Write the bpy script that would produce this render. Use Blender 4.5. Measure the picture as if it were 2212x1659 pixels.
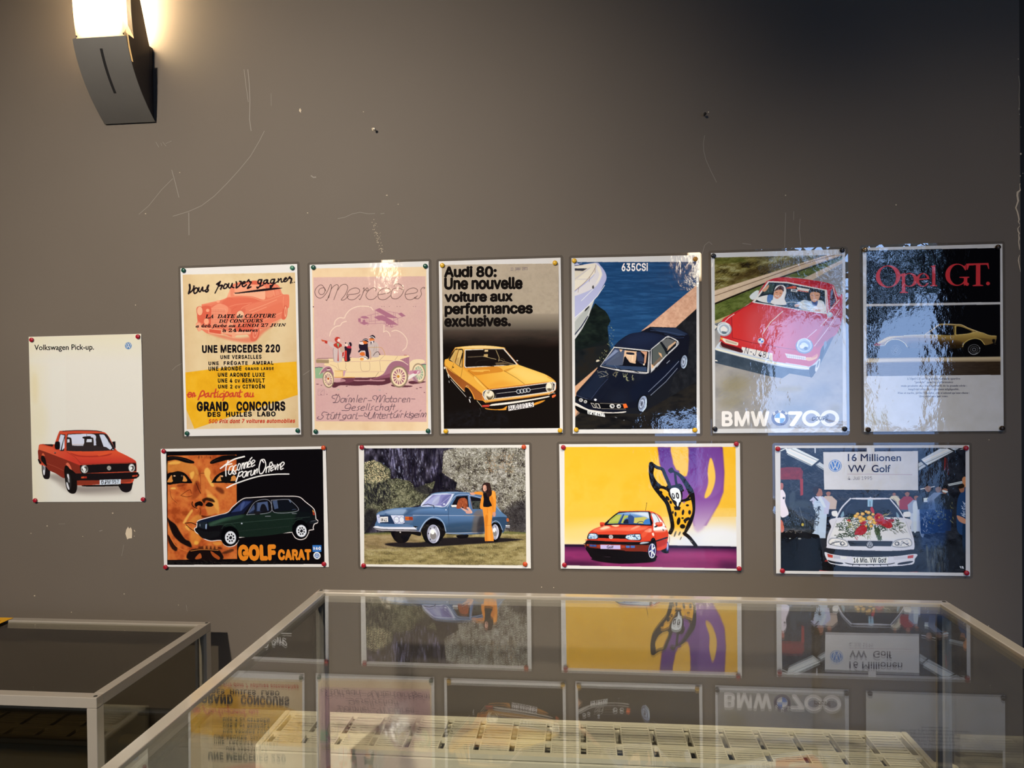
# Wall of car posters above two glass showcases, a wall lamp and two radiators.
import bpy, bmesh, math, os
import numpy as np
from mathutils import Matrix, Vector

scene = bpy.context.scene
for o in list(bpy.data.objects): bpy.data.objects.remove(o, do_unlink=True)
COL = scene.collection

# ------------------------------------------------------------------ camera
cd = bpy.data.cameras.new('camera'); cam = bpy.data.objects.new('camera', cd); COL.objects.link(cam)
cd.sensor_width = 36.; cd.lens = 24.6499; cd.clip_start = .02
cam.matrix_world = Matrix([[0.995437, 0.010309, 0.094864, 0.0], [0.094769, 0.009328, -0.995456, -1.669076], [-0.011147, 0.999903, 0.008308, 1.35], [0.0, 0.0, 0.0, 1.0]])
scene.camera = cam

# ------------------------------------------------------------------ exposure, sky
vs = scene.view_settings
scene.display_settings.display_device = 'sRGB'
vs.view_transform = 'Standard'; vs.look = 'None'; vs.gamma = 1.; vs.use_curve_mapping = False
vs.exposure = 0.
scene.cycles.use_denoising = True
scene.cycles.max_bounces = 10; scene.cycles.transparent_max_bounces = 24
scene.cycles.glossy_bounces = 5; scene.cycles.diffuse_bounces = 4
scene.cycles.sample_clamp_indirect = 6.
scene.cycles.caustics_reflective = False; scene.cycles.caustics_refractive = False

world = bpy.data.worlds.new('sky'); scene.world = world; world.use_nodes = True
wn, wl = world.node_tree.nodes, world.node_tree.links
bgn = wn['Background']
tc = wn.new('ShaderNodeTexCoord'); sep = wn.new('ShaderNodeSeparateXYZ'); ramp = wn.new('ShaderNodeValToRGB')
wl.new(tc.outputs['Generated'], sep.inputs[0]); wl.new(sep.outputs['Z'], ramp.inputs[0])
ramp.color_ramp.elements[0].position = .0; ramp.color_ramp.elements[0].color = (.34, .52, .90, 1)
ramp.color_ramp.elements[1].position = .5; ramp.color_ramp.elements[1].color = (.26, .50, 1., 1)
wl.new(ramp.outputs[0], bgn.inputs['Color']); bgn.inputs['Strength'].default_value = SKY = 9.5

# ------------------------------------------------------------------ window portals, key spot and added fill spots
def area(name, loc, target, sx, sy, power, col, portal=False):
    l = bpy.data.lights.new(name, 'AREA'); l.shape = 'RECTANGLE'; l.size = sx; l.size_y = sy; l.energy = power; l.color = col
    if portal: l.cycles.is_portal = True
    o = bpy.data.objects.new(name, l); COL.objects.link(o); o.location = loc
    d = Vector(target) - Vector(loc); o.rotation_euler = d.to_track_quat('-Z', 'Y').to_euler()
    return o
WIN = ((.62, 1.22), (1.5, 3.12)); WZ = ((.05, 1.02), (.05, 2.55)); BACK = -4.6      # window openings in the front wall
for (a, b), z in zip(WIN, WZ):
    area('window_portal', ((a + b) / 2, BACK - .16, sum(z) / 2), ((a + b) / 2, 0, sum(z) / 2), b - a, z[1] - z[0], 1., (1, 1, 1), True)
WARM = (1., .80, .58)
def spot(name, loc, target, power, col, size, blend, radius=.06):
    l = bpy.data.lights.new(name, 'SPOT'); l.energy = power; l.color = col; l.spot_size = math.radians(size); l.spot_blend = blend; l.shadow_soft_size = radius
    o = bpy.data.objects.new(name, l); COL.objects.link(o); o.location = loc
    o.rotation_euler = (Vector(target) - Vector(loc)).to_track_quat('-Z', 'Y').to_euler()
    return o
spot('unseen_spot_light', (-1.18, -2.75, 2.75), (-.80, 0, 1.16), 440., (1., .895, .765), 61, 1., .05)
spot('unseen_spot_light', (.35, -1.5, 2.98), (.08, -.30, .50), 210., (1., .90, .74), 47, 1., .10)  # unseen spot added to brighten the radiator behind the large showcase
spot('unseen_spot_light', (1.25, -1.7, 2.98), (.78, 0, .86), 62., (1., .86, .70), 52, 1., .10)  # unseen warm spot added as fill for the right-hand sheets

# ------------------------------------------------------------------ helpers
def lin(h):
    c = np.array([int(h[i:i + 2], 16) / 255 for i in (0, 2, 4)])
    return tuple(np.where(c <= .04045, c / 12.92, ((c + .055) / 1.055) ** 2.4))
MATS = {}
def mat(name, col=(.8, .8, .8), rough=.5, metal=0., spec=.5, noise=None, bump=None, coat=0., ior=1.5, trans=0.):
    """principled surface; noise = (scale, amount) tints the colour, bump = (scale, strength)"""
    if name in MATS: return MATS[name]
    m = bpy.data.materials.new(name); m.use_nodes = True; n, l = m.node_tree.nodes, m.node_tree.links
    p = n['Principled BSDF']
    p.inputs['Base Color'].default_value = (*col, 1); p.inputs['Roughness'].default_value = rough; p.inputs['Metallic'].default_value = metal
    p.inputs['Specular IOR Level'].default_value = spec; p.inputs['Coat Weight'].default_value = coat; p.inputs['Coat Roughness'].default_value = .05
    if noise or bump: t = n.new('ShaderNodeTexCoord')
    if noise:
        q = n.new('ShaderNodeTexNoise'); q.inputs['Scale'].default_value = noise[0]; q.inputs['Detail'].default_value = 6
        r = n.new('ShaderNodeMix'); r.data_type = 'RGBA'
        r.inputs['A'].default_value = (*[c * (1 - noise[1]) for c in col], 1); r.inputs['B'].default_value = (*[min(1, c * (1 + noise[1])) for c in col], 1)
        l.new(t.outputs['Object'], q.inputs['Vector']); l.new(q.outputs['Fac'], r.inputs['Factor']); l.new(r.outputs['Result'], p.inputs['Base Color'])
    if bump:
        q = n.new('ShaderNodeTexNoise'); q.inputs['Scale'].default_value = bump[0]; q.inputs['Detail'].default_value = 4
        b = n.new('ShaderNodeBump'); b.inputs['Strength'].default_value = bump[1]; b.inputs['Distance'].default_value = .002
        l.new(t.outputs['Object'], q.inputs['Vector']); l.new(q.outputs['Fac'], b.inputs['Height']); l.new(b.outputs['Normal'], p.inputs['Normal'])
    MATS[name] = m
    return m
def glass(name, tint=(.94, .97, .95), gain=1.5):
    """clear pane: transmits straight through, mirrors more at grazing angles"""
    m = bpy.data.materials.new(name); m.use_nodes = True; n, l = m.node_tree.nodes, m.node_tree.links; n.clear()
    out = n.new('ShaderNodeOutputMaterial'); mix = n.new('ShaderNodeMixShader'); tr = n.new('ShaderNodeBsdfTransparent'); gl = n.new('ShaderNodeBsdfGlossy')
    tr.inputs['Color'].default_value = (*tint, 1); gl.inputs['Roughness'].default_value = .004
    g = n.new('ShaderNodeNewGeometry'); dot = n.new('ShaderNodeVectorMath'); dot.operation = 'DOT_PRODUCT'
    l.new(g.outputs['Incoming'], dot.inputs[0]); l.new(g.outputs['Normal'], dot.inputs[1])
    def M(op, a, b=None):
        q = n.new('ShaderNodeMath'); q.operation = op
        for i, v in enumerate((a, b)):
            if v is None: continue
            if isinstance(v, float): q.inputs[i].default_value = v
            else: l.new(v, q.inputs[i])
        return q.outputs[0]
    f = M('POWER', M('SUBTRACT', 1., M('ABSOLUTE', dot.outputs['Value'])), 5.)
    r = M('MINIMUM', M('MULTIPLY', M('ADD', M('MULTIPLY', f, .96), .04), gain), 1.)
    l.new(r, mix.inputs[0]); l.new(tr.outputs[0], mix.inputs[1]); l.new(gl.outputs[0], mix.inputs[2]); l.new(mix.outputs[0], out.inputs[0])
    MATS[name] = m
    return m
def emit(name, col, power):
    m = bpy.data.materials.new(name); m.use_nodes = True; n, l = m.node_tree.nodes, m.node_tree.links; n.clear()
    out = n.new('ShaderNodeOutputMaterial'); e = n.new('ShaderNodeEmission'); e.inputs[0].default_value = (*col, 1); e.inputs[1].default_value = power
    l.new(e.outputs[0], out.inputs[0]); MATS[name] = m
    return m
def tag(o, label=None, cat=None, group=None, kind=None):
    for k, v in (('label', label), ('category', cat), ('group', group), ('kind', kind)):
        if v: o[k] = v
    return o
def obj(name, bm, m, parent=None, smooth=False, loc=None, rot=None, bevel=0.):
    me = bpy.data.meshes.new(name)
    if isinstance(bm, bmesh.types.BMesh):
        bmesh.ops.recalc_face_normals(bm, faces=bm.faces)
        bm.to_mesh(me); bm.free()
    else: me.from_pydata(*bm)
    for mm in (m if isinstance(m, (list, tuple)) else [m]): me.materials.append(mm)
    if smooth:
        for p in me.polygons: p.use_smooth = True
    o = bpy.data.objects.new(name, me); COL.objects.link(o)
    if parent: o.parent = parent
    if loc: o.location = loc
    if rot: o.rotation_euler = rot
    if bevel:
        b = o.modifiers.new('bevel', 'BEVEL'); b.width = bevel; b.segments = 2; b.limit_method = 'ANGLE'
    return o
def empty(name, loc, rot=None):
    o = bpy.data.objects.new(name, None); COL.objects.link(o); o.location = loc; o.empty_display_size = .05
    if rot: o.rotation_euler = rot
    return o
def box(bm, x0, x1, y0, y1, z0, z1):
    v = [bm.verts.new((x, y, z)) for z in (z0, z1) for y in (y0, y1) for x in (x0, x1)]
    for f in ((0, 1, 3, 2), (4, 6, 7, 5), (0, 4, 5, 1), (2, 3, 7, 6), (0, 2, 6, 4), (1, 5, 7, 3)): bm.faces.new([v[i] for i in f])
def boxes(*bb):
    bm = bmesh.new()
    for b in bb: box(bm, *b)
    return bm
def prism(bm, pts, axis, a, b):
    """extrude a 2-D outline along an axis (0: pts are y,z; 1: x,z; 2: x,y)"""
    def put(p, t): return [(t, p[0], p[1]), (p[0], t, p[1]), (p[0], p[1], t)][axis]
    A = [bm.verts.new(put(p, a)) for p in pts]; B = [bm.verts.new(put(p, b)) for p in pts]; n = len(pts)
    bm.faces.new(A); bm.faces.new(B[::-1])
    for i in range(n): bm.faces.new((A[i], A[(i + 1) % n], B[(i + 1) % n], B[i]))
def lathe(bm, prof, axis, c, seg=24):
    """prof: (radius, height) pairs along the axis (unit vector) from centre c"""
    ax = Vector(axis).normalized(); u = ax.orthogonal().normalized(); w = ax.cross(u); rings = []
    for r, h in prof:
        rings.append([bm.verts.new(Vector(c) + ax * h + (u * math.cos(t) + w * math.sin(t)) * r) for t in [2 * math.pi * i / seg for i in range(seg)]] if r > 1e-6 else [bm.verts.new(Vector(c) + ax * h)])
    for A, B in zip(rings, rings[1:]):
        for i in range(seg):
            j = (i + 1) % seg
            if len(A) == 1 and len(B) == 1: continue
            if len(A) == 1: bm.faces.new((A[0], B[j], B[i]))
            elif len(B) == 1: bm.faces.new((A[i], A[j], B[0]))
            else: bm.faces.new((A[i], A[j], B[j], B[i]))

# ---- printing: a small vector painter that inks each sheet (units: 0.1 mm, origin top left of the sheet)
def hexc(s):
    return np.array([int(s[i:i + 2], 16) / 255 for i in (0, 2, 4)], np.float32)
def crom(p, closed):
    p = np.asarray(p, float); n = len(p)
    if n < 3: return p
    q = np.vstack([p[-1], p, p[0], p[1]]) if closed else np.vstack([2 * p[0] - p[1], p, 2 * p[-1] - p[-2]])
    t = np.linspace(0, 1, 7)[:-1, None]; out = []
    for i in range(n if closed else n - 1):
        a, b, c, d = q[i:i + 4]
        out.append(.5 * (2 * b + (c - a) * t + (2 * a - 5 * b + 4 * c - d) * t * t + (3 * b - a - 3 * c + d) * t ** 3))
    if not closed: out.append(p[-1:])
    return np.vstack(out)
def box_blur(m, r):
    r = int(round(r))
    if r < 1: return m
    for ax in (0, 1):
        for _ in range(2):
            q = np.pad(m, [(r + 1, r) if k == ax else (0, 0) for k in (0, 1)], mode='edge').cumsum(ax)
            n = q.shape[ax]
            m = (np.take(q, range(2 * r + 1, n), ax) - np.take(q, range(0, n - 2 * r - 1), ax)) / (2 * r + 1)
    return m
def vnoise(x, y, seed):
    xi, yi = np.floor(x).astype(np.int64), np.floor(y).astype(np.int64); fx, fy = x - xi, y - yi
    fx, fy = fx * fx * (3 - 2 * fx), fy * fy * (3 - 2 * fy)
    def h(a, b):
        k = (a * 374761393 + b * 668265263 + seed * 974711) & 0x7fffffff
        k = ((k ^ (k >> 13)) * 1274126177) & 0x7fffffff
        return ((k ^ (k >> 16)) & 0xffff) / 65535.
    return (h(xi, yi) * (1 - fx) + h(xi + 1, yi) * fx) * (1 - fy) + (h(xi, yi + 1) * (1 - fx) + h(xi + 1, yi + 1) * fx) * fy
class Sheet:
    def __init__(s, w, h, cell=8., ss=2):               # w, h, cell in 0.1 mm
        s.nx, s.ny = int(round(w / cell)), int(round(h / cell)); s.ss = ss
        s.px, s.py = s.nx * ss / w, s.ny * ss / h
        s.W, s.H = s.nx * ss, s.ny * ss
        s.a = np.ones((s.H, s.W, 3), np.float32)
    def out(s):
        k = s.ss
        return s.a.reshape(s.ny, k, s.nx, k, 3).mean((1, 3))
    def region(s, p, pad):
        x0, y0 = np.floor(p.min(0) - pad).astype(int); x1, y1 = np.ceil(p.max(0) + pad).astype(int) + 1
        return max(x0, 0), max(y0, 0), min(x1, s.W), min(y1, s.H)
    def pmask(s, p, soft):                              # p in canvas pixels
        x0, y0, x1, y1 = s.region(p, 1 + 3 * soft)
        if x1 <= x0 or y1 <= y0: return None
        w, h = x1 - x0, y1 - y0
        acc = np.zeros((h, w + 2), np.float32)
        a, b = p, np.roll(p, -1, 0)
        for (ax, ay), (bx, by) in zip(a, b):
            if ay == by: continue
            sg = 1.
            if ay > by: ax, ay, bx, by, sg = bx, by, ax, ay, -1.
            r0, r1 = max(int(np.ceil(ay - .5)), y0), min(int(np.ceil(by - .5)), y1)
            if r1 <= r0: continue
            r = np.arange(r0, r1); xs = ax + (r + .5 - ay) * (bx - ax) / (by - ay) - x0
            xs = np.clip(xs, 0, w); i = np.floor(xs).astype(int); f = xs - i
            np.add.at(acc, (r - y0, i), sg * (1 - f)); np.add.at(acc, (r - y0, np.minimum(i + 1, w + 1)), sg * f)
        m = np.clip(np.abs(acc.cumsum(1)[:, :w]), 0, 1)
        return x0, y0, x1, y1, box_blur(m, soft)
    def blend(s, reg, col, alpha):
        x0, y0, x1, y1, m = reg
        m = (m * alpha)[..., None]; v = s.a[y0:y1, x0:x1]
        s.a[y0:y1, x0:x1] = v + (col - v) * m
    def lmask(s, p, wid, soft):
        hw = wid / 2
        x0, y0, x1, y1 = s.region(p, hw.max() + 2 + 3 * soft)
        if x1 <= x0 or y1 <= y0: return None
        m = np.zeros((y1 - y0, x1 - x0), np.float32)
        for i in range(len(p) - 1):
            a, b = p[i], p[i + 1]; pad = max(hw[i], hw[i + 1]) + 1.5
            u0, v0 = np.maximum(np.floor(np.minimum(a, b) - pad).astype(int), (x0, y0)); u1, v1 = np.minimum(np.ceil(np.maximum(a, b) + pad).astype(int) + 1, (x1, y1))
            if u1 <= u0 or v1 <= v0: continue
            X = np.arange(u0, u1)[None, :] + .5 - a[0]; Y = np.arange(v0, v1)[:, None] + .5 - a[1]
            d = b - a; L = d @ d + 1e-9; t = np.clip((X * d[0] + Y * d[1]) / L, 0, 1)
            dd = np.hypot(X - t * d[0], Y - t * d[1]); w_ = hw[i] + (hw[i + 1] - hw[i]) * t
            sub = m[v0 - y0:v1 - y0, u0 - x0:u1 - x0]
            np.maximum(sub, np.clip(w_ - dd + .5, 0, 1) * np.minimum(1, 2 * w_), out=sub)
        return x0, y0, x1, y1, box_blur(m, soft)
    def op(s, line):
        t = line.split(); k = t[0]; S_ = np.array([s.px, s.py]); sc = (s.px + s.py) / 2
        nums = lambda q: np.array([float(v) for v in q])
        if k in 'PS':
            col, al, so = hexc(t[1]), float(t[2]) / 100, float(t[3]) * sc; p = nums(t[4:]).reshape(-1, 2) * S_
            r = s.pmask(crom(p, True) if k == 'S' else p, so)
            if r: s.blend(r, col, al)
        elif k in 'GH':
            c1, c2, al, so = hexc(t[1]), hexc(t[2]), float(t[3]) / 100, float(t[4]) * sc
            q = nums(t[5:9]).reshape(2, 2) * S_; p = nums(t[9:]).reshape(-1, 2) * S_
            r = s.pmask(crom(p, True) if k == 'H' else p, so)
            if r:
                x0, y0, x1, y1, m = r; d = q[1] - q[0]
                g = np.clip(((np.arange(x0, x1)[None, :] - q[0, 0]) * d[0] + (np.arange(y0, y1)[:, None] - q[0, 1]) * d[1]) / (d @ d), 0, 1)[..., None]
                s.blend(r, c1 + (c2 - c1) * g, al)
        elif k in 'LC':
            col, al, so = hexc(t[1]), float(t[2]) / 100, float(t[3]) * sc; w0, w1 = float(t[4]) * sc, float(t[5]) * sc
            p = nums(t[6:]).reshape(-1, 2) * S_
            if k == 'C': p = crom(p, False)
            r = s.lmask(p, np.linspace(w0, w1, len(p)), so)
            if r: s.blend(r, col, al)
        elif k == 'E':
            col, al, so = hexc(t[1]), float(t[2]) / 100, float(t[3]) * sc
            cx, cy, rx, ry, ro = nums(t[4:9]); th = np.linspace(0, 2 * np.pi, 41)[:-1]; c, n = np.cos(np.radians(ro)), np.sin(np.radians(ro))
            e = np.stack([cx + rx * np.cos(th) * c - ry * np.sin(th) * n, cy + rx * np.cos(th) * n + ry * np.sin(th) * c], 1) * S_
            r = s.pmask(e, so)
            if r: s.blend(r, col, al)
        elif k == 'N':                                   # mottled ink: colours ramped over fractal noise
            cols = np.stack([hexc(c) for c in t[1].split('-')]); al, so = float(t[2]) / 100, float(t[3]) * sc
            fx, fy = float(t[4]) * s.px, float(t[5]) * s.py; seed = int(t[6]); p = nums(t[7:]).reshape(-1, 2) * S_
            r = s.pmask(p, so)
            if r:
                x0, y0, x1, y1, m = r; X, Y = np.meshgrid(np.arange(x0, x1), np.arange(y0, y1))
                n = sum(vnoise(X / fx * 2 ** o, Y / fy * 2 ** o, seed + o) * .6 ** o for o in range(4)) / 2.176
                n = np.clip((n - .5) * 2.1 + .5, 0, .999) * (len(cols) - 1); i = n.astype(int); f = (n - i)[..., None]
                s.blend(r, cols[i] * (1 - f) + cols[np.minimum(i + 1, len(cols) - 1)] * f, al)
        elif k == 'D':                                   # dabs scattered inside an outline (leaves, grass, grain)
            cols = [hexc(c) for c in t[1].split('-')]; al = float(t[2]) / 100
            n, ln, wd, an, av, seed = nums(t[3:9]); p = nums(t[9:]).reshape(-1, 2) * S_
            r = s.pmask(p, 0)
            if r:
                x0, y0, x1, y1, m = r; g = np.random.default_rng(int(seed))
                for i in range(int(n)):
                    x, y = g.integers(x0, x1), g.integers(y0, y1); z = g.random(3)
                    if m[y - y0, x - x0] < .5: continue
                    th = np.radians(an + av * (z[0] - .5) * 2); l_ = ln * sc * (.5 + z[1]) / 2; d = np.array([np.cos(th), np.sin(th)]) * l_
                    c = np.array([x, y], float); w_ = wd * sc * (.6 + .8 * z[2])
                    q = s.lmask(np.stack([c - d, c + d]), np.array([w_, w_ * .5]), 0)
                    if q: s.blend(q, cols[int(g.integers(len(cols)))], al)
def ink_sheet(w, h, paper, ops, cell=8.):
    s = Sheet(w, h, cell); s.a[:] = hexc(paper)
    for l in ops.strip().splitlines(): s.op(l)
    return s.out()

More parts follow.
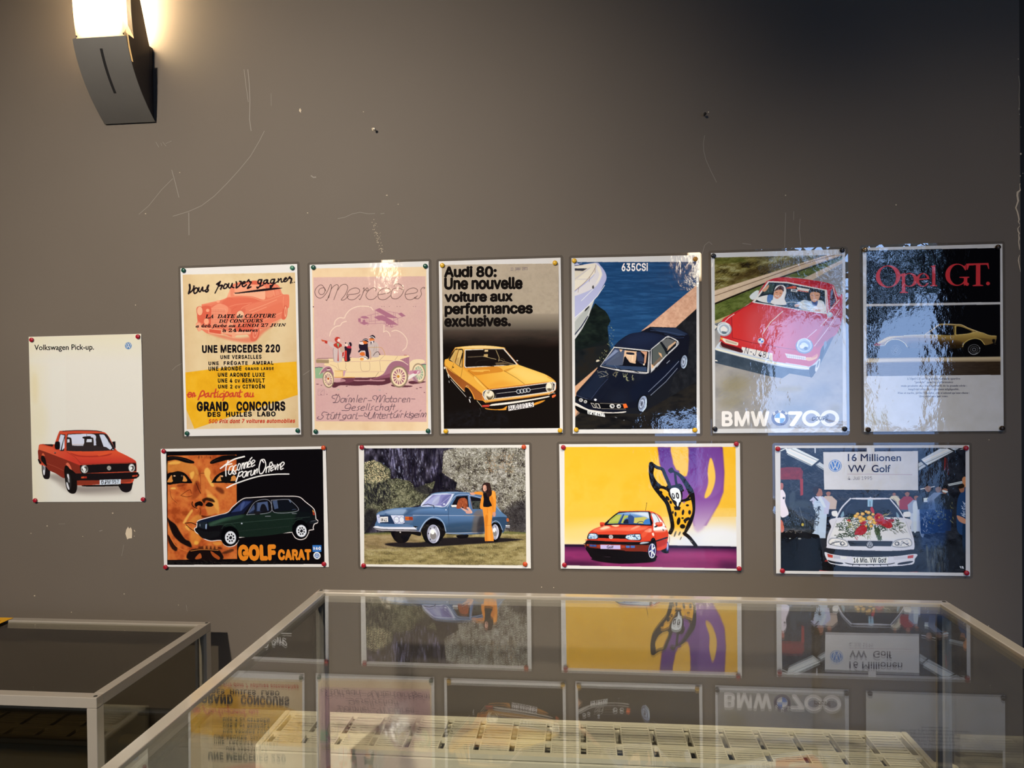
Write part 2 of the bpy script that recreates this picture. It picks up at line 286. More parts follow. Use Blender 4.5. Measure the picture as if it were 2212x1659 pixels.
# ------------------------------------------------------------------ measured layout (metres, wall plane y = 0)
CASE1 = (-0.5294, 0.6782, -1.02, -0.2931, 0.926)
CASE2 = (-2.05, -0.8864, -0.4667, -0.065, 0.772)
CARD = (-1.3941, -0.0695, 0.7724)
RAD1 = (-.7195, .7235, .5473)
RAD2 = (-1.98, -1.0734, .5392)
SCREWS = [(-0.4847, 1.9549, ('pale', 'd8cdb8'), 'pale screw head in the wall above the mauve poster'), (0.2961, 1.9545, ('dark', '2a2622'), 'dark screw in the wall high above the red coupe poster')]
CHIPS = [[(-1.145, 0.9674), (-1.1426, 0.978), (-1.1375, 0.9857), (-1.1347, 0.9802), (-1.1308, 0.9845), (-1.1273, 0.9781), (-1.127, 0.9675), (-1.1279, 0.9565), (-1.1362, 0.9558), (-1.1403, 0.953), (-1.1429, 0.961)], [(-1.1217, 0.9782), (-1.1184, 0.974), (-1.1191, 0.9727), (-1.1224, 0.9761)], [(-1.1761, 1.0195), (-1.1771, 1.0182), (-1.1796, 1.0183), (-1.1805, 1.0197), (-1.1789, 1.021), (-1.1769, 1.0207)], [(-1.3549, 0.9854), (-1.3559, 0.9843), (-1.3582, 0.9843), (-1.3589, 0.9856), (-1.3575, 0.9867), (-1.3556, 0.9865)], [(-1.4002, 0.9663), (-1.4009, 0.9655), (-1.4026, 0.9655), (-1.4032, 0.9665), (-1.4021, 0.9673), (-1.4007, 0.9671)], [(-1.2591, 0.9598), (-1.2596, 0.9591), (-1.2611, 0.9591), (-1.2615, 0.9599), (-1.2607, 0.9606), (-1.2595, 0.9605)], [(-1.3924, 0.8057), (-1.3935, 0.8044), (-1.396, 0.8044), (-1.3969, 0.8059), (-1.3954, 0.8072), (-1.3932, 0.8069)], [(-1.2929, 0.7658), (-1.2936, 0.7649), (-1.2953, 0.7649), (-1.2959, 0.7659), (-1.2949, 0.7667), (-1.2935, 0.7666)], [(-1.1203, 0.9617), (-1.1209, 0.9609), (-1.1223, 0.961), (-1.1228, 0.9618), (-1.1219, 0.9625), (-1.1208, 0.9623)], [(-1.1492, 0.8149), (-1.15, 0.8139), (-1.1519, 0.8139), (-1.1526, 0.815), (-1.1514, 0.816), (-1.1498, 0.8158)], [(-1.0056, 0.7896), (-1.0061, 0.7889), (-1.0075, 0.7889), (-1.008, 0.7897), (-1.0072, 0.7904), (-1.006, 0.7903)], [(-1.1522, 0.7481), (-1.1526, 0.7475), (-1.1537, 0.7475), (-1.1541, 0.7481), (-1.1534, 0.7487), (-1.1525, 0.7486)], [(-0.6755, 2.0152), (-0.6729, 2.0181), (-0.6717, 2.015), (-0.6698, 2.0124), (-0.6717, 2.0107), (-0.6712, 2.0064), (-0.6737, 2.0083), (-0.6762, 2.0115)], [(-0.4948, 1.961), (-0.4864, 1.9618), (-0.4858, 1.9594), (-0.4908, 1.959), (-0.4908, 1.9541), (-0.4933, 1.9555)], [(-0.4952, 1.7326), (-0.4962, 1.7316), (-0.4973, 1.7325), (-0.4964, 1.7337)], [(-0.4823, 1.6913), (-0.483, 1.6906), (-0.4838, 1.6913), (-0.4832, 1.6921)], [(-0.4829, 1.6999), (-0.4838, 1.6989), (-0.4849, 1.6998), (-0.484, 1.7009)], [(-0.4876, 1.7301), (-0.4883, 1.7293), (-0.4892, 1.73), (-0.4885, 1.7309)], [(-0.4851, 1.7039), (-0.4861, 1.7029), (-0.4871, 1.7038), (-0.4862, 1.7049)], [(-0.4724, 1.6603), (-0.4733, 1.6594), (-0.4743, 1.6602), (-0.4735, 1.6612)], [(-0.48, 1.6819), (-0.4804, 1.6815), (-0.4807, 1.6819), (-0.4804, 1.6823)], [(-0.4722, 1.6589), (-0.4728, 1.6583), (-0.4735, 1.6588), (-0.4729, 1.6595)], [(-0.4734, 1.6656), (-0.4742, 1.6649), (-0.475, 1.6656), (-0.4743, 1.6664)], [(-0.4784, 1.6755), (-0.4793, 1.6746), (-0.4803, 1.6754), (-0.4794, 1.6765)], [(-0.4869, 1.7086), (-0.4878, 1.7077), (-0.4888, 1.7085), (-0.4879, 1.7096)], [(-0.4724, 1.6623), (-0.4733, 1.6614), (-0.4743, 1.6623), (-0.4735, 1.6633)], [(-0.4937, 1.7151), (-0.4946, 1.7141), (-0.4957, 1.715), (-0.4948, 1.7161)], [(-0.4912, 1.7215), (-0.4921, 1.7206), (-0.4931, 1.7215), (-0.4923, 1.7225)], [(-0.4808, 1.683), (-0.4815, 1.6823), (-0.4823, 1.683), (-0.4816, 1.6838)], [(-0.4783, 1.6767), (-0.4788, 1.6763), (-0.4793, 1.6767), (-0.4789, 1.6772)], [(-0.4756, 1.6691), (-0.4763, 1.6684), (-0.4771, 1.6691), (-0.4764, 1.6699)], [(-0.4904, 1.7275), (-0.491, 1.7269), (-0.4917, 1.7274), (-0.4911, 1.7281)], [(-0.4768, 1.6674), (-0.4776, 1.6666), (-0.4786, 1.6673), (-0.4778, 1.6683)], [(-0.492, 1.7067), (-0.4925, 1.7061), (-0.4931, 1.7066), (-0.4925, 1.7072)], [(-0.4916, 1.7247), (-0.4925, 1.7237), (-0.4936, 1.7246), (-0.4927, 1.7257)], [(-0.4785, 1.6925), (-0.479, 1.6919), (-0.4795, 1.6925), (-0.4791, 1.693)], [(-0.473, 1.669), (-0.4742, 1.6678), (-0.4755, 1.6689), (-0.4743, 1.6702)], [(-0.4833, 1.688), (-0.4844, 1.6868), (-0.4857, 1.6879), (-0.4846, 1.6892)], [(-0.4764, 1.6743), (-0.4768, 1.6739), (-0.4773, 1.6743), (-0.4769, 1.6747)], [(-0.4881, 1.709), (-0.4886, 1.7085), (-0.4892, 1.709), (-0.4888, 1.7096)], [(-0.4828, 1.7217), (-0.4833, 1.7212), (-0.4838, 1.7216), (-0.4834, 1.7222)], [(-0.4902, 1.7151), (-0.4912, 1.714), (-0.4924, 1.715), (-0.4914, 1.7162)], [(-0.4715, 1.6595), (-0.472, 1.659), (-0.4726, 1.6595), (-0.4721, 1.6601)], [(-0.4839, 1.6945), (-0.4843, 1.6941), (-0.4847, 1.6944), (-0.4844, 1.6949)], [(-0.4738, 1.683), (-0.4747, 1.6822), (-0.4756, 1.683), (-0.4748, 1.684)], [(-0.4804, 1.6841), (-0.4812, 1.6833), (-0.4821, 1.684), (-0.4813, 1.6849)], [(-0.4855, 1.6937), (-0.4863, 1.6929), (-0.4871, 1.6937), (-0.4864, 1.6945)], [(-0.4847, 1.729), (-0.4855, 1.7282), (-0.4864, 1.729), (-0.4856, 1.7298)], [(-0.4792, 1.6755), (-0.4796, 1.6751), (-0.48, 1.6754), (-0.4797, 1.6758)], [(-0.4785, 1.6957), (-0.4794, 1.6947), (-0.4805, 1.6956), (-0.4796, 1.6967)], [(-0.4838, 1.7073), (-0.4849, 1.7062), (-0.4861, 1.7072), (-0.4851, 1.7085)], [(-0.4756, 1.7067), (-0.4762, 1.7061), (-0.4769, 1.7067), (-0.4763, 1.7074)], [(-0.4892, 1.6999), (-0.49, 1.6991), (-0.4909, 1.6998), (-0.4901, 1.7008)], [(-0.4727, 1.6632), (-0.4737, 1.6622), (-0.4748, 1.6631), (-0.4739, 1.6642)], [(-0.47, 1.661), (-0.471, 1.66), (-0.4721, 1.6609), (-0.4711, 1.662)], [(-0.4804, 1.6723), (-0.4809, 1.6717), (-0.4816, 1.6722), (-0.481, 1.6729)], [(-0.4755, 1.6994), (-0.4761, 1.6988), (-0.4767, 1.6993), (-0.4762, 1.7)], [(-0.4802, 1.6922), (-0.481, 1.6913), (-0.482, 1.6921), (-0.4812, 1.6931)], [(-0.4758, 1.6911), (-0.4765, 1.6904), (-0.4773, 1.6911), (-0.4766, 1.6919)], [(-0.4867, 1.7073), (-0.4872, 1.7069), (-0.4876, 1.7073), (-0.4872, 1.7078)], [(-0.4882, 1.7255), (-0.4889, 1.7249), (-0.4897, 1.7255), (-0.489, 1.7263)], [(-0.4822, 1.6845), (-0.4827, 1.684), (-0.4833, 1.6845), (-0.4828, 1.6851)], [(-0.4649, 1.6621), (-0.4654, 1.6616), (-0.4659, 1.662), (-0.4655, 1.6626)], [(-0.4893, 1.7164), (-0.4898, 1.7159), (-0.4905, 1.7164), (-0.4899, 1.717)], [(-0.4787, 1.695), (-0.4792, 1.6945), (-0.4797, 1.695), (-0.4793, 1.6955)], [(-0.4826, 1.7051), (-0.4837, 1.704), (-0.4849, 1.705), (-0.4839, 1.7063)], [(-0.475, 1.6568), (-0.4758, 1.656), (-0.4767, 1.6567), (-0.476, 1.6576)], [(-0.479, 1.6667), (-0.4798, 1.6658), (-0.4808, 1.6666), (-0.48, 1.6675)], [(-0.4878, 1.7251), (-0.4889, 1.724), (-0.4902, 1.725), (-0.4891, 1.7263)], [(-0.4823, 1.695), (-0.4827, 1.6946), (-0.4831, 1.6949), (-0.4828, 1.6954)], [(-0.478, 1.7049), (-0.4786, 1.7044), (-0.4792, 1.7049), (-0.4787, 1.7055)], [(-0.4812, 1.6842), (-0.4819, 1.6836), (-0.4825, 1.6841), (-0.4819, 1.6848)], [(-0.4747, 1.6811), (-0.4753, 1.6804), (-0.4761, 1.681), (-0.4754, 1.6818)], [(-0.4711, 1.676), (-0.4721, 1.675), (-0.4732, 1.6759), (-0.4723, 1.677)], [(-0.479, 1.6967), (-0.4797, 1.696), (-0.4805, 1.6966), (-0.4798, 1.6974)], [(-0.4714, 1.6671), (-0.4725, 1.666), (-0.4738, 1.667), (-0.4727, 1.6683)], [(-0.4907, 1.7394), (-0.4917, 1.7384), (-0.4928, 1.7393), (-0.4919, 1.7405)], [(-0.481, 1.6827), (-0.482, 1.6819), (-0.483, 1.6827), (-0.4821, 1.6837)], [(-0.4692, 1.6668), (-0.47, 1.6659), (-0.4709, 1.6667), (-0.4701, 1.6676)], [(-0.4834, 1.693), (-0.484, 1.6924), (-0.4847, 1.6929), (-0.4841, 1.6937)], [(-0.4835, 1.6842), (-0.4844, 1.6832), (-0.4856, 1.6841), (-0.4846, 1.6853)], [(-0.4817, 1.6997), (-0.4825, 1.6989), (-0.4834, 1.6997), (-0.4826, 1.7006)], [(-0.475, 1.6685), (-0.4759, 1.6676), (-0.4768, 1.6684), (-0.476, 1.6694)], [(-0.4887, 1.7073), (-0.4897, 1.7063), (-0.4907, 1.7072), (-0.4898, 1.7083)], [(-0.656, 1.7609), (-0.6573, 1.7599), (-0.6598, 1.7605), (-0.6595, 1.7617), (-0.6571, 1.7619)], [(-0.9846, 1.8723), (-0.9857, 1.8715), (-0.9878, 1.872), (-0.9875, 1.873), (-0.9855, 1.8731)], [(-0.5127, 2.0014), (-0.5137, 2.0006), (-0.5157, 2.0011), (-0.5155, 2.0021), (-0.5135, 2.0022)], [(-0.4565, 1.7968), (-0.458, 1.7957), (-0.461, 1.7963), (-0.4607, 1.7978), (-0.4577, 1.798)], [(-0.4296, 1.7743), (-0.4306, 1.7735), (-0.4326, 1.7739), (-0.4324, 1.7749), (-0.4304, 1.7751)], [(-1.0759, 1.773), (-1.0773, 1.772), (-1.08, 1.7726), (-1.0796, 1.7739), (-1.0771, 1.774)], [(0.479, 1.7633), (0.4781, 1.762), (0.4764, 1.7627), (0.4766, 1.7644), (0.4783, 1.7646)], [(0.7217, 1.7331), (0.7207, 1.7315), (0.7187, 1.7323), (0.7189, 1.7343), (0.7209, 1.7346)], [(0.3075, 1.9623), (0.3064, 1.9607), (0.3044, 1.9615), (0.3046, 1.9636), (0.3066, 1.9638)], [(-1.1101, 1.5446), (-1.1085, 1.546), (-1.1068, 1.5445), (-1.1085, 1.5431)], [(-0.0661, 0.8499), (-0.0647, 0.8513), (-0.0632, 0.85), (-0.0647, 0.8485)], [(-0.0949, 0.8505), (-0.0934, 0.8519), (-0.0919, 0.8506), (-0.0934, 0.8491)], [(0.9147, 1.1996), (0.916, 1.2009), (0.9174, 1.1996), (0.916, 1.1982)], [(0.9115, 0.78), (0.9128, 0.7813), (0.9142, 0.7801), (0.9128, 0.7787)], [(0.9682, 0.7417), (0.9695, 0.7429), (0.9709, 0.7417), (0.9695, 0.7403)], [(-0.7953, 0.9341), (-0.7938, 0.9355), (-0.7921, 0.9341), (-0.7938, 0.9326)], [(-0.6529, 0.9415), (-0.6513, 0.9429), (-0.6497, 0.9415), (-0.6514, 0.94)], [(0.983, 2.0483), (0.9823, 2.047), (0.981, 2.0477), (0.9811, 2.0494), (0.9824, 2.0497)], [(0.9846, 1.938), (0.9837, 1.9364), (0.9821, 1.9372), (0.9823, 1.9393), (0.9839, 1.9395)], [(0.9848, 1.9256), (0.9842, 1.9244), (0.9831, 1.925), (0.9832, 1.9265), (0.9843, 1.9267)], [(0.9875, 1.8969), (0.9869, 1.8958), (0.9858, 1.8964), (0.9859, 1.8978), (0.987, 1.898)], [(0.9883, 1.8374), (0.987, 1.8349), (0.9845, 1.8361), (0.9848, 1.8394), (0.9872, 1.8398)], [(0.9862, 1.7883), (0.9853, 1.7867), (0.9837, 1.7875), (0.9839, 1.7896), (0.9855, 1.7899)], [(0.9912, 1.7938), (0.9906, 1.7927), (0.9895, 1.7932), (0.9896, 1.7947), (0.9907, 1.7949)], [(0.9854, 1.7705), (0.9847, 1.7691), (0.9834, 1.7698), (0.9835, 1.7715), (0.9848, 1.7718)]]
EDGE = [([(0.9836, 1.7698), (0.9841, 1.7628), (0.9847, 1.7568), (0.979, 1.752), (0.9784, 1.7451), (0.9802, 1.7331), (0.9783, 1.7272), (0.9751, 1.7177), (0.9783, 1.7093), (0.9806, 1.6992), (0.9819, 1.6912), (0.9806, 1.6869), (0.9832, 1.6803)], [0.001, 0.0012, 0.003, 0.0045, 0.004, 0.004, 0.003, 0.003, 0.003, 0.003, 0.003, 0.0025, 0.001]), ([(0.9837, 1.6782), (0.979, 1.6714), (0.9799, 1.6654), (0.9823, 1.6604), (0.9808, 1.6574), (0.9819, 1.6494), (0.9807, 1.6415), (0.9818, 1.6335), (0.9825, 1.6239)], [0.0008, 0.002, 0.0025, 0.003, 0.002, 0.003, 0.002, 0.0025, 0.001]), ([(0.9828, 1.6126), (0.9806, 1.6056), (0.9802, 1.5997), (0.9814, 1.5917), (0.9833, 1.5817), (0.9845, 1.5747)], [0.0008, 0.002, 0.0028, 0.002, 0.0015, 0.0006]), ([(0.9829, 2.0112), (0.9847, 1.9913), (0.9834, 1.9665), (0.984, 1.9492), (0.9828, 1.9343)], 0.0009)]
SCRATCH = [([(-0.7652, 1.9663), (-0.7785, 1.9422), (-0.8016, 1.9061), (-0.8312, 1.8732), (-0.8642, 1.8403), (-0.8973, 1.8104), (-0.9304, 1.7881), (-0.9634, 1.7752), (-1.0065, 1.7641)], 0.0014), ([(-0.8055, 2.1196), (-0.8022, 2.0824), (-0.8012, 2.0421), (-0.8029, 1.9958), (-0.7991, 1.9678)], 0.002), ([(-0.8152, 2.1201), (-0.8104, 2.0766), (-0.8054, 2.0393)], 0.0014), ([(-0.5825, 1.7446), (-0.5645, 1.7471), (-0.5455, 1.755), (-0.5266, 1.7581), (-0.5047, 1.7537), (-0.4891, 1.7541)], 0.0012), ([(-0.4751, 1.7527), (-0.4657, 1.7539)], 0.0012), ([(-1.0073, 1.8801), (-0.9986, 1.8484), (-0.9893, 1.8105)], 0.0016), ([(-1.0961, 1.7718), (-1.0691, 1.7929), (-1.0352, 1.831), (-1.005, 1.8581)], 0.0012), ([(-0.7469, 2.058), (-0.7467, 2.0272)], 0.0008), ([(-1.0482, 1.9513), (-1.0402, 1.9378)], 0.001), ([(-1.035, 1.9485), (-1.0318, 1.9406)], 0.0008), ([(-1.03, 1.9505), (-1.0209, 1.9395)], 0.001), ([(-1.0218, 1.9464), (-1.0068, 1.952)], 0.0008), ([(-0.6485, 1.8522), (-0.6422, 1.8473), (-0.6352, 1.8477)], 0.003), ([(-0.9642, 1.7721), (-0.9644, 1.7158)], 0.002), ([(0.2968, 1.909), (0.2938, 1.8902), (0.2945, 1.8727), (0.2992, 1.8522), (0.3104, 1.8255), (0.323, 1.7989)], 0.0011), ([(0.4776, 1.7239), (0.4759, 1.6778), (0.475, 1.6432)], 0.0012), ([(0.5096, 1.7084), (0.508, 1.6826), (0.5106, 1.6479)], 0.0014), ([(0.4958, 1.7262), (0.4951, 1.706)], 0.001), ([(0.2887, 1.634), (0.2946, 1.6542), (0.3047, 1.6621), (0.3117, 1.6552)], 0.0011), ([(0.38, 1.6561), (0.3997, 1.6526)], 0.0014), ([(-1.1499, 0.9397), (-1.156, 0.911)], 0.0009), ([(-1.2152, 0.9735), (-1.2068, 0.9757)], 0.0018), ([(-1.3259, 0.9908), (-1.3076, 0.9914)], 0.0008), ([(-0.9863, 0.7897), (-0.9843, 0.7747)], 0.0009), ([(-0.9883, 1.3962), (-1.0043, 1.3883), (-1.0142, 1.3791)], 0.001), ([(-0.6749, 1.3636), (-0.6571, 1.3748)], 0.001)]
PINS = [
    (-1.3879, 1.4614, 'red', 'red thumbtack at the top left corner of the red pick-up poster', 0),
    (-1.1007, 1.4648, 'red', 'red thumbtack at the top right corner of the red pick-up poster', 1),
    (-1.3853, 1.0515, 'red', 'red thumbtack at the bottom left corner of the red pick-up poster', 2),
    (-1.0938, 1.0557, 'red', 'red thumbtack at the bottom right corner of the red pick-up poster', 3),
    (-0.9778, 1.6278, 'green', 'dark green thumbtack at the top left corner of the pink saloon contest poster', 0),
    (-0.6972, 1.6268, 'lightgreen', 'pale green thumbtack at the top right corner of the pink saloon contest poster', 1),
    (-0.9749, 1.2214, 'green', 'dark green thumbtack at the bottom left corner of the pink saloon contest poster', 2),
    (-0.689, 1.2271, 'green', 'dark green thumbtack at the bottom right corner of the pink saloon contest poster', 3),
    (-0.6436, 1.6265, 'green', 'dark green thumbtack at the top left corner of the mauve tourer poster', 0),
    (-0.3652, 1.6225, 'green', 'dark green thumbtack at the top right corner of the mauve tourer poster', 1),
    (-0.6434, 1.2247, 'green', 'dark green thumbtack at the bottom left corner of the mauve tourer poster', 2),
    (-0.3634, 1.225, 'green', 'dark green thumbtack at the bottom right corner of the mauve tourer poster', 3),
    (-0.3238, 1.623, 'yellow', 'yellow thumbtack at the top left corner of the orange saloon poster', 0),
    (-0.0532, 1.6218, 'yellow', 'yellow thumbtack at the top right corner of the orange saloon poster', 1),
    (-0.32, 1.2241, 'yellow', 'yellow thumbtack at the bottom left corner of the orange saloon poster', 2),
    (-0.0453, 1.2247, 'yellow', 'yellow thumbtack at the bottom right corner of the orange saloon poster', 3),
    (-0.0078, 1.6257, 'yellow', 'yellow thumbtack at the top left corner of the harbour coupe poster', 0),
    (0.2724, 1.6219, 'ochre', 'ochre thumbtack at the top right corner of the harbour coupe poster', 1),
    (-0.0073, 1.2264, 'yellow', 'yellow thumbtack at the bottom left corner of the harbour coupe poster', 2),
    (0.2678, 1.2245, 'yellow', 'yellow thumbtack at the bottom right corner of the harbour coupe poster', 3),
    (0.3136, 1.6284, 'black', 'black thumbtack at the top left corner of the red coupe poster', 0),
    (0.6004, 1.6329, 'black', 'black thumbtack at the top right corner of the red coupe poster', 1),
    (0.3136, 1.2269, 'black', 'black thumbtack at the bottom left corner of the red coupe poster', 2),
    (0.6031, 1.2257, 'black', 'black thumbtack at the bottom right corner of the red coupe poster', 3),
    (0.6504, 1.6324, 'brass', 'brassy thumbtack at the top left corner of the gold sports car poster', 0),
    (0.9352, 1.6306, 'brown', 'dark bronze thumbtack at the top right corner of the gold sports car poster', 1),
    (0.6546, 1.2238, 'brown', 'dark bronze thumbtack at the bottom left corner of the gold sports car poster', 2),
    (0.9419, 1.2257, 'brown', 'dark bronze thumbtack at the bottom right corner of the gold sports car poster', 3),
    (-1.0371, 1.1768, 'red', 'red thumbtack at the top left corner of the golden face poster', 0),
    (-0.6241, 1.1847, 'orange', 'orange red thumbtack at the top right corner of the golden face poster', 1),
    (-1.0369, 0.8858, 'red', 'red thumbtack at the bottom left corner of the golden face poster', 2),
    (-0.627, 0.8993, 'red', 'red thumbtack at the bottom right corner of the golden face poster', 3),
    (-0.528, 1.1855, 'red', 'red thumbtack at the top left corner of the blue saloon poster', 0),
    (-0.132, 1.1858, 'orange', 'orange red thumbtack at the top right corner of the blue saloon poster', 1),
    (-0.5272, 0.897, 'red', 'red thumbtack at the bottom left corner of the blue saloon poster', 2),
    (-0.1321, 0.9058, 'orange', 'orange red thumbtack at the bottom right corner of the blue saloon poster', 3),
    (-0.0382, 1.1847, 'red', 'red thumbtack at the top left corner of the spotted figure poster', 0),
    (0.3615, 1.192, 'red', 'red thumbtack at the top right corner of the spotted figure poster', 1),
    (-0.0384, 0.9055, 'red', 'red thumbtack at the bottom left corner of the spotted figure poster', 2),
    (0.3657, 0.9024, 'red', 'red thumbtack at the bottom right corner of the spotted figure poster', 3),
    (0.4549, 1.1803, 'red', 'red thumbtack at the top left corner of the white flowered car poster', 0),
    (0.8649, 1.1816, 'red', 'red thumbtack at the top right corner of the white flowered car poster', 1),
    (0.4628, 0.899, 'red', 'red thumbtack at the bottom left corner of the white flowered car poster', 2),
    (0.8646, 0.9001, 'red', 'red thumbtack at the bottom right corner of the white flowered car poster', 3),
]

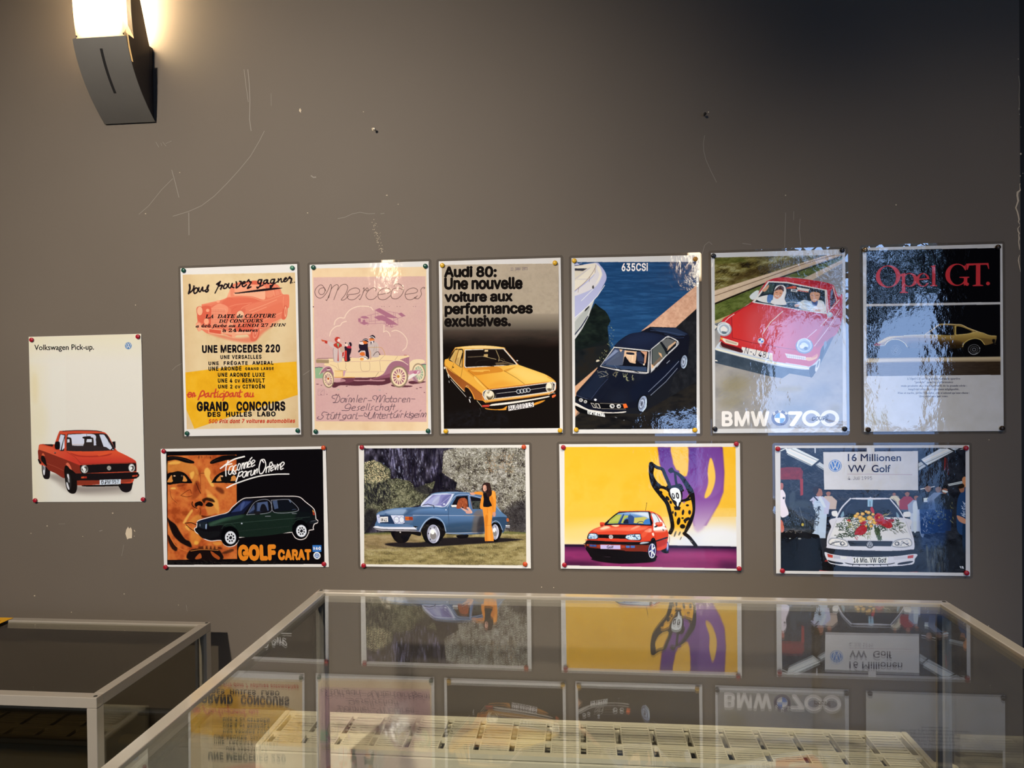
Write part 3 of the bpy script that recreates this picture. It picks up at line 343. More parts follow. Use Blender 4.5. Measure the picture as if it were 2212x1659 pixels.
# the printed sheets: outlines, strokes and tints in 0.1 mm from each sheet's top left corner
POSTERS = []  # inks of the right-hand sheets include some window reflection in their colour
POSTERS.append(dict(at=(-1.2438, 1.2593, -0.00883, 0.3042, 0.4226), film=False, paper='dbd3c0', white='e2dacc',
    label='poster of a red pick-up truck on plain cream, leftmost and lowest of the portrait sheets', group='portrait car posters in the upper row',
    text=[
        ('lettering', 'D PM 957', [1890, 3778, 2354, 3761], 95, '1a1614', 'i', 0.004, 0, 1),
        ('headline', 'Volkswagen Pick-up.', [154, 342, 1773, 368], 138, '1a1614', 'f', 0.012, 0, 1),],
    ink='''
G dcd0ac dcd5c2 90 0 -43 1720 600 1729 -5 -36 1021 -39 907 4303 -65 4299
G dccfa6 dbd3c0 60 59.9 1579 5 1562 672 -5 -36 3068 -15 3049 733 -25 695
E d8c48e 50 59.9 141 1312 89.9 419.5 0
E dacda4 40 89.9 275 2163 179.8 479.4 0
E 3f6ea0 100 0 2694 293 89.9 89.9 0
E e2dcc8 100 0 2694 293 80.9 80.9 0
E 3f6ea0 100 0 2694 293 75.5 75.5 0
L e2dcc8 100 0 13.5 13.5 2668 224 2694 284 2723 226
L e2dcc8 100 0 13.5 13.5 2634 248 2662 345 2694 291 2724 347 2755 251
S a89c8e 85 45.1 445 3585 707 3523 953 3588 1220 3821 1764 3837 2373 3827 2653 3942 2570 4019 1759 4054 1215 4026 944 3934 648 3715
S 6e645c 50 39.8 1193 3808 1629 3823 2306 3814 2411 3903 1761 3965 1244 3962
S 8e8478 60 26.5 475 3508 707 3523 896 3627 893 3742 486 3598
S 1a1416 100 0 285 3121 414 3174 492 3380 496 3508 472 3618 402 3643 321 3610 283 3481 273 3314
S d9d6d2 100 0 314 3251 360 3276 365 3379 347 3520 322 3533 305 3456 303 3328
S 1a1416 100 0 323 3302 342 3315 343 3379 325 3418 316 3366
S 1a1416 100 0 2354 3776 2699 3715 2710 3829 2666 3943 2557 3991 2437 3960 2371 3878
S c0432a 100 0 204 2799 233 2755 330 2743 618 2752 661 2689 771 2440 847 2412 1257 2401 1733 2414 1935 2448 2043 2494 2147 2629 2315 2923 2568 3054 2780 3169 2832 3246 2832 3474 2797 3525 2712 3740 2415 3763 1765 3786 1220 3802 1087 3705 942 3511 884 3614 654 3497 463 3406 383 3315 206 3237 185 2992
S 7c2c1e 100 0 199 2889 420 2962 964 3166 1301 3296 1338 3502 1225 3629 942 3460 884 3621 654 3497 449 3399 372 3250 262 3198 207 3211 184 3044
G d05a38 c23a2a 100 0 423 2866 1098 3257 211 2812 240 2761 602 2842 642 2894 969 2948 1344 3259 1274 3296 964 3166 420 2962 202 2887
P 2c1c18 100 0 309 2747 618 2752 583 2813 466 2789
G d2502e b8332a 100 0 1786 2957 1779 3263 957 2935 2315 2936 2595 3066 2786 3183 2818 3246 2050 3246 1330 3278 1198 3105
S 9e2c22 80 0 1051 2968 1239 3066 1647 3092 2055 3061 2192 2998 2029 3023 1649 3057 1309 3041
P d8582e 70 0 1785 3020 2138 2973 2056 3023 1824 3072
L 7e241c 80 0 10.6 10.6 969 2948 1184 3078 1351 3259
L 5c2018 100 0 9.3 9.3 1351 3265 2050 3252 2818 3240
C 3a2a28 100 0 18.6 18.6 874 2420 1257 2407 1733 2420 1922 2448
L d85c36 50 0 18.6 18.6 791 2460 982 2481 1935 2467
P 28201f 100 0 790 2492 940 2512 888 2922 792 2927 728 2766
P c7cbd2 100 0 810 2504 919 2531 837 2767 800 2908 779 2895 744 2702
P d4d6da 100 0 911 2589 910 2845 834 2908 857 2793
S 28201f 100 0 997 2507 1064 2488 1664 2490 2028 2507 2146 2667 2262 2898 2059 2927 1516 2941 998 2923 965 2871 977 2680
S c9cad2 100 0 1008 2539 1090 2508 1703 2512 1760 2662 1762 2752 1710 2796 1111 2786 990 2693
P c6cad2 100 0 1859 2517 1987 2525 2079 2654 2174 2884 2140 2909 2034 2838 1967 2831
P d0d2d6 100 0 2105 2693 2195 2858 2167 2890
P d2d4d8 100 0 2194 2890 2248 2910 2208 2916
P b89a8a 60 0 1097 2758 1452 2755 1452 2775 1097 2777
S 2e2523 100 0 966 2596 1062 2584 1101 2617 1111 2745 1110 2809 960 2820
S 2e2523 100 0 1470 2596 1661 2592 1697 2624 1703 2777 1681 2841 1422 2837 1446 2723
P cfd0d4 100 0 989 2631 1049 2629 1052 2706 987 2716
P cfd0d4 100 0 1523 2634 1652 2634 1651 2711 1502 2708
S 1d1718 100 0 1416 2572 1607 2559 1620 2597 1510 2621 1421 2614
L 1d1718 100 0 9.3 9.3 1516 2500 1519 2564
P 2f2626 95 0 974 2795 1980 2824 2140 2909 1788 2931 1012 2923 965 2871
L b2452e 100 0 21.2 21.2 967 2525 943 2929
S 120e10 100 0 661 2702 703 2683 778 2697 784 2831 752 2882 663 2875 642 2791
P 120e10 100 0 2193 2706 2287 2697 2287 2872 2262 2860
C 5a1e18 80 0 9.3 9.3 202 2889 420 2962 964 3166 1301 3296
C b8674a 70 0 8 8 413 3239 658 3330 888 3441
S d2603a 90 0 281 3025 317 2974 357 3019 363 3045
S 16110f 100 0 266 3057 322 3045 375 3109 400 3225 411 3316 310 3225 264 3147
S d4694c 100 0 934 3268 983 3224 1043 3282 1094 3411 1053 3423 1000 3333
S 16110f 100 0 905 3319 973 3307 1053 3410 1092 3513 1159 3526 1183 3679 1062 3589 955 3511 888 3460
S 16110f 100 0 897 3383 1041 3384 1200 3514 1230 3706 1218 3898 1167 4000 1065 4014 978 3961 931 3858 902 3678 887 3512
S 2a2624 100 0 942 3499 1024 3512 1067 3666 1056 3845 999 3922 953 3845 930 3678
S d6d2ce 100 0 962 3524 1002 3525 1019 3640 1008 3666 969 3589
S d6d2ce 100 0 936 3729 969 3743 1013 3884 988 3910 947 3832
S 9a9692 100 0 978 3641 1016 3653 1021 3730 991 3717
P 16110f 100 0 168 3133 196 3121 275 3237 206 3243
E 2a1a16 100 0 647 2971 26.5 21.2 0
L c8b8a8 100 0 8 8 619 2964 667 2958
P 191314 100 0 1315 3291 2050 3265 2829 3252 2826 3455 2044 3475 1351 3502 1319 3425
L a8442c 100 0 18.6 18.6 1343 3515 2044 3488 2812 3468
E 8e8a82 100 0 1436 3394 98.1 106.1 0
E dcdad0 100 0 1436 3394 82.2 90.2 0
S 4a4640 100 0 1423 3337 1505 3324 1516 3413 1447 3477 1477 3400
S 5a564e 100 0 1354 3387 1423 3375 1395 3400 1413 3463
E efeee6 100 0 1416 3380 26.5 31.8 0
E 8e8a82 100 0 2705 3372 87.5 106.1 0
E dcdad0 100 0 2705 3372 74.3 90.2 0
S 4a4640 100 0 2668 3347 2749 3321 2761 3397 2705 3448
E efeee6 100 0 2694 3378 29.2 34.5 0
E cfc9b8 100 0 2099 3369 55.7 55.7 0
E 191314 100 0 2099 3369 50.1 50.1 0
E cfc9b8 100 0 2099 3369 46.8 46.8 0
L 191314 100 0 8.4 8.4 2082 3327 2099 3364 2116 3328
L 191314 100 0 8.4 8.4 2062 3342 2079 3402 2099 3368 2117 3403 2136 3343
S 191314 100 0 1078 3506 1365 3502 2044 3500 2799 3481 2879 3512 2904 3564 2849 3620 2700 3651 1836 3677 1224 3680 1090 3590
P c04a28 100 0 1342 3581 1496 3577 1491 3624 1341 3627
P a02a1e 100 0 1417 3578 1496 3577 1491 3624 1423 3627
P c04a28 100 0 2716 3562 2861 3544 2850 3588 2715 3600
P a02a1e 100 0 2783 3557 2830 3548 2830 3591 2783 3596
P 843220 100 0 1224 3680 1836 3677 1833 3773 1357 3796 1221 3789
P 8e3826 100 0 2417 3662 2700 3649 2679 3715 2415 3757
S 16110f 100 0 1371 3802 1833 3792 2360 3789 2346 3827 1492 3837
P c9d0d4 100 0 1839 3671 2411 3655 2401 3776 1835 3796
E 1a1614 100 0 1985 3754 15.9 18.6 0
E dfe6e8 100 0 2694 293 3 3 0
'''))
POSTERS.append(dict(at=(-0.8343, 1.4251, -0.00984, 0.3019, 0.4195), film=True, paper='dedad0', white='dedad0',
    label='old contest poster with pink saloon, yellow band and black French lettering', group='portrait car posters in the upper row',
    text=[
        ('headline', 'UNE MERCEDES 220', [517, 2113, 2533, 2143], 185, '191416', 'i', 0.042, 0, 1.1),
        ('lettering', 'UNE VERSAILLES', [990, 2281, 2053, 2298], 93, '191416', 'i', 0.036, 0, 1.22),
        ('lettering', 'UNE  FRÉGATE  AMIRAL', [676, 2427, 2358, 2452], 110, '191416', 'i', 0.036, 0, 1.26),
        ('lettering', 'UNE ARONDE', [673, 2567, 1529, 2578], 98, '191416', 'i', 0.036, 0, 1.22),
        ('lettering', 'GRAND LARGE', [1625, 2575, 2360, 2585], 69, '191416', 'i', 0.034, 0, 1.25),
        ('lettering', 'UNE ARONDE LUXE', [914, 2721, 2127, 2747], 98, '191416', 'i', 0.036, 0, 1.22),
        ('lettering', 'UNE 4 cv RENAULT', [910, 2867, 2123, 2889], 101, '191416', 'i', 0.036, 0, 1.22),
        ('lettering', 'UNE 2 cv CITROËN', [912, 3012, 2120, 3035], 116, '191416', 'i', 0.036, 0, 1.22),
        ('headline', 'GRAND', [342, 3558, 1172, 3569], 226, '191416', 'i', 0.045, 0, 1.1),
        ('headline', 'CONCOURS', [1377, 3569, 2633, 3585], 220, '191416', 'i', 0.045, 0, 1.1),
        ('lettering', 'DES  HUILES  LABO', [619, 3711, 2382, 3727], 116, '191416', 'i', 0.04, 0, 1.15),
        ('slogan', '500 Prix dont 7 voitures automobiles', [646, 3874, 2874, 3896], 101, 'c4442c', 'i', 0.034, 0.2, 1.12),
        ('lettering', 'LA  DATE de CLOTURE', [622, 1263, 2450, 1297], 96, '191416', 'z', 0.012, 0, 1.04),
        ('lettering', 'DU CONCOURS', [971, 1387, 2113, 1405], 87, '191416', 'z', 0.012, 0, 1.04),
        ('lettering', 'a été fixée au LUNDI 27 JUIN', [365, 1487, 2703, 1523], 87, '191416', 'z', 0.012, 0, 1.04),
        ('lettering', 'à 24 heures', [1060, 1620, 1984, 1634], 93, '191416', 'z', 0.012, 0, 1.04),],
    ink='''
P d9c193 100 0 56 158 2959 209 2963 4022 66 4017
N cdb17e-d9c193-e0cb9e 60 0 405.4 405.4 5 56 158 2959 209 2963 4022 66 4017
G c9a878 d9c193 50 0 11 1941 419 1951 56 158 644 161 636 4011 66 4017
G d9c193 c9a878 40 0 2550 2005 2959 2015 2301 191 2959 209 2963 4022 2325 4030
P e3aa22 100 0 66 2600 1479 2460 2941 2395 2959 3213 1509 3640 267 4012 44 3473
N d99c1c-e3aa22-e8b434 60 0 260.6 260.6 9 66 2600 1479 2460 2941 2395 2959 3213 1509 3640 267 4012 44 3473
S d96c50 75 24 688 1637 1027 1686 1433 1775 1840 1734 2045 1584 2386 1425 2589 1328 2384 1490 2110 1676 1904 1865 1700 1898 1296 1836 891 1721
S dd7a5c 100 0 396 1016 445 966 540 969 542 917 775 871 1173 780 1286 563 1413 424 1805 386 2276 428 2489 486 2567 567 2630 723 2750 740 2796 780 2790 1037 2741 1101 2724 1267 2656 1343 2576 1328 2114 1559 2018 1583 2002 1738 1904 1865 1783 1849 1705 1704 1435 1710 1298 1745 1055 1661 688 1650 526 1555 429 1579 372 1407 415 1344 405 1174
S cf5a42 80 8 540 969 773 976 796 1132 761 1444 652 1441 489 1358 423 1305 419 1174
S cf5a42 45 10.7 1159 806 1458 776 1863 802 2130 887 1860 931 1585 1078 1420 1204 1312 1199 1287 1069 1208 989 1047 932
S cf5a42 70 8 1549 1467 1850 1320 1845 1553 1761 1628 1437 1619 1304 1511
S d87052 60 10.7 1785 1214 2125 1094 2599 928 2634 1135 2119 1353 1846 1475
S dd7a5c 80 8 1585 1078 1995 909 2535 771 2602 787 2127 991 1718 1160
S e9a07c 95 0 1200 755 1300 563 1438 477 1803 450 2139 514 2198 567 2189 657 2158 850 1863 763 1541 727 1296 745
S d87052 50 5.3 1300 550 1384 488 1392 722 1296 738
S e6b08c 60 0 1406 657 2137 617 2158 837 1863 763 1541 727 1432 724
S cf5a42 80 5.3 1846 375 1994 379 1992 463 1830 458
P d87052 80 0 2198 580 2380 547 2428 768 2185 838
P e0886a 80 0 2435 510 2542 527 2617 722 2455 757
S e9a07c 50 0 2217 619 2379 586 2401 754 2226 800
L e9a07c 80 0 16 16 2392 586 2428 768
L cf5a42 70 0 8 8 2461 512 2539 629 2577 734
C e2926f 100 0 13.3 13.3 1214 755 1540 740 1863 789 2157 876 2617 748
C e9a07c 100 0 12 12 1761 1110 2127 991 2479 860
C e9a07c 70 0 16 16 1813 1175 2207 1032
C e9a07c 100 0 10.7 10.7 2119 1353 2390 1257 2646 1162
C e9a07c 70 0 10.7 10.7 2087 1533 2589 1328
C e9a07c 70 0 10.7 10.7 542 917 857 874 1186 780
C cf5a42 70 0 10.7 10.7 1159 793 1268 783 1349 812
C e9a07c 70 0 10.7 10.7 1262 991 1454 945 1833 918
E c65640 70 0 483 1077 87.9 122.5 0
E e6ac86 100 0 483 1077 71.9 109.2 0
S c65640 40 0 1558 1078 1667 1055 1651 1158 1598 1130
E c65640 60 0 1531 1213 111.8 125.2 0
E e4a884 100 0 1531 1220 98.5 111.8 0
E e6c29a 60 0 1531 1194 93.2 93.2 0
C e9a07c 70 0 13.3 13.3 1559 1065 1614 1014 1777 955
C cf5a42 60 0 13.3 13.3 1286 1147 1357 1046 1452 997
E e9a07c 100 0 648 1343 63.9 79.9 0
E e9a07c 80 0 1259 1432 79.9 87.9 0
E e9a07c 100 0 688 1070 45.3 39.9 0
E e9a07c 100 0 966 858 45.3 32 0
S cf5a42 40 0 772 989 911 927 1074 933 1208 1015 1219 1094 1170 1443 760 1457 754 1184
S e9a07c 70 0 799 1002 965 916 1101 933 1208 1002 1219 1094 1162 1196 1138 1065 799 1002
P e08c6c 100 0 786 1015 1152 1052 1129 1455 760 1457
L d36a50 70 0 8 8 781 1093 1145 1120
L d36a50 70 0 8 8 779 1161 1143 1187
L d36a50 70 0 8 8 778 1228 1141 1255
L d36a50 70 0 8 8 776 1296 1140 1323
L d36a50 70 0 8 8 774 1364 1138 1390
L d36a50 40 0 5.3 5.3 826 1043 809 1446
L d36a50 40 0 5.3 5.3 897 1044 880 1447
L d36a50 40 0 5.3 5.3 968 1047 951 1450
L d36a50 40 0 5.3 5.3 1039 1049 1022 1452
L d36a50 40 0 5.3 5.3 1108 1051 1092 1453
L e9a07c 90 0 13.3 13.3 779 1015 1159 1053 1143 1442
S e4a07c 100 0 365 1420 421 1370 489 1384 528 1464 705 1520 1112 1585 1437 1632 1815 1629 1827 1682 1435 1710 1056 1648 689 1559 513 1529 417 1513
S e8b08c 90 0 1410 1618 1816 1616 1829 1656 1435 1671
P d0583f 100 0 711 1528 1030 1569 1014 1667 716 1619
L e8a884 100 0 18.6 18.6 707 1524 1051 1567 1061 1687 702 1625 707 1524
S e4a07c 100 0 420 1383 475 1384 499 1515 498 1567 456 1586 417 1539
S e4a07c 100 0 1310 1537 1385 1539 1394 1721 1358 1779 1305 1745
S d4664c 100 0 1802 1603 1899 1528 2006 1557 2016 1673 1959 1815 1877 1864 1783 1836
E e0886a 100 0 1909 1657 66.6 146.5 12
E d4664c 100 0 1912 1657 39.9 106.5 12
E e0947a 100 0 1915 1657 16 53.3 12
S d4664c 100 0 2589 1315 2650 1034 2743 1036 2732 1241 2669 1350
E e4a07c 100 0 2693 1163 29.3 133.1 4
E d87052 100 0 2693 1163 13.3 79.9 4
C e9a07c 60 0 12 12 2655 789 2639 929 2648 1085
C 1c1418 100 0 53.3 45.3 233 417 237 515 200 631
C 1c1418 100 0 39.9 39.9 200 638 304 557 348 467 341 454
C 1c1418 100 0 39.9 39.9 381 507 338 571 358 637 427 600 443 522 395 501
C 1c1418 100 0 37.3 37.3 477 497 468 575 509 596 573 487 571 578 619 580
C 1c1418 100 0 34.6 34.6 646 568 703 517 731 447
C 1c1418 100 0 45.3 45.3 724 447 689 510 715 571 673 608 639 587
C 1c1418 100 0 39.9 29.3 937 428 1019 379 997 456 890 647
C 1c1418 100 0 45.3 45.3 977 449 1033 366
C 1c1418 100 0 39.9 39.9 997 475 1085 459 1042 542 1042 555
C 1c1418 100 0 37.3 37.3 1155 435 1119 493 1125 539 1193 521 1215 450 1162 429
C 1c1418 100 0 34.6 34.6 1257 419 1241 497 1288 530 1345 422 1336 506 1383 527
C 1c1418 100 0 37.3 37.3 1447 387 1459 452 1444 536 1533 474 1576 391 1535 377
C 1c1418 100 0 37.3 37.3 1594 450 1670 420 1670 388 1616 405 1600 482 1640 510 1709 466
C 1c1418 100 0 37.3 37.3 1724 396 1772 346 1785 392 1832 413 1733 552 1823 522
C 1c1418 100 0 37.3 37.3 2102 357 2028 361 2007 431 2060 446 2109 357 2059 498 1996 560 1977 534
C 1c1418 100 0 29.3 29.3 1976 547 2085 512 2140 482
C 1c1418 100 0 37.3 37.3 2237 362 2169 385 2154 450 2208 445 2257 369 2249 440 2288 454
C 1c1418 100 0 34.6 34.6 2438 355 2357 366 2329 435 2383 444 2438 362 2395 483 2325 571 2321 506
C 1c1418 100 0 29.3 29.3 2327 519 2435 458 2504 416
C 1c1418 100 0 34.6 34.6 2532 346 2524 429
C 1c1418 100 0 32 32 2524 410 2600 342 2604 426 2651 421
C 1c1418 100 0 34.6 34.6 2665 390 2739 353 2720 327 2679 364 2685 422 2745 405 2794 342
C 1c1418 100 0 37.3 45.3 2807 323 2827 311 2820 343 2866 358 2843 459
E 1c1418 100 0 2890 455 13.3 13.3 0
E 1c1418 100 0 2938 447 13.3 13.3 0
S 1c1418 100 0 1401 644 1447 653 1868 608 2272 570 2607 570 2540 598 2136 637 1731 662 1433 678
C c4442c 100 0 34.7 34.7 103 3159 193 3152 209 3118 149 3111 117 3188 161 3220 238 3161
C c4442c 100 0 34.7 34.7 236 3219 257 3119 293 3134 282 3205 321 3183
C c4442c 100 0 37.6 37.6 384 3287 473 3094 539 3081 538 3167 441 3208
C c4442c 100 0 34.7 34.7 643 3126 568 3167 581 3225 642 3183 658 3126 662 3212 716 3199
C c4442c 100 0 31.8 31.8 716 3228 733 3142 793 3134
C c4442c 100 0 34.7 34.7 855 3030 822 3144 805 3229 850 3216
L c4442c 100 0 26.1 26.1 784 3128 897 3116
C c4442c 100 0 29 29 903 3146 889 3230 940 3217
E c4442c 100 0 913 3089 17.4 17.4 0
C c4442c 100 0 31.8 31.8 1031 3139 956 3175 960 3238 1029 3219
C c4442c 100 0 29 29 1061 3140 1044 3234 1089 3220
E c4442c 100 0 1065 3088 17.4 17.4 0
C c4442c 100 0 34.7 34.7 1027 3319 1121 3121 1180 3136 1163 3207 1097 3220
C c4442c 100 0 31.8 31.8 1284 3132 1218 3166 1216 3228 1267 3209 1299 3138 1297 3223 1341 3211
C c4442c 100 0 31.8 31.8 1347 3225 1367 3134 1409 3146 1400 3225 1436 3212
C c4442c 100 0 34.7 34.7 1488 3071 1461 3184 1454 3241 1495 3227
L c4442c 100 0 26.1 26.1 1427 3136 1536 3115
C c4442c 100 0 34.7 34.7 1669 3140 1604 3172 1602 3235 1643 3225 1684 3146 1682 3231 1726 3218
C c4442c 100 0 31.8 31.8 1743 3147 1726 3232 1785 3233 1811 3148 1803 3233 1829 3228
P dedad0 100 0 -50 -50 3069 -50 2959 209 56 158
P dedad0 100 0 3069 -50 3069 4245 2960 4022 2959 209
P dedad0 100 0 3069 4245 -50 4245 66 4017 2960 4022
P dedad0 100 0 -50 4245 -50 -50 56 158 66 4017
'''))
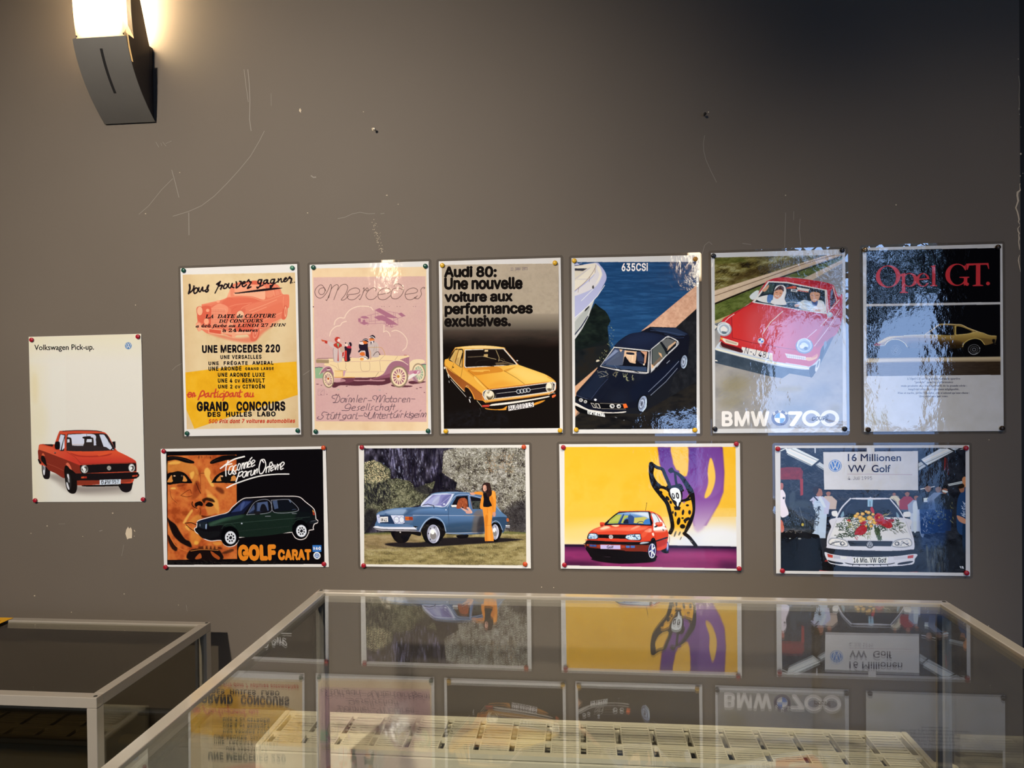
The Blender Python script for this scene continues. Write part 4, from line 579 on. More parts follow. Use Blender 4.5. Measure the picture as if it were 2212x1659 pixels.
POSTERS.append(dict(at=(-0.5050, 1.4253, -0.00308, 0.2965, 0.4172), film=True, paper='dcd8cc', white='dcd8cc',
    label='mauve vintage poster of an open cream tourer, passengers and a biplane', group='portrait car posters in the upper row',
    text=[
],
    ink='''
P e3c79a 100 0 59 91 2906 135 2893 4095 55 4057
N d9b88a-e3c79a-e8d0a6 50 0 450.9 450.9 3 59 91 2906 135 2893 4095 55 4057
P d2ada0 100 0 90 310 2881 360 2854 3877 88 3838
N cba297-d2ada0-d8b6a4 70 0 422.7 422.7 7 90 310 2881 360 2854 3877 88 3838
G d8b49e cf9f9c 50 0 1489 627 1438 3693 90 310 2881 360 2854 3877 88 3838
N c49a92-d2ada0 25 0 33.8 33.8 4 90 310 2881 360 2854 3877 88 3838
E 5a3034 100 0 1224 1052 6.8 6.8 0
E 5a3034 100 0 1267 1054 6.8 6.8 0
E 5a3034 100 0 1489 1059 6.8 6.8 0
E 5a3034 100 0 1794 1066 6.8 6.8 0
E 5a3034 100 0 1851 1067 6.8 6.8 0
E 5a3034 100 0 1979 1071 6.8 6.8 0
E 5a3034 100 0 2172 1075 6.8 6.8 0
E 5a3034 100 0 2242 1077 6.8 6.8 0
E 5a3034 100 0 2573 1085 6.8 6.8 0
E 5a3034 100 0 2624 1086 6.8 6.8 0
E 4a2226 100 0 1489 1059 14.1 14.1 0
E 4a2226 100 0 77 1031 14.1 14.1 0
C 4a342c 100 0 11.8 11.8 403 655 355 575 253 595 217 672 265 735 352 710 369 598 284 498 167 565 119 676 177 795 293 815 424 684 520 495 536 602 428 868 393 868
C 4a342c 100 0 11.8 11.8 466 824 542 602 659 505 716 537 691 635 595 872
C 4a342c 100 0 11.8 11.8 700 635 788 525 903 505 951 586 884 751 782 877 868 873 970 782
C 4a342c 100 0 11.8 11.8 948 759 1200 731 1245 648 1146 596 1002 643 928 752 969 865 1112 874 1257 760
C 4a342c 100 0 11.8 11.8 1331 624 1363 602 1338 707 1256 877 1227 865
C 4a342c 100 0 11.8 11.8 1329 707 1432 604 1460 654 1416 681 1403 639
C 4a342c 100 0 11.8 11.8 1644 687 1660 632 1574 607 1459 682 1400 792 1470 883 1598 876 1670 813
C 4a342c 100 0 11.8 11.8 1714 778 1970 737 2014 669 1916 617 1773 663 1699 772 1741 884 1883 893 2012 808
C 4a342c 100 0 11.8 11.8 2101 582 2144 528 2257 543 2340 650 2295 787 2181 881 2067 878 2026 808 2057 670 2199 623 2326 677
C 4a342c 100 0 11.8 11.8 2389 784 2634 754 2679 686 2581 634 2439 680 2372 789 2421 901 2548 909 2676 825
C 4a342c 100 0 11.8 11.8 2834 662 2862 641 2820 629 2762 688 2775 799 2703 894 2619 892 2605 864 2647 874
C e8d2b6 100 0 20.7 20.7 474 1756 516 1634 630 1528 743 1503 800 1435 902 1403
C e8d2b6 100 0 20.7 20.7 596 1485 632 1378 733 1314 852 1321 888 1246 1001 1127 1170 1056 1352 1047 1505 1070 1573 1146
C e8d2b6 100 0 19.4 19.4 1838 1526 1837 1621 1826 1688
C e8d2b6 100 0 18 18 1828 1681 1898 1662 1967 1719 1986 1787
C e8d2b6 100 0 19.4 19.4 2030 1672 2135 1651 2271 1711 2380 1835 2406 1944 2376 2065 2292 2145
P a86e7e 100 0 1612 1148 1734 1100 2194 1357 2042 1352 1877 1323 1863 1289
P a86e7e 100 0 1592 1317 1711 1282 1808 1274 1972 1366 2068 1422 2192 1519 2053 1510 1901 1520 1874 1431 1743 1388 1722 1404
P a86e7e 100 0 1244 1315 1307 1286 1391 1285 1486 1342 1347 1352
P a86e7e 100 0 1196 1342 1262 1335 1265 1426 1206 1430
P a86e7e 100 0 1220 1444 1346 1420 1485 1464 1345 1502
P a86e7e 100 0 1312 1379 1374 1373 1380 1448 1311 1447
P a86e7e 100 0 2189 1249 2272 1222 2382 1308 2285 1326
E a86e7e 100 0 1958 1420 83 55.3 20
L a86e7e 90 0 8.3 8.3 1432 1279 1628 1237 1698 1224
L a86e7e 90 0 8.3 8.3 1457 1423 1875 1391
L a86e7e 90 0 8.3 8.3 1471 1477 1874 1472
L a86e7e 90 0 8.3 8.3 1920 1182 2196 1235
L a86e7e 90 0 8.3 8.3 2194 1357 2305 1326
L a86e7e 90 0 8.3 8.3 1523 1261 1520 1410
L a86e7e 90 0 8.3 8.3 1629 1169 1624 1467
L a86e7e 90 0 8.3 8.3 1698 1224 1697 1279
L a86e7e 90 0 8.3 8.3 1850 1241 1846 1499
L a86e7e 90 0 8.3 8.3 2085 1287 2082 1423
L a86e7e 90 0 8.3 8.3 2180 1357 2185 1519
L a86e7e 90 0 8.3 8.3 2086 1206 2085 1274
L a86e7e 90 0 8.3 8.3 2127 1234 2126 1315
L a86e7e 90 0 8.3 8.3 1416 1367 1422 1463
L a86e7e 90 0 8.3 8.3 1472 1355 1471 1423
L a86e7e 90 0 8.3 8.3 2068 1422 2193 1371
E a86e7e 100 0 1915 1508 38.7 30.4 0
E cfa498 100 0 1915 1505 24.9 18 0
E a86e7e 100 0 2032 1537 33.2 44.2 0
E cfa498 100 0 2035 1537 18 30.4 0
C a86e7e 100 0 6.9 6.9 1873 1547 2025 1564 2192 1519
L a86e7e 100 0 11.1 11.1 1421 1510 1457 1488
P 8fb083 100 0 92 2523 304 2520 285 2787 101 2784
P 8fb083 100 0 2590 2488 2858 2485 2854 2761 2791 2815 2602 2623
L 2a2a44 100 0 12.4 12.4 92 2523 191 2511 276 2521
L 2a2a44 100 0 13.8 13.8 2597 2495 2858 2485
S e8d2a6 100 0 2460 2458 2536 2378 2674 2357 2798 2376 2838 2437 2755 2470 2604 2475 2575 2555 2506 2621 2458 2607
S 5c3038 100 0 558 2892 721 2868 806 2787 1533 2783 1979 2695 2004 2885 1878 2951 1697 2976 1418 2966 1139 2982 746 2964 605 3017 521 3001
S 5c3038 100 0 2002 2967 2168 2982 2320 2985 2513 3000 2471 3027 2250 3031 2029 3008
S 5c3038 100 0 2446 2891 2598 2880 2845 2903 2748 2936 2528 2960 2432 2932
S 7a4450 80 0 848 2814 1086 2791 1057 2872 860 2910
S cb9a98 80 0 595 2824 806 2814 847 2869 608 2894
S cb9a98 80 0 1086 2838 1421 2843 1491 2810 1560 2845 1838 2842 1768 2882 1420 2870 1113 2866
E 5c3038 100 0 149 2928 38.7 8.3 0
E 5c3038 100 0 247 2957 19.4 8.3 0
E 5c3038 100 0 884 2988 24.9 8.3 0
E 5c3038 100 0 2719 3046 35.9 8.3 0
E 5c3038 100 0 2629 3070 22.1 8.3 0
E 5c3038 100 0 2813 3166 16.6 8.3 0
E 5c3038 100 0 236 3183 13.8 8.3 0
E 5c3038 100 0 384 3182 11.1 8.3 0
E 5c3038 100 0 617 3184 19.4 8.3 0
E 5c3038 100 0 680 3186 16.6 8.3 0
E 5c3038 100 0 1874 3182 11.1 8.3 0
E 9ab096 100 0 675 3065 27.7 11.1 0
E 9aa89a 100 0 1709 3093 24.9 8.3 0
S e9cf9c 100 0 449 2296 702 2301 1011 2292 1233 2329 1498 2320 1556 2267 1709 2243 2208 2271 2373 2268 2456 2296 2457 2634 2393 2755 1631 2778 806 2766 581 2756 556 2632 487 2509 333 2466 348 2418 447 2371
P e9cf9c 100 0 562 2298 1430 2306 1456 2395 475 2378
C 4a2226 100 0 9.7 9.7 137 2318 223 2299 562 2298
L 4a2226 100 0 8.3 8.3 787 2292 1011 2292
P a08866 100 0 120 2328 447 2341 443 2419 124 2407
P cbb28c 100 0 120 2311 448 2323 447 2344 120 2328
C d0a48e 100 0 9.7 9.7 475 2378 1009 2388 1497 2388 1734 2379 2205 2393
C d0a48e 100 0 8.3 8.3 808 2643 1284 2647 1868 2645
P a06c78 100 0 2219 2359 2456 2296 2453 2621 2383 2511 2425 2492 2288 2388
L c896a0 80 0 5.5 5.5 2261 2347 2262 2469
L c896a0 80 0 5.5 5.5 2307 2336 2308 2470
L c896a0 80 0 5.5 5.5 2352 2324 2353 2470
L c896a0 80 0 5.5 5.5 2398 2313 2399 2471
L c896a0 80 0 5.5 5.5 2445 2301 2444 2472
L c896a0 70 0 5.5 5.5 2247 2361 2454 2350
L c896a0 70 0 5.5 5.5 2246 2409 2453 2399
L c896a0 70 0 5.5 5.5 2246 2458 2453 2447
L c896a0 70 0 5.5 5.5 2245 2507 2452 2496
S a06c78 100 0 1672 2772 1812 2692 1899 2544 1983 2438 2108 2385 2260 2402 2384 2471 2438 2539 2393 2755 1978 2790 1770 2773
C e8d2b6 100 0 13.8 13.8 1841 2645 1913 2518 2011 2418 2136 2383 2288 2409 2418 2492
S 8a5462 90 0 1631 2778 1840 2733 1979 2695 2005 2777 1769 2814 1504 2837
S a06c78 100 0 202 2689 275 2573 374 2507 459 2495 522 2550 555 2660 539 2796 442 2672 359 2616 287 2643
S 4a2226 100 0 402 2549 473 2543 444 2583
S e8dcc0 100 0 390 2576 458 2563 479 2584 402 2590
C e8d2b6 100 0 12.4 12.4 202 2685 275 2573 360 2507 459 2495 522 2550 555 2646
P e9c88a 100 0 591 2608 788 2616 785 2759 595 2756
L d79a3c 100 0 9.7 9.7 591 2608 795 2616 792 2766 588 2763
P c89aa6 100 0 802 2616 865 2613 828 2746 799 2746
L e0a040 100 0 13.8 13.8 581 2767 1086 2774
C b08c6c 100 0 6.9 6.9 868 2405 874 2487 859 2542 894 2583 865 2617
C b08c6c 100 0 6.9 6.9 1239 2397 1244 2534 1285 2624 1425 2625 1467 2592 1475 2470 1455 2401
C b08c6c 100 0 6.9 6.9 1720 2392 1737 2637
C b08c6c 100 0 6.9 6.9 671 2430 691 2539 725 2595 866 2603
C b08c6c 100 0 6.9 6.9 1820 2271 1720 2365
C b08c6c 100 0 6.9 6.9 474 2454 614 2511 683 2580 851 2610
L 8a6a48 100 0 6.9 6.9 1688 2657 1603 2771
C b08c6c 100 0 6.9 6.9 2095 2371 2166 2277
L a03c30 100 0 11.1 11.1 2325 2256 2387 2257
E a08868 100 0 2683 2692 160.4 237.8 -8
E e9d3a8 100 0 2683 2692 134.7 204.5 -8
E 9cb08c 100 0 2683 2692 105.9 166.5 -8
L e2cfae 100 0 17.6 17.6 2683 2692 2794 2711
L e2cfae 100 0 17.6 17.6 2683 2692 2772 2792
L e2cfae 100 0 17.6 17.6 2683 2692 2726 2846
L e2cfae 100 0 17.6 17.6 2683 2692 2670 2861
L e2cfae 100 0 17.6 17.6 2683 2692 2616 2829
L e2cfae 100 0 17.6 17.6 2683 2692 2580 2761
L e2cfae 100 0 17.6 17.6 2683 2692 2572 2673
L e2cfae 100 0 17.6 17.6 2683 2692 2594 2592
L e2cfae 100 0 17.6 17.6 2683 2692 2640 2537
L e2cfae 100 0 17.6 17.6 2683 2692 2697 2523
L e2cfae 100 0 17.6 17.6 2683 2692 2750 2555
L e2cfae 100 0 17.6 17.6 2683 2692 2786 2623
E e2cfae 100 0 2683 2692 38.5 57.1 -8
S 9a6a84 60 0 2503 2756 2586 2745 2666 2894 2570 2893
S c48a9a 90 0 2449 2648 2698 2625 2696 2706 2448 2729
S e8e0d0 100 0 2455 2742 2614 2678 2697 2645 2600 2745 2475 2824 2412 2850
E b86c84 100 0 2594 2677 49.8 35.9 0
E 8e7a60 100 0 2192 2776 224 265.5 0
E e9d3a8 100 0 2192 2776 188.2 228.3 0
E 9e6272 100 0 2192 2776 147.8 185.8 0
L ecd6ac 100 0 24.6 24.6 2192 2776 2348 2798
L ecd6ac 100 0 24.6 24.6 2192 2776 2325 2878
L ecd6ac 100 0 24.6 24.6 2192 2776 2274 2938
L ecd6ac 100 0 24.6 24.6 2192 2776 2208 2965
L ecd6ac 100 0 24.6 24.6 2192 2776 2140 2956
L ecd6ac 100 0 24.6 24.6 2192 2776 2081 2911
L ecd6ac 100 0 24.6 24.6 2192 2776 2043 2840
L ecd6ac 100 0 24.6 24.6 2192 2776 2036 2756
L ecd6ac 100 0 24.6 24.6 2192 2776 2059 2676
L ecd6ac 100 0 24.6 24.6 2192 2776 2111 2615
L ecd6ac 100 0 24.6 24.6 2192 2776 2176 2588
L ecd6ac 100 0 24.6 24.6 2192 2776 2245 2598
L ecd6ac 100 0 24.6 24.6 2192 2776 2303 2643
L ecd6ac 100 0 24.6 24.6 2192 2776 2341 2714
E ecd6ac 100 0 2192 2776 53.8 63.7 0
E b06a20 100 0 2172 2768 33.2 33.2 0
E e0a040 100 0 2166 2762 16.6 16.6 0
E 8e7a60 100 0 423 2816 141 210.2 -6
E e9d3a8 100 0 423 2816 118.5 180.7 -6
E b48a84 100 0 423 2816 93.1 147.1 -6
L ecd6ac 100 0 15.5 15.5 423 2816 523 2832
L ecd6ac 100 0 15.5 15.5 423 2816 503 2905
L ecd6ac 100 0 15.5 15.5 423 2816 462 2954
L ecd6ac 100 0 15.5 15.5 423 2816 410 2966
L ecd6ac 100 0 15.5 15.5 423 2816 362 2938
L ecd6ac 100 0 15.5 15.5 423 2816 330 2878
L ecd6ac 100 0 15.5 15.5 423 2816 323 2799
L ecd6ac 100 0 15.5 15.5 423 2816 342 2726
L ecd6ac 100 0 15.5 15.5 423 2816 384 2677
L ecd6ac 100 0 15.5 15.5 423 2816 435 2665
L ecd6ac 100 0 15.5 15.5 423 2816 484 2693
L ecd6ac 100 0 15.5 15.5 423 2816 515 2754
E ecd6ac 100 0 423 2816 33.8 50.4 -6
E b04a20 100 0 423 2798 24.9 27.7 0
L 4a2226 100 0 11.1 11.1 356 2726 377 2767
L 4a2226 100 0 11.1 11.1 502 2892 509 2926
L 4a2226 100 0 11.1 11.1 424 2925 427 2959
L 4a2226 100 0 11.1 11.1 467 2919 463 2953
S cdb8ae 100 0 566 1990 623 1978 792 1967 839 2050 788 2158 770 2377 573 2380 557 2113
C 6a4a4a 100 0 6.9 6.9 441 1893 565 2031 557 2127 574 2373
S cdb8ae 100 0 427 1892 582 1936 593 2045 481 2003
P b8372a 100 0 567 1963 681 1897 778 1967 783 2008 691 2061 693 2376 665 2375 684 2075 580 2004
P 6fae84 100 0 652 1931 715 1946 692 2048
S b8372a 100 0 604 1827 654 1781 724 1796 731 1830 653 1870 708 1925 624 1896
S ecd6c8 100 0 681 1829 733 1830 730 1885 688 1891
P c4522c 100 0 259 1834 315 1849 420 1879 405 1940 349 1925 357 1891 286 1883
P b8372a 100 0 357 1857 420 1879 410 1944 349 1921
S c2a48c 100 0 734 2048 818 2009 831 2118 760 2158
P b8372a 100 0 788 2165 838 2146 815 2254 780 2268
S 2a1c28 100 0 846 2023 931 2011 1014 2054 1006 2163 969 2258 981 2367 841 2371 852 2132
P c43a30 100 0 849 2118 901 2119 904 2372 845 2371
S 2a1c28 100 0 933 1937 1003 1917 1030 1972 1015 2020 959 2012
L e8e0d0 100 0 16.6 16.6 947 1930 973 2012
S b83040 100 0 903 1996 1001 2013 1007 2067 909 2051
S ecd0b8 100 0 862 1941 918 1942 931 2011 875 2010
E 2a1c28 100 0 877 1935 16.6 16.6 0
S 261c2a 100 0 1212 1961 1296 1977 1422 1952 1433 2061 1458 2306 1373 2332 1362 2142 1223 2084
S 261c2a 100 0 1181 2152 1251 2085 1335 2121 1236 2166
C e8e0d0 100 0 19.4 19.4 1222 2186 1265 2140 1348 2144
S d8702c 100 0 1229 2179 1334 2168 1347 2250 1249 2241
S e8dcc8 100 0 1235 2275 1375 2264 1429 2333 1317 2359 1219 2343
E e8a04c 100 0 1275 2331 49.8 35.9 0
L 261c2a 100 0 11.1 11.1 1347 2277 1429 2333
L 261c2a 100 0 8.3 8.3 1221 2281 1291 2263 1346 2291
S 261c2a 100 0 1318 1855 1381 1832 1437 1857 1436 1898 1443 1925 1311 1896
C e8e0d0 100 0 12.4 12.4 1318 1880 1381 1859 1436 1882
S d8702c 100 0 1304 1896 1408 1911 1400 1965 1303 1950
S ecd6c8 100 0 1227 1921 1297 1909 1324 1978 1226 1968
L 261c2a 100 0 13.8 13.8 1241 1907 1297 1902
S c6b4a8 100 0 1450 1925 1575 1900 1686 1984 1696 2175 1695 2283 1514 2280 1502 2130 1433 2061
S 261c2a 100 0 1479 1790 1550 1750 1612 1793 1597 1847 1479 1817
C e8e0d0 100 0 18 18 1472 1810 1549 1798 1601 1840
S d87838 100 0 1472 1831 1590 1847 1575 1900 1492 1899
P ece4dc 100 0 1492 1899 1590 1888 1547 1954
P 261c2a 100 0 1499 1913 1531 1913 1504 1994
P 261c2a 100 0 1554 1913 1592 1888 1582 1942
C 8a7a72 100 0 6.9 6.9 1601 2010 1571 2145
C 8a7a72 100 0 5.5 5.5 1643 2011 1633 2174
C c89a50 100 0 11.1 11.1 1440 2054 1586 2051 1767 2067 1848 2204 1841 2258
L c89a50 100 0 11.1 11.1 1440 2061 1501 2184 1491 2354
C 4a342c 100 0 12.4 12.4 1563 2253 1612 2187 1682 2161 1723 2223
E 2a1c28 100 0 1723 2227 13.8 13.8 0
L a07a7a 100 0 5.5 5.5 160 3052 320 3054 318 3202 158 3200 160 3052
L a07a7a 100 0 6.9 6.9 208 3162 280 3081
L a07a7a 100 0 5.5 5.5 160 3095 319 3098
C 42303a 100 0 12.4 12.4 583 3298 512 3263 542 3213 672 3210 713 3294 654 3378 538 3381 582 3376 657 3223
C 42303a 100 0 12.4 12.4 828 3289 756 3289 726 3364 789 3379 849 3284 835 3379
C 42303a 100 0 12.4 12.4 886 3284 864 3379
L 42303a 100 0 11.3 11.3 907 3240 945 3202
C 42303a 100 0 12.4 12.4 927 3380 952 3286 1000 3292 985 3381 1049 3287 1072 3304 1057 3382
C 42303a 100 0 12.4 12.4 1160 3209 1123 3382
C 42303a 100 0 12.4 12.4 1172 3341 1272 3317 1245 3285 1181 3313 1180 3377 1257 3379
C 42303a 100 0 12.4 12.4 1300 3385 1330 3290 1387 3296
L 42303a 100 0 11.3 11.3 1415 3347 1507 3347
C 42303a 100 0 12.4 12.4 1587 3332 1530 3289 1560 3233 1640 3249 1615 3388
C 42303a 100 0 12.4 12.4 1630 3333 1703 3227 1731 3250 1700 3389 1803 3228 1845 3251 1808 3390
C 42303a 100 0 12.4 12.4 1929 3297 1858 3312 1857 3379 1928 3381 1943 3308 1915 3297
C 42303a 100 0 12.4 12.4 2002 3239 1971 3378 2027 3381
L 42303a 100 0 11.3 11.3 1957 3297 2037 3292
C 42303a 100 0 12.4 12.4 2114 3299 2048 3315 2047 3381 2113 3382 2128 3310 2099 3298
C 42303a 100 0 12.4 12.4 2161 3393 2190 3299 2241 3306
C 42303a 100 0 12.4 12.4 2263 3351 2354 3329 2332 3299 2269 3326 2268 3390 2339 3385
C 42303a 100 0 12.4 12.4 2376 3396 2405 3302 2453 3308 2438 3397
L 42303a 100 0 11.3 11.3 2490 3319 2580 3321
C 42303a 100 0 12.4 12.4 984 3460 927 3419 840 3477 853 3533 954 3521 983 3479 925 3576 752 3580
C 42303a 100 0 12.4 12.4 1011 3535 1098 3511 1070 3480 1006 3521 1017 3577 1091 3578
C 42303a 100 0 12.4 12.4 1213 3478 1155 3508 1183 3556 1126 3584
C 42303a 100 0 12.4 12.4 1235 3537 1327 3513 1299 3482 1235 3523 1240 3579 1312 3580
C 42303a 100 0 12.4 12.4 1400 3419 1355 3581
C 42303a 100 0 12.4 12.4 1457 3419 1412 3581
C 42303a 100 0 12.4 12.4 1556 3476 1499 3512 1512 3559 1455 3587
C 42303a 100 0 12.4 12.4 1670 3489 1599 3511 1589 3578 1663 3584
C 42303a 100 0 12.4 12.4 1742 3423 1698 3584
C 42303a 100 0 12.4 12.4 1721 3514 1784 3490 1769 3584
C 42303a 100 0 12.4 12.4 1912 3497 1841 3513 1834 3579 1897 3580 1926 3497 1914 3586
C 42303a 100 0 12.4 12.4 2013 3431 1968 3559 1924 3628
L 42303a 100 0 11.3 11.3 1955 3492 2091 3487
C 42303a 100 0 12.4 12.4 2069 3443 2033 3582
C 42303a 100 0 12.4 12.4 389 3627 288 3615 244 3682 287 3725 213 3794 127 3765 171 3723
C 42303a 100 0 12.4 12.4 418 3642 379 3782 431 3782
L 42303a 100 0 11.3 11.3 351 3683 476 3673
C 42303a 100 0 12.4 12.4 490 3684 466 3768 532 3783 577 3679 552 3785
C 42303a 100 0 12.4 12.4 629 3635 590 3783
C 42303a 100 0 12.4 12.4 707 3630 662 3784
L 42303a 100 0 11.3 11.3 576 3685 727 3675
L 42303a 100 0 11.3 11.3 490 3642 554 3623
C 42303a 100 0 12.4 12.4 850 3687 778 3709 783 3771 841 3757 865 3687 820 3799 690 3815
C 42303a 100 0 12.4 12.4 980 3683 899 3710 898 3777 964 3773 994 3684 978 3784
C 42303a 100 0 12.4 12.4 1013 3784 1043 3684 1094 3690
C 42303a 100 0 12.4 12.4 1138 3640 1099 3785 1151 3780
L 42303a 100 0 11.3 11.3 1166 3718 1281 3714
C 42303a 100 0 12.4 12.4 1381 3693 1330 3642 1309 3706 1380 3734 1453 3623 1409 3763 1494 3777 1582 3625 1537 3777
C 42303a 100 0 12.4 12.4 1574 3777 1604 3684 1667 3690 1643 3779
C 42303a 100 0 12.4 12.4 1724 3640 1694 3779 1737 3779
L 42303a 100 0 11.3 11.3 1667 3690 1767 3679
C 42303a 100 0 12.4 12.4 1757 3735 1852 3710 1823 3682 1758 3710 1765 3780 1837 3774
C 42303a 100 0 12.4 12.4 1871 3780 1895 3686 1946 3692
C 42303a 100 0 12.4 12.4 1995 3629 1965 3768 2007 3768
L 42303a 100 0 11.3 11.3 1952 3681 2043 3671
C 42303a 100 0 12.4 12.4 2065 3685 2041 3754 2107 3760 2150 3671 2127 3766
L 42303a 100 0 11.3 11.3 2066 3649 2152 3588
C 42303a 100 0 12.4 12.4 2184 3686 2166 3766
L 42303a 100 0 11.3 11.3 2202 3630 2238 3590
C 42303a 100 0 12.4 12.4 2212 3766 2241 3679 2286 3684
C 42303a 100 0 12.4 12.4 2364 3613 2305 3768
C 42303a 100 0 12.4 12.4 2405 3669 2334 3713 2404 3768
C 42303a 100 0 12.4 12.4 2457 3633 2427 3769 2532 3736 2518 3669 2447 3702 2531 3758 2460 3813
C 42303a 100 0 12.4 12.4 2560 3726 2654 3699 2626 3671 2560 3704 2568 3765 2636 3760
C 42303a 100 0 12.4 12.4 2682 3671 2658 3765
L 42303a 100 0 11.3 11.3 2694 3621 2724 3588
C 42303a 100 0 12.4 12.4 2709 3760 2738 3672 2778 3677 2760 3760 2823 3667 2851 3678 2827 3761
P dcd8cc 100 0 -50 -50 3015 -50 2906 135 61 91
P dcd8cc 100 0 3015 -50 3015 4222 2890 4095 2906 135
P dcd8cc 100 0 3015 4222 -50 4222 58 4057 2890 4095
P dcd8cc 100 0 -50 4222 -50 -50 61 91 58 4057
'''))
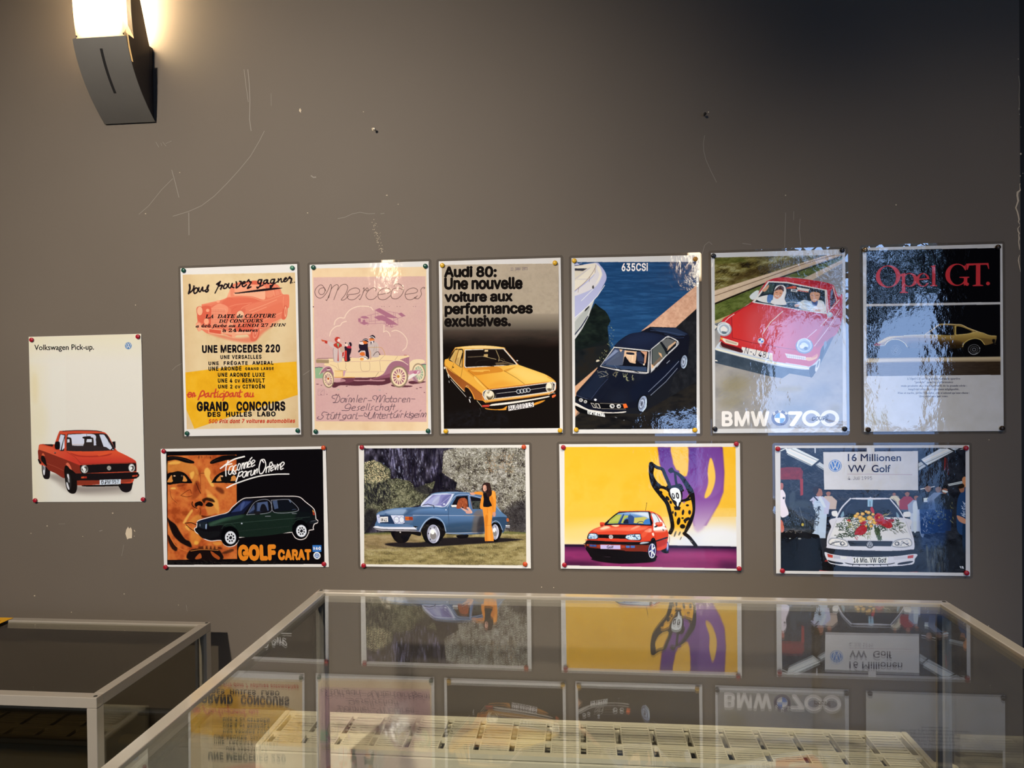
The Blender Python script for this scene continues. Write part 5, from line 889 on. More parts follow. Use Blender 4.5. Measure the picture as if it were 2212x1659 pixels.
POSTERS.append(dict(at=(-0.1857, 1.4261, -0.00263, 0.2931, 0.4153), film=True, paper='dcd8d0', white='dcd8d0',
    label='poster of an orange saloon on black under five lines of bold black text', group='portrait car posters in the upper row',
    text=[
        ('lettering', 'AUDI80 LS', [1652, 3602, 2230, 3517], 104, '1a1614', 'i', 0.004, 0, 1),
        ('headline', 'Audi 80:', [121, 372, 1402, 402], 252, '15110f', 'i', 0.04, 0, 0.98),
        ('headline', 'Une nouvelle', [122, 666, 2019, 702], 274, '15110f', 'i', 0.04, 0, 0.98),
        ('headline', 'voiture aux', [123, 972, 1779, 991], 241, '15110f', 'i', 0.04, 0, 0.98),
        ('headline', 'performances', [124, 1264, 2254, 1291], 258, '15110f', 'i', 0.04, 0, 0.98),
        ('headline', 'exclusives.', [113, 1565, 1726, 1581], 263, '15110f', 'i', 0.04, 0, 0.98),
        ('date_stamp', '22 JANV 1973', [1740, 274, 2140, 270], 71, '5a5064', 'n', 0, 0, 1),],
    ink='''
P 14100e 100 0 74 84 2881 138 2857 4049 66 4035
G b6a68e a89a84 100 0 1461 125 1445 1300 74 84 2881 138 2865 1331 68 1269
G a89a84 14100e 100 0 1445 1245 1434 2066 68 1255 2866 1317 2866 2105 73 2055
N a0937e-b6a68e-c0b29a 30 0 71.3 71.3 2 74 84 2881 138 2865 1331 68 1269
N 3a2620-14100e 35 27.4 548.6 164.6 8 68 1655 2866 1711 2866 2118 73 2069
S c07226 100 0 102 2445 124 2363 193 2351 349 2109 404 2076 789 2046 1172 2053 1513 2096 1567 2124 1874 2487 1955 2542 2518 2753 2732 2890 2778 2957 2782 3105 2700 3198 2511 3277 1291 3371 1018 3369 826 3326 745 3216 692 3080 610 3052 581 3146 364 2926 201 2719 108 2527
G e8b048 d8902e 100 0 347 2259 614 2807 102 2445 124 2363 193 2351 362 2109 596 2113 576 2561 1158 3058 1006 3220 517 2832 245 2639 136 2527
S e2a640 100 4.1 109 2418 138 2364 207 2358 343 2463 535 2574 576 2615 1130 3085 1020 3179 776 2999 339 2721 163 2582
G 8a4a20 a45e28 100 0 340 2667 882 3218 149 2555 258 2652 503 2825 776 3026 1006 3206 1004 3355 826 3326 745 3216 672 3053 611 3025 581 3146 228 2775
S e6b860 100 0 362 2102 418 2076 789 2046 1172 2053 1513 2096 1560 2130 1172 2123 596 2133 390 2123
S f0d49a 80 5.5 514 2077 830 2056 1172 2062 1472 2095 1172 2103 761 2096
S 2a1c10 100 0 207 2358 362 2130 445 2117 568 2146 550 2425 528 2574 344 2449
P cfa860 100 0 241 2366 369 2143 445 2131 344 2449
P b8924c 60 0 282 2380 375 2205 409 2205 330 2435
P d8b268 100 0 371 2450 458 2145 541 2146 554 2207 511 2302 460 2519
P a8824a 50 0 400 2341 476 2315 453 2491 385 2450
P d0a458 100 0 474 2519 538 2329 528 2567
L c98a34 100 0 19.1 19.1 350 2449 452 2138
L 2a1c10 100 0 9.6 9.6 360 2449 458 2141
L 2a1c10 100 0 9.6 9.6 460 2526 547 2207
L e8c888 100 0 6.8 6.8 227 2359 528 2574
P d8d2c4 100 0 603 2133 1553 2123 1880 2514 1819 2527 617 2576 583 2534
P 181210 100 0 623 2152 1533 2143 1840 2507 1779 2515 631 2556 607 2522
P 3a3028 100 5.5 634 2305 1032 2295 1073 2312 758 2333
L 8a7a5a 70 0 10.9 10.9 675 2319 1046 2304
L a89468 100 0 12.3 12.3 1046 2304 1359 2383
L a08c60 100 0 16.4 16.4 1355 2153 1434 2345 1419 2426
L c0ac80 100 0 8.2 8.2 1427 2399 1779 2506
P d8be8a 100 0 1089 2142 1171 2144 1164 2198 1078 2196
P b89a64 100 0 1068 2257 1163 2252 1155 2326 1059 2305
C 5a4a34 100 0 9.6 9.6 1440 2385 1509 2373 1562 2414 1507 2467
P 8a7450 60 4.1 1330 2464 1521 2454 1711 2497 1357 2519
C 2e2620 100 0 8.2 8.2 865 2498 880 2444 976 2404 1168 2394 1304 2383
L 5e5040 100 0 6.8 6.8 637 2162 980 2149
L 282018 100 0 19.1 19.1 1062 2142 1512 2150
L 1a1412 100 0 16.4 16.4 783 2537 1057 2528 1302 2545
L 1a1412 100 0 13.7 13.7 1548 2522 1805 2540
L f0ece0 100 0 8.2 8.2 1861 2426 1881 2417
E c8c0b0 100 0 1864 2422 21.8 13.7 0
G e09a30 e8bc58 100 0 886 3027 1981 2637 590 2595 1439 2548 1874 2514 1955 2542 2518 2753 2732 2890 2765 2937 2516 2941 1840 3013 1185 3086 833 2796
S d88c2a 50 41 1158 3058 1434 2900 1841 2959 2111 2962 1704 3024
S ecca70 70 41 1642 2631 1981 2610 2517 2820 2584 2901 2112 2908 1843 2770
S c67a24 80 0 672 2618 1029 2582 1370 2560 1506 2630 1490 2684 1163 2719 861 2756 752 2700
S e8b450 80 0 754 2632 1165 2625 1163 2679 890 2675 781 2660
P c67a24 100 0 1055 2664 1185 2652 1177 2679 1040 2684
S c8842a 70 0 1546 2644 1819 2567 1709 2632 1586 2685
L 7a4a1c 100 0 8.2 8.2 678 2652 861 2796 1164 3092
L 7a4a1c 100 0 8.2 8.2 1546 2657 1842 2837 2030 2981
S ecc060 80 0 820 2809 861 2796 1103 3085 1022 3030 887 2905
C 7a4a1c 80 0 8.2 8.2 2585 2821 2731 2903 2771 2937
L 8a5a20 100 0 8.2 8.2 542 2588 490 2832
L 8a5a20 100 0 6.8 6.8 330 2469 273 2612
C 6a3a18 100 0 8.2 8.2 142 2527 503 2825 776 3026 1006 3220
P 201810 100 0 290 2530 340 2555 308 2578
C f0dca8 100 0 12.3 12.3 135 2554 215 2746 581 3146
L e8e4d8 100 0 9.6 9.6 255 2850 628 3281
L f0ece4 100 0 19.1 19.1 187 2732 207 2801
L c8c8c4 100 0 10.9 10.9 206 2882 215 2923
E e8e0d0 100 0 105 2568 19.1 30 0
P e0dace 100 0 1020 3166 1075 3112 1308 3094 1975 3028 2718 2937 2784 2957 2768 3132 2647 3184 1972 3271 1291 3331 1086 3370 1019 3247
P 17141a 100 0 1040 3166 1089 3125 1307 3107 1975 3044 2711 2954 2751 2984 2728 3131 2634 3164 1972 3251 1291 3317 1100 3349 1039 3247
L c8c4b8 100 0 9.6 9.6 1361 3203 1837 3155
L c8c4b8 100 0 9.6 9.6 2163 3118 2527 3069
E d8d8d4 100 0 1887 3159 54.6 51.9 0
E 20242c 100 0 1887 3159 43.7 41 0
E d8d8d4 100 0 1966 3149 54.6 51.9 0
E 20242c 100 0 1966 3149 43.7 41 0
E d8d8d4 100 0 2043 3136 54.6 51.9 0
E 20242c 100 0 2043 3136 43.7 41 0
E d8d8d4 100 0 2117 3126 54.6 51.9 0
E 20242c 100 0 2117 3126 43.7 41 0
C d8d8d4 100 0 10.9 10.9 1936 3160 1929 3183 1911 3199 1887 3205 1863 3198 1845 3182 1839 3159 1846 3136 1863 3120 1888 3113 1912 3120 1930 3137 1936 3160
C d8d8d4 100 0 10.9 10.9 2015 3150 2008 3173 1990 3189 1966 3195 1941 3188 1924 3172 1917 3149 1924 3126 1942 3110 1967 3103 1991 3110 2008 3127 2015 3150
C d8d8d4 100 0 10.9 10.9 2092 3137 2085 3160 2067 3176 2043 3182 2019 3175 2001 3159 1995 3136 2002 3113 2019 3097 2044 3091 2068 3098 2086 3114 2092 3137
C d8d8d4 100 0 10.9 10.9 2165 3128 2158 3151 2140 3167 2116 3172 2092 3165 2074 3149 2068 3126 2075 3103 2093 3087 2117 3081 2141 3088 2159 3105 2165 3128
E e0d8c4 100 0 1197 3235 143.3 133.8 0
E 15110f 100 0 1217 3228 120.1 120.1 0
E d8cca8 100 0 1190 3242 111.9 116 0
E 17130f 30 0 1197 3221 79.2 84.6 0
E e8dcc0 100 0 1190 3201 81.9 71 0
S 5a4a34 100 0 1115 3261 1196 3303 1279 3249 1237 3330 1155 3343
S 8a7c60 70 0 1129 3167 1198 3140 1156 3207
E e0d8c4 100 0 2628 3063 90.1 122.9 8
E 8a8270 100 0 2628 3063 79.2 106.5 8
E eadfc4 100 0 2615 3050 62.8 90.1 8
S 5a4e3c 100 0 2567 3103 2634 3090 2674 3118 2620 3144
C e8e0d0 100 0 10.9 10.9 2704 2970 2764 2997 2755 3105 2701 3185
P d89a40 100 0 1018 3362 1291 3337 1972 3271 2633 3184 2660 3218 1971 3311 1290 3398 1085 3424
L f0d8a0 100 0 8.2 8.2 1154 3370 1971 3291 2633 3198
L 7a4a1c 100 0 9.6 9.6 1099 3410 1971 3325 2579 3238
P 17110f 100 0 1017 3423 1290 3412 1971 3332 2592 3245 2646 3238 2511 3318 1629 3443 1220 3486 988 3464
S e8e0d0 100 0 1214 3466 1289 3446 1699 3403 2241 3335 2592 3278 2578 3305 2241 3368 1697 3450 1220 3493
S 14100e 100 0 2633 3218 2727 3199 2774 3239 2700 3279 2633 3265
L d8d0c0 100 0 8.2 8.2 2592 3245 2687 3205 2754 3206
S d8663a 100 0 2686 3266 2767 3239 2767 3280 2692 3319
P b83424 100 0 995 3478 1186 3465 1172 3520 1015 3525
L e07060 100 0 8.2 8.2 1015 3491 1179 3482
C d8c8a0 100 0 10.9 10.9 881 3367 961 3463 1001 3518
S d89030 100 0 1083 3546 1287 3575 1492 3563 1602 3503 1587 3564 1560 3598 1287 3595 1110 3576
S d89030 100 0 2266 3436 2510 3369 2442 3424 2238 3497
L 17110f 100 0 13.7 13.7 1097 3539 1492 3557
S 16100e 100 0 589 3078 625 3038 692 3094 773 3217 812 3326 880 3421 932 3530 877 3625 740 3570 660 3420 608 3215
C e0963a 100 0 21.8 21.8 625 3025 706 3080 773 3189 826 3326
C f0d8a0 100 0 6.8 6.8 611 3038 639 2998 693 3026
P e0dcd4 100 0 682 3325 709 3332 729 3407 709 3413
E d8d4cc 100 0 717 3291 21.8 19.1 0
E 16100e 100 0 717 3291 12.3 12.3 0
P e8e2dc 100 0 1636 3497 2240 3412 2249 3524 1638 3619
C 3a3834 60 0 16.4 16.4 939 3544 972 3626 930 3734
N 24242c-14100e 40 54.6 54.6 41 6 133 3618 1014 3559 1559 3659 1690 3984 86 4000
P dcd8d0 100 0 -50 -50 2981 -50 2881 133 74 89
P dcd8d0 100 0 2981 -50 2981 4203 2860 4043 2881 133
P dcd8d0 100 0 2981 4203 -50 4203 66 4035 2860 4043
P dcd8d0 100 0 -50 4203 -50 -50 74 89 66 4035
'''))
POSTERS.append(dict(at=(0.1328, 1.4242, 0.00313, 0.2953, 0.4154), film=True, paper='c4c4c2', white='c8c6c2',
    label='poster of a dark blue coupe parked by a harbour quay and white boat', group='portrait car posters in the upper row',
    text=[
        ('lettering', 'M KE 6477', [370, 3685, 739, 3744], 63, '1c1a1a', 'i', 0.01, 0, 1),
        ('headline', '635CSi', [1170, 327, 1780, 336], 182, 'e0dedc', 'i', 0.028, 0, 1.06),],
    ink='''
P 16181e 100 0 74 96 2893 157 2890 4024 62 4021
G 1c4068 1c3f68 100 0 1623 116 1613 1794 74 96 2893 157 2893 729 1613 1766 915 2346 57 2337
N 183a60-1c3e66-28527e 80 0 420.1 36.4 4 74 96 2893 157 2893 729 1613 1766 915 2346 57 2337
D 163458-2c5a86 35 420 168 9.8 3 6 3 650 177 2885 173 2890 701 1613 1724 782 1361
N 0e1414-141c1a-1c2620 100 0 168 84 6 60 1843 546 1075 643 1161 783 1262 852 1361 906 1503 836 1642 862 1924 776 2205 496 2286 634 2625 49 3539
P 12181a 100 28 58 2196 848 1923 915 2206 520 2835 50 3327
N 0f1316-1a1c1e-221e1a 80 0 224 168 9 58 2196 819 2036 859 2205 520 2906 50 3299
S a4a8c8 100 0 73 192 230 167 581 119 678 192 789 349 815 504 731 685 533 990 64 1433
P b9bbb8 100 0 64 1433 533 990 404 1354 248 1633 61 1928
S 8e9490 60 0 63 1518 405 1157 362 1354 164 1647 61 1772
L 20263c 100 0 28 28 61 1815 220 1619 376 1382
L d0d2d4 100 0 12.6 12.6 61 1914 234 1675 404 1354
L d8dae4 100 0 14 14 64 1412 363 1156 603 907 773 658
S 1c1c20 100 0 307 1268 321 1212 406 1136 391 1185
P d2ccbc 100 0 73 192 567 130 594 175 551 371 410 509 68 784
P c2bba8 70 0 72 305 454 229 229 420 70 544
S c9c6c8 100 0 567 147 622 176 712 347 704 459 535 708 67 897 68 812 410 538 551 371
S d8d2c4 100 0 608 176 677 248 705 361 676 487 564 625 649 416 607 288
P 34343c 100 0 75 245 370 252 272 309 75 298
L 2e2c34 100 0 11.2 11.2 73 181 272 161
L a8a4b8 100 0 11.2 11.2 70 502 440 236
L aaa6b8 100 0 8.4 8.4 129 501 410 507
C 7a6058 100 0 9.8 9.8 68 777 311 577 481 370 566 217 566 175
L 7a6058 100 0 7 7 171 688 148 814
L 7a6058 100 0 7 7 432 439 409 566
L 7a6058 100 0 7 7 554 259 549 357
L d8dae4 100 0 12.6 12.6 224 1012 507 743
S 3a3838 100 0 479 694 508 651 524 708 500 737
L b8b4c4 80 0 9.8 9.8 73 164 245 118
P c49a80 100 0 1613 1752 1822 1587 2893 701 2895 1242 2412 1677 1821 1650 1724 1712
N b88a70-c49a80-d2ac90 70 0 56 56 5 1613 1752 1822 1587 2893 701 2895 1242 2412 1677 1821 1650
D 96705c-d8b89c 60 240 12.6 8.4 0 90 4 1683 1697 2893 729 2895 1215 2412 1666
P 1c1c20 100 0 2412 1680 2895 1242 2901 2229 2574 2086
N 14161a-24262a 70 0 84 112 3 2412 1680 2895 1242 2890 4024 2013 4023 2574 2086
D c8cc9a-a8a86a-6a7448 80 130 24.1 10.5 70 60 7 829 1568 1054 1573 991 2070 777 2477 582 2535 659 2278 826 2068
P b88f70 100 0 61 3032 597 2581 566 2656 109 3215 60 3291
P b88f70 100 0 59 3382 92 3398 152 3581 56 3763
N a87f62-c49a7c 60 0 45.2 45.2 4 59 3504 122 3444 166 3672 56 3763
P 141416 100 0 56 3778 227 3641 980 3690 1428 3842 2879 3845 2877 4055 54 4052
N 0e0e10-1c1a18-26221c 70 0 241 90.4 8 56 3778 227 3641 1578 3691 2883 2947 2877 4055 54 4052
S 11141f 100 0 86 3230 124 3139 384 2852 642 2551 990 2085 1187 1906 1381 1804 1635 1762 1814 1674 2405 1683 2552 1730 2698 1822 2728 1973 2697 2227 2680 2496 2532 2629 1879 3180 1700 3285 1550 3510 1280 3569 1220 3645 680 3643 379 3581 77 3428 93 3322
N 0e1424-151a28-1a2132 50 0 391.7 301.3 3 657 2596 1821 2758 1789 3164 1280 3449 109 3246 384 2852
S 181f34 90 0 1020 2086 1217 1907 1411 1804 1664 1778 1961 1812 2183 1890 2034 2008 1840 2171 1438 2152
S 1e2842 50 60.3 1231 1967 1440 1835 1738 1809 2035 1888 1737 2035 1364 2075
P 26344e 80 7.5 1814 1674 2405 1683 2552 1760 2698 1837 2477 1879 2035 1768
L 5a74a0 60 0 7.5 7.5 1828 1734 2183 1769 2625 1866
L 3a4c74 70 0 9 9 2153 1829 2478 1923 2596 1910
S 1a2438 60 30.1 124 3215 307 3018 565 2747 836 2719 456 3309 229 3291
S 0f1526 80 21.1 1791 2787 2179 2580 2474 2433 2504 2554 1878 3150 1700 3270 1430 3389 1358 3087
P c4c4c2 100 0 975 2115 1781 2209 1803 2245 1770 2735 1614 2726 1107 2669 650 2566
P 0e1018 100 0 990 2131 1769 2223 1788 2245 1750 2716 1599 2703 1122 2647 672 2551
P 3c4660 100 0 997 2143 1109 2163 1109 2329 777 2507 688 2536
P 8a98b4 70 0 1012 2176 1094 2208 778 2447 748 2446
P 4a5468 90 0 1139 2178 1259 2187 1183 2541 898 2568 777 2522
P c8a888 100 0 1229 2194 1513 2227 1481 2513 1347 2482 1243 2330 1213 2360 1182 2526
P d8bc9c 80 0 1259 2240 1438 2257 1421 2468 1332 2422
L 8a6e58 100 0 7.5 7.5 1333 2331 1325 2437
L 8a6e58 100 0 7.5 7.5 1378 2332 1369 2452
S 1a1c2a 100 0 1282 2240 1438 2257 1438 2302 1281 2285
P b88a70 100 0 1588 2213 1751 2231 1719 2486 1675 2546 1691 2305
P 2a3046 100 0 1498 2242 1588 2228 1675 2395 1660 2546 1526 2454
P c8a888 100 0 1102 2170 1184 2178 1140 2239
L 14141c 100 0 13.6 13.6 1481 2453 1630 2470 1734 2562
E d8c8b0 100 0 1675 2531 21.1 21.1 0
P 30405c 90 0 717 2521 1108 2556 1734 2592 1748 2698 1584 2688 1122 2639 687 2548
L 8a98b0 50 0 7.5 7.5 988 2539 1047 2615
C c8c8c8 100 0 12.1 12.1 657 2566 1106 2674 1599 2738 1747 2735 1790 2667 1798 2245 1758 2204 975 2112
L 0a0a10 100 0 12.1 12.1 687 2559 987 2630 1122 2616
L 0a0a10 100 0 12.1 12.1 1107 2654 1346 2648 1554 2718
P b8babc 100 0 1840 2171 2183 1890 2286 1891 2463 1983 2447 2103 2180 2340 1837 2728 1826 2487
P 10141c 100 0 1854 2186 2198 1908 2286 1909 2436 1995 2420 2096 2165 2332 1852 2623
P 4c5250 100 0 1869 2194 2064 2009 2195 2310 2031 2474 1868 2562
P 6a5a4c 90 0 1868 2547 2062 2339 2091 2400 1882 2608
P c8a078 100 0 1845 2517 1912 2578 1852 2638
P c8a078 100 0 2011 2249 2077 2280 2106 2384 2032 2309
P 6a6c6c 80 0 2079 1987 2227 1920 2389 1983 2210 2175
P b89a7c 100 0 2240 2116 2404 1991 2418 2028 2211 2220
L 14181e 100 0 39.2 39.2 2056 2001 2225 2296
C c0c2c4 100 0 12.1 12.1 1843 2186 2183 1902 2286 1899 2448 1986 2454 2088 2180 2348 1971 2594
L 80848c 100 0 9 9 1829 2728 1926 2638
L a8b0c0 100 0 10.5 10.5 2201 2509 2268 2446
L 8c98b0 100 0 9 9 1775 3172 2177 2791 2481 2463
L 8c98b0 100 0 9 9 1826 3255 2176 2941 2444 2628
L 0c1020 100 0 10.5 10.5 666 3385 863 3113 1180 2843
L 4a587c 70 0 7.5 7.5 433 3339 653 3051 836 2855
L 5a6888 70 0 9 9 101 3246 380 3353 651 3431 1251 3448
E c8ccd4 100 0 538 3354 33.1 24.1 0
C d8d0b8 70 0 7.5 7.5 595 2717 716 2688 836 2749 775 2795 640 2824
C c8c09a 60 0 7.5 7.5 971 2736 1046 2721 1015 2827
D c8cc9a-a8a878 80 26 39.2 10.5 60 60 5 1181 2737 1330 2739 1329 2920 1225 2934
D d8d8a0 80 10 45.2 10.5 90 20 5 1390 2724 1450 2725 1434 2921 1404 2921
D c8cc9a-a09060 70 20 24.1 10.5 60 60 9 956 2690 1076 2691 1045 2812 955 2811
D b8b490 60 20 30.1 9 20 60 3 596 2672 837 2673 835 2825 609 2823
P 0a0a0e 100 0 93 3276 651 3423 1251 3441 1295 3554 1220 3584 680 3567 108 3352
E b8b8b4 100 0 198 3360 48.2 42.2 0
E 7a7c7c 100 0 191 3360 30.1 27.1 0
E b8b8b4 100 0 304 3398 39.2 36.2 0
E 6a6c6c 100 0 301 3398 22.6 21.1 0
E c8c8c4 100 0 929 3504 57.2 51.2 0
S 3a3c40 100 0 906 3477 967 3493 936 3538
E c8c8c4 100 0 1083 3509 51.2 48.2 0
S 3a3c40 100 0 1056 3508 1124 3494 1094 3539
P d86028 100 0 1176 3455 1258 3448 1296 3539 1206 3561
P c0bcb0 100 0 424 3427 500 3438 560 3551 485 3537
P 16161c 100 0 439 3439 491 3449 542 3536 491 3524
P c0bcb0 100 0 530 3437 620 3445 665 3560 575 3554
P 16161c 100 0 548 3451 605 3457 644 3546 584 3542
L 8a8478 100 0 9 9 650 3438 1206 3456
L 8a8478 100 0 9 9 680 3564 1250 3577
S c0bcb4 100 0 58 3443 92 3428 379 3581 680 3636 980 3652 1250 3630 1175 3667 830 3673 529 3650 303 3588 77 3489
S 0a0a0c 100 0 62 3489 303 3604 529 3665 829 3689 1160 3675 979 3720 528 3718 151 3642
L e0dcd4 100 0 10.5 10.5 107 3451 379 3589 680 3636
P d4d6d4 100 0 348 3604 747 3674 761 3762 355 3688
E b0a898 100 0 605 2444 45.2 36.2 0
E 14161c 100 0 612 2459 39.2 33.1 0
S c0b8a0 100 0 567 2444 598 2414 643 2430 597 2459
E 0a0c10 100 0 1638 3450 123.5 210.9 14
E 8494b0 100 0 1638 3450 93.4 186.8 14
E 5c6478 100 0 1621 3450 63.3 144.6 14
E a4b2c8 100 0 1618 3450 45.2 105.4 14
E 4a5060 100 0 1615 3450 27.1 60.3 14
C c0d0e8 100 0 21.1 21.1 1714 3360 1713 3526 1638 3631
D c0c8d8-3a4050 60 50 24.1 9 90 90 3 1565 3314 1684 3315 1683 3586 1564 3586
E 0a0c10 100 0 2599 2480 90.4 174.7 8
E 8090a8 100 0 2599 2480 72.3 156.7 8
E 5c6478 100 0 2589 2480 51.2 123.5 8
E a0aec0 100 0 2586 2480 36.2 90.4 8
E 4a5060 100 0 2584 2480 18.1 45.2 8
C c0d0e8 100 0 15.1 15.1 2651 2436 2643 2555 2591 2630
D c0c8d8-3a4050 60 30 21.1 9 90 90 5 2548 2374 2622 2375 2621 2585 2548 2584
E b8bcc4 50 0 1016 3773 30.1 9 20
E b8bcc4 50 0 1204 3838 18.1 7.5 0
P c4c4c2 100 0 -50 -50 3003 -50 2896 137 72 92
P c4c4c2 100 0 3003 -50 3003 4204 2878 4041 2896 137
P c4c4c2 100 0 3003 4204 -50 4204 59 4054 2878 4041
P c4c4c2 100 0 -50 4204 -50 -50 72 92 59 4054
'''))
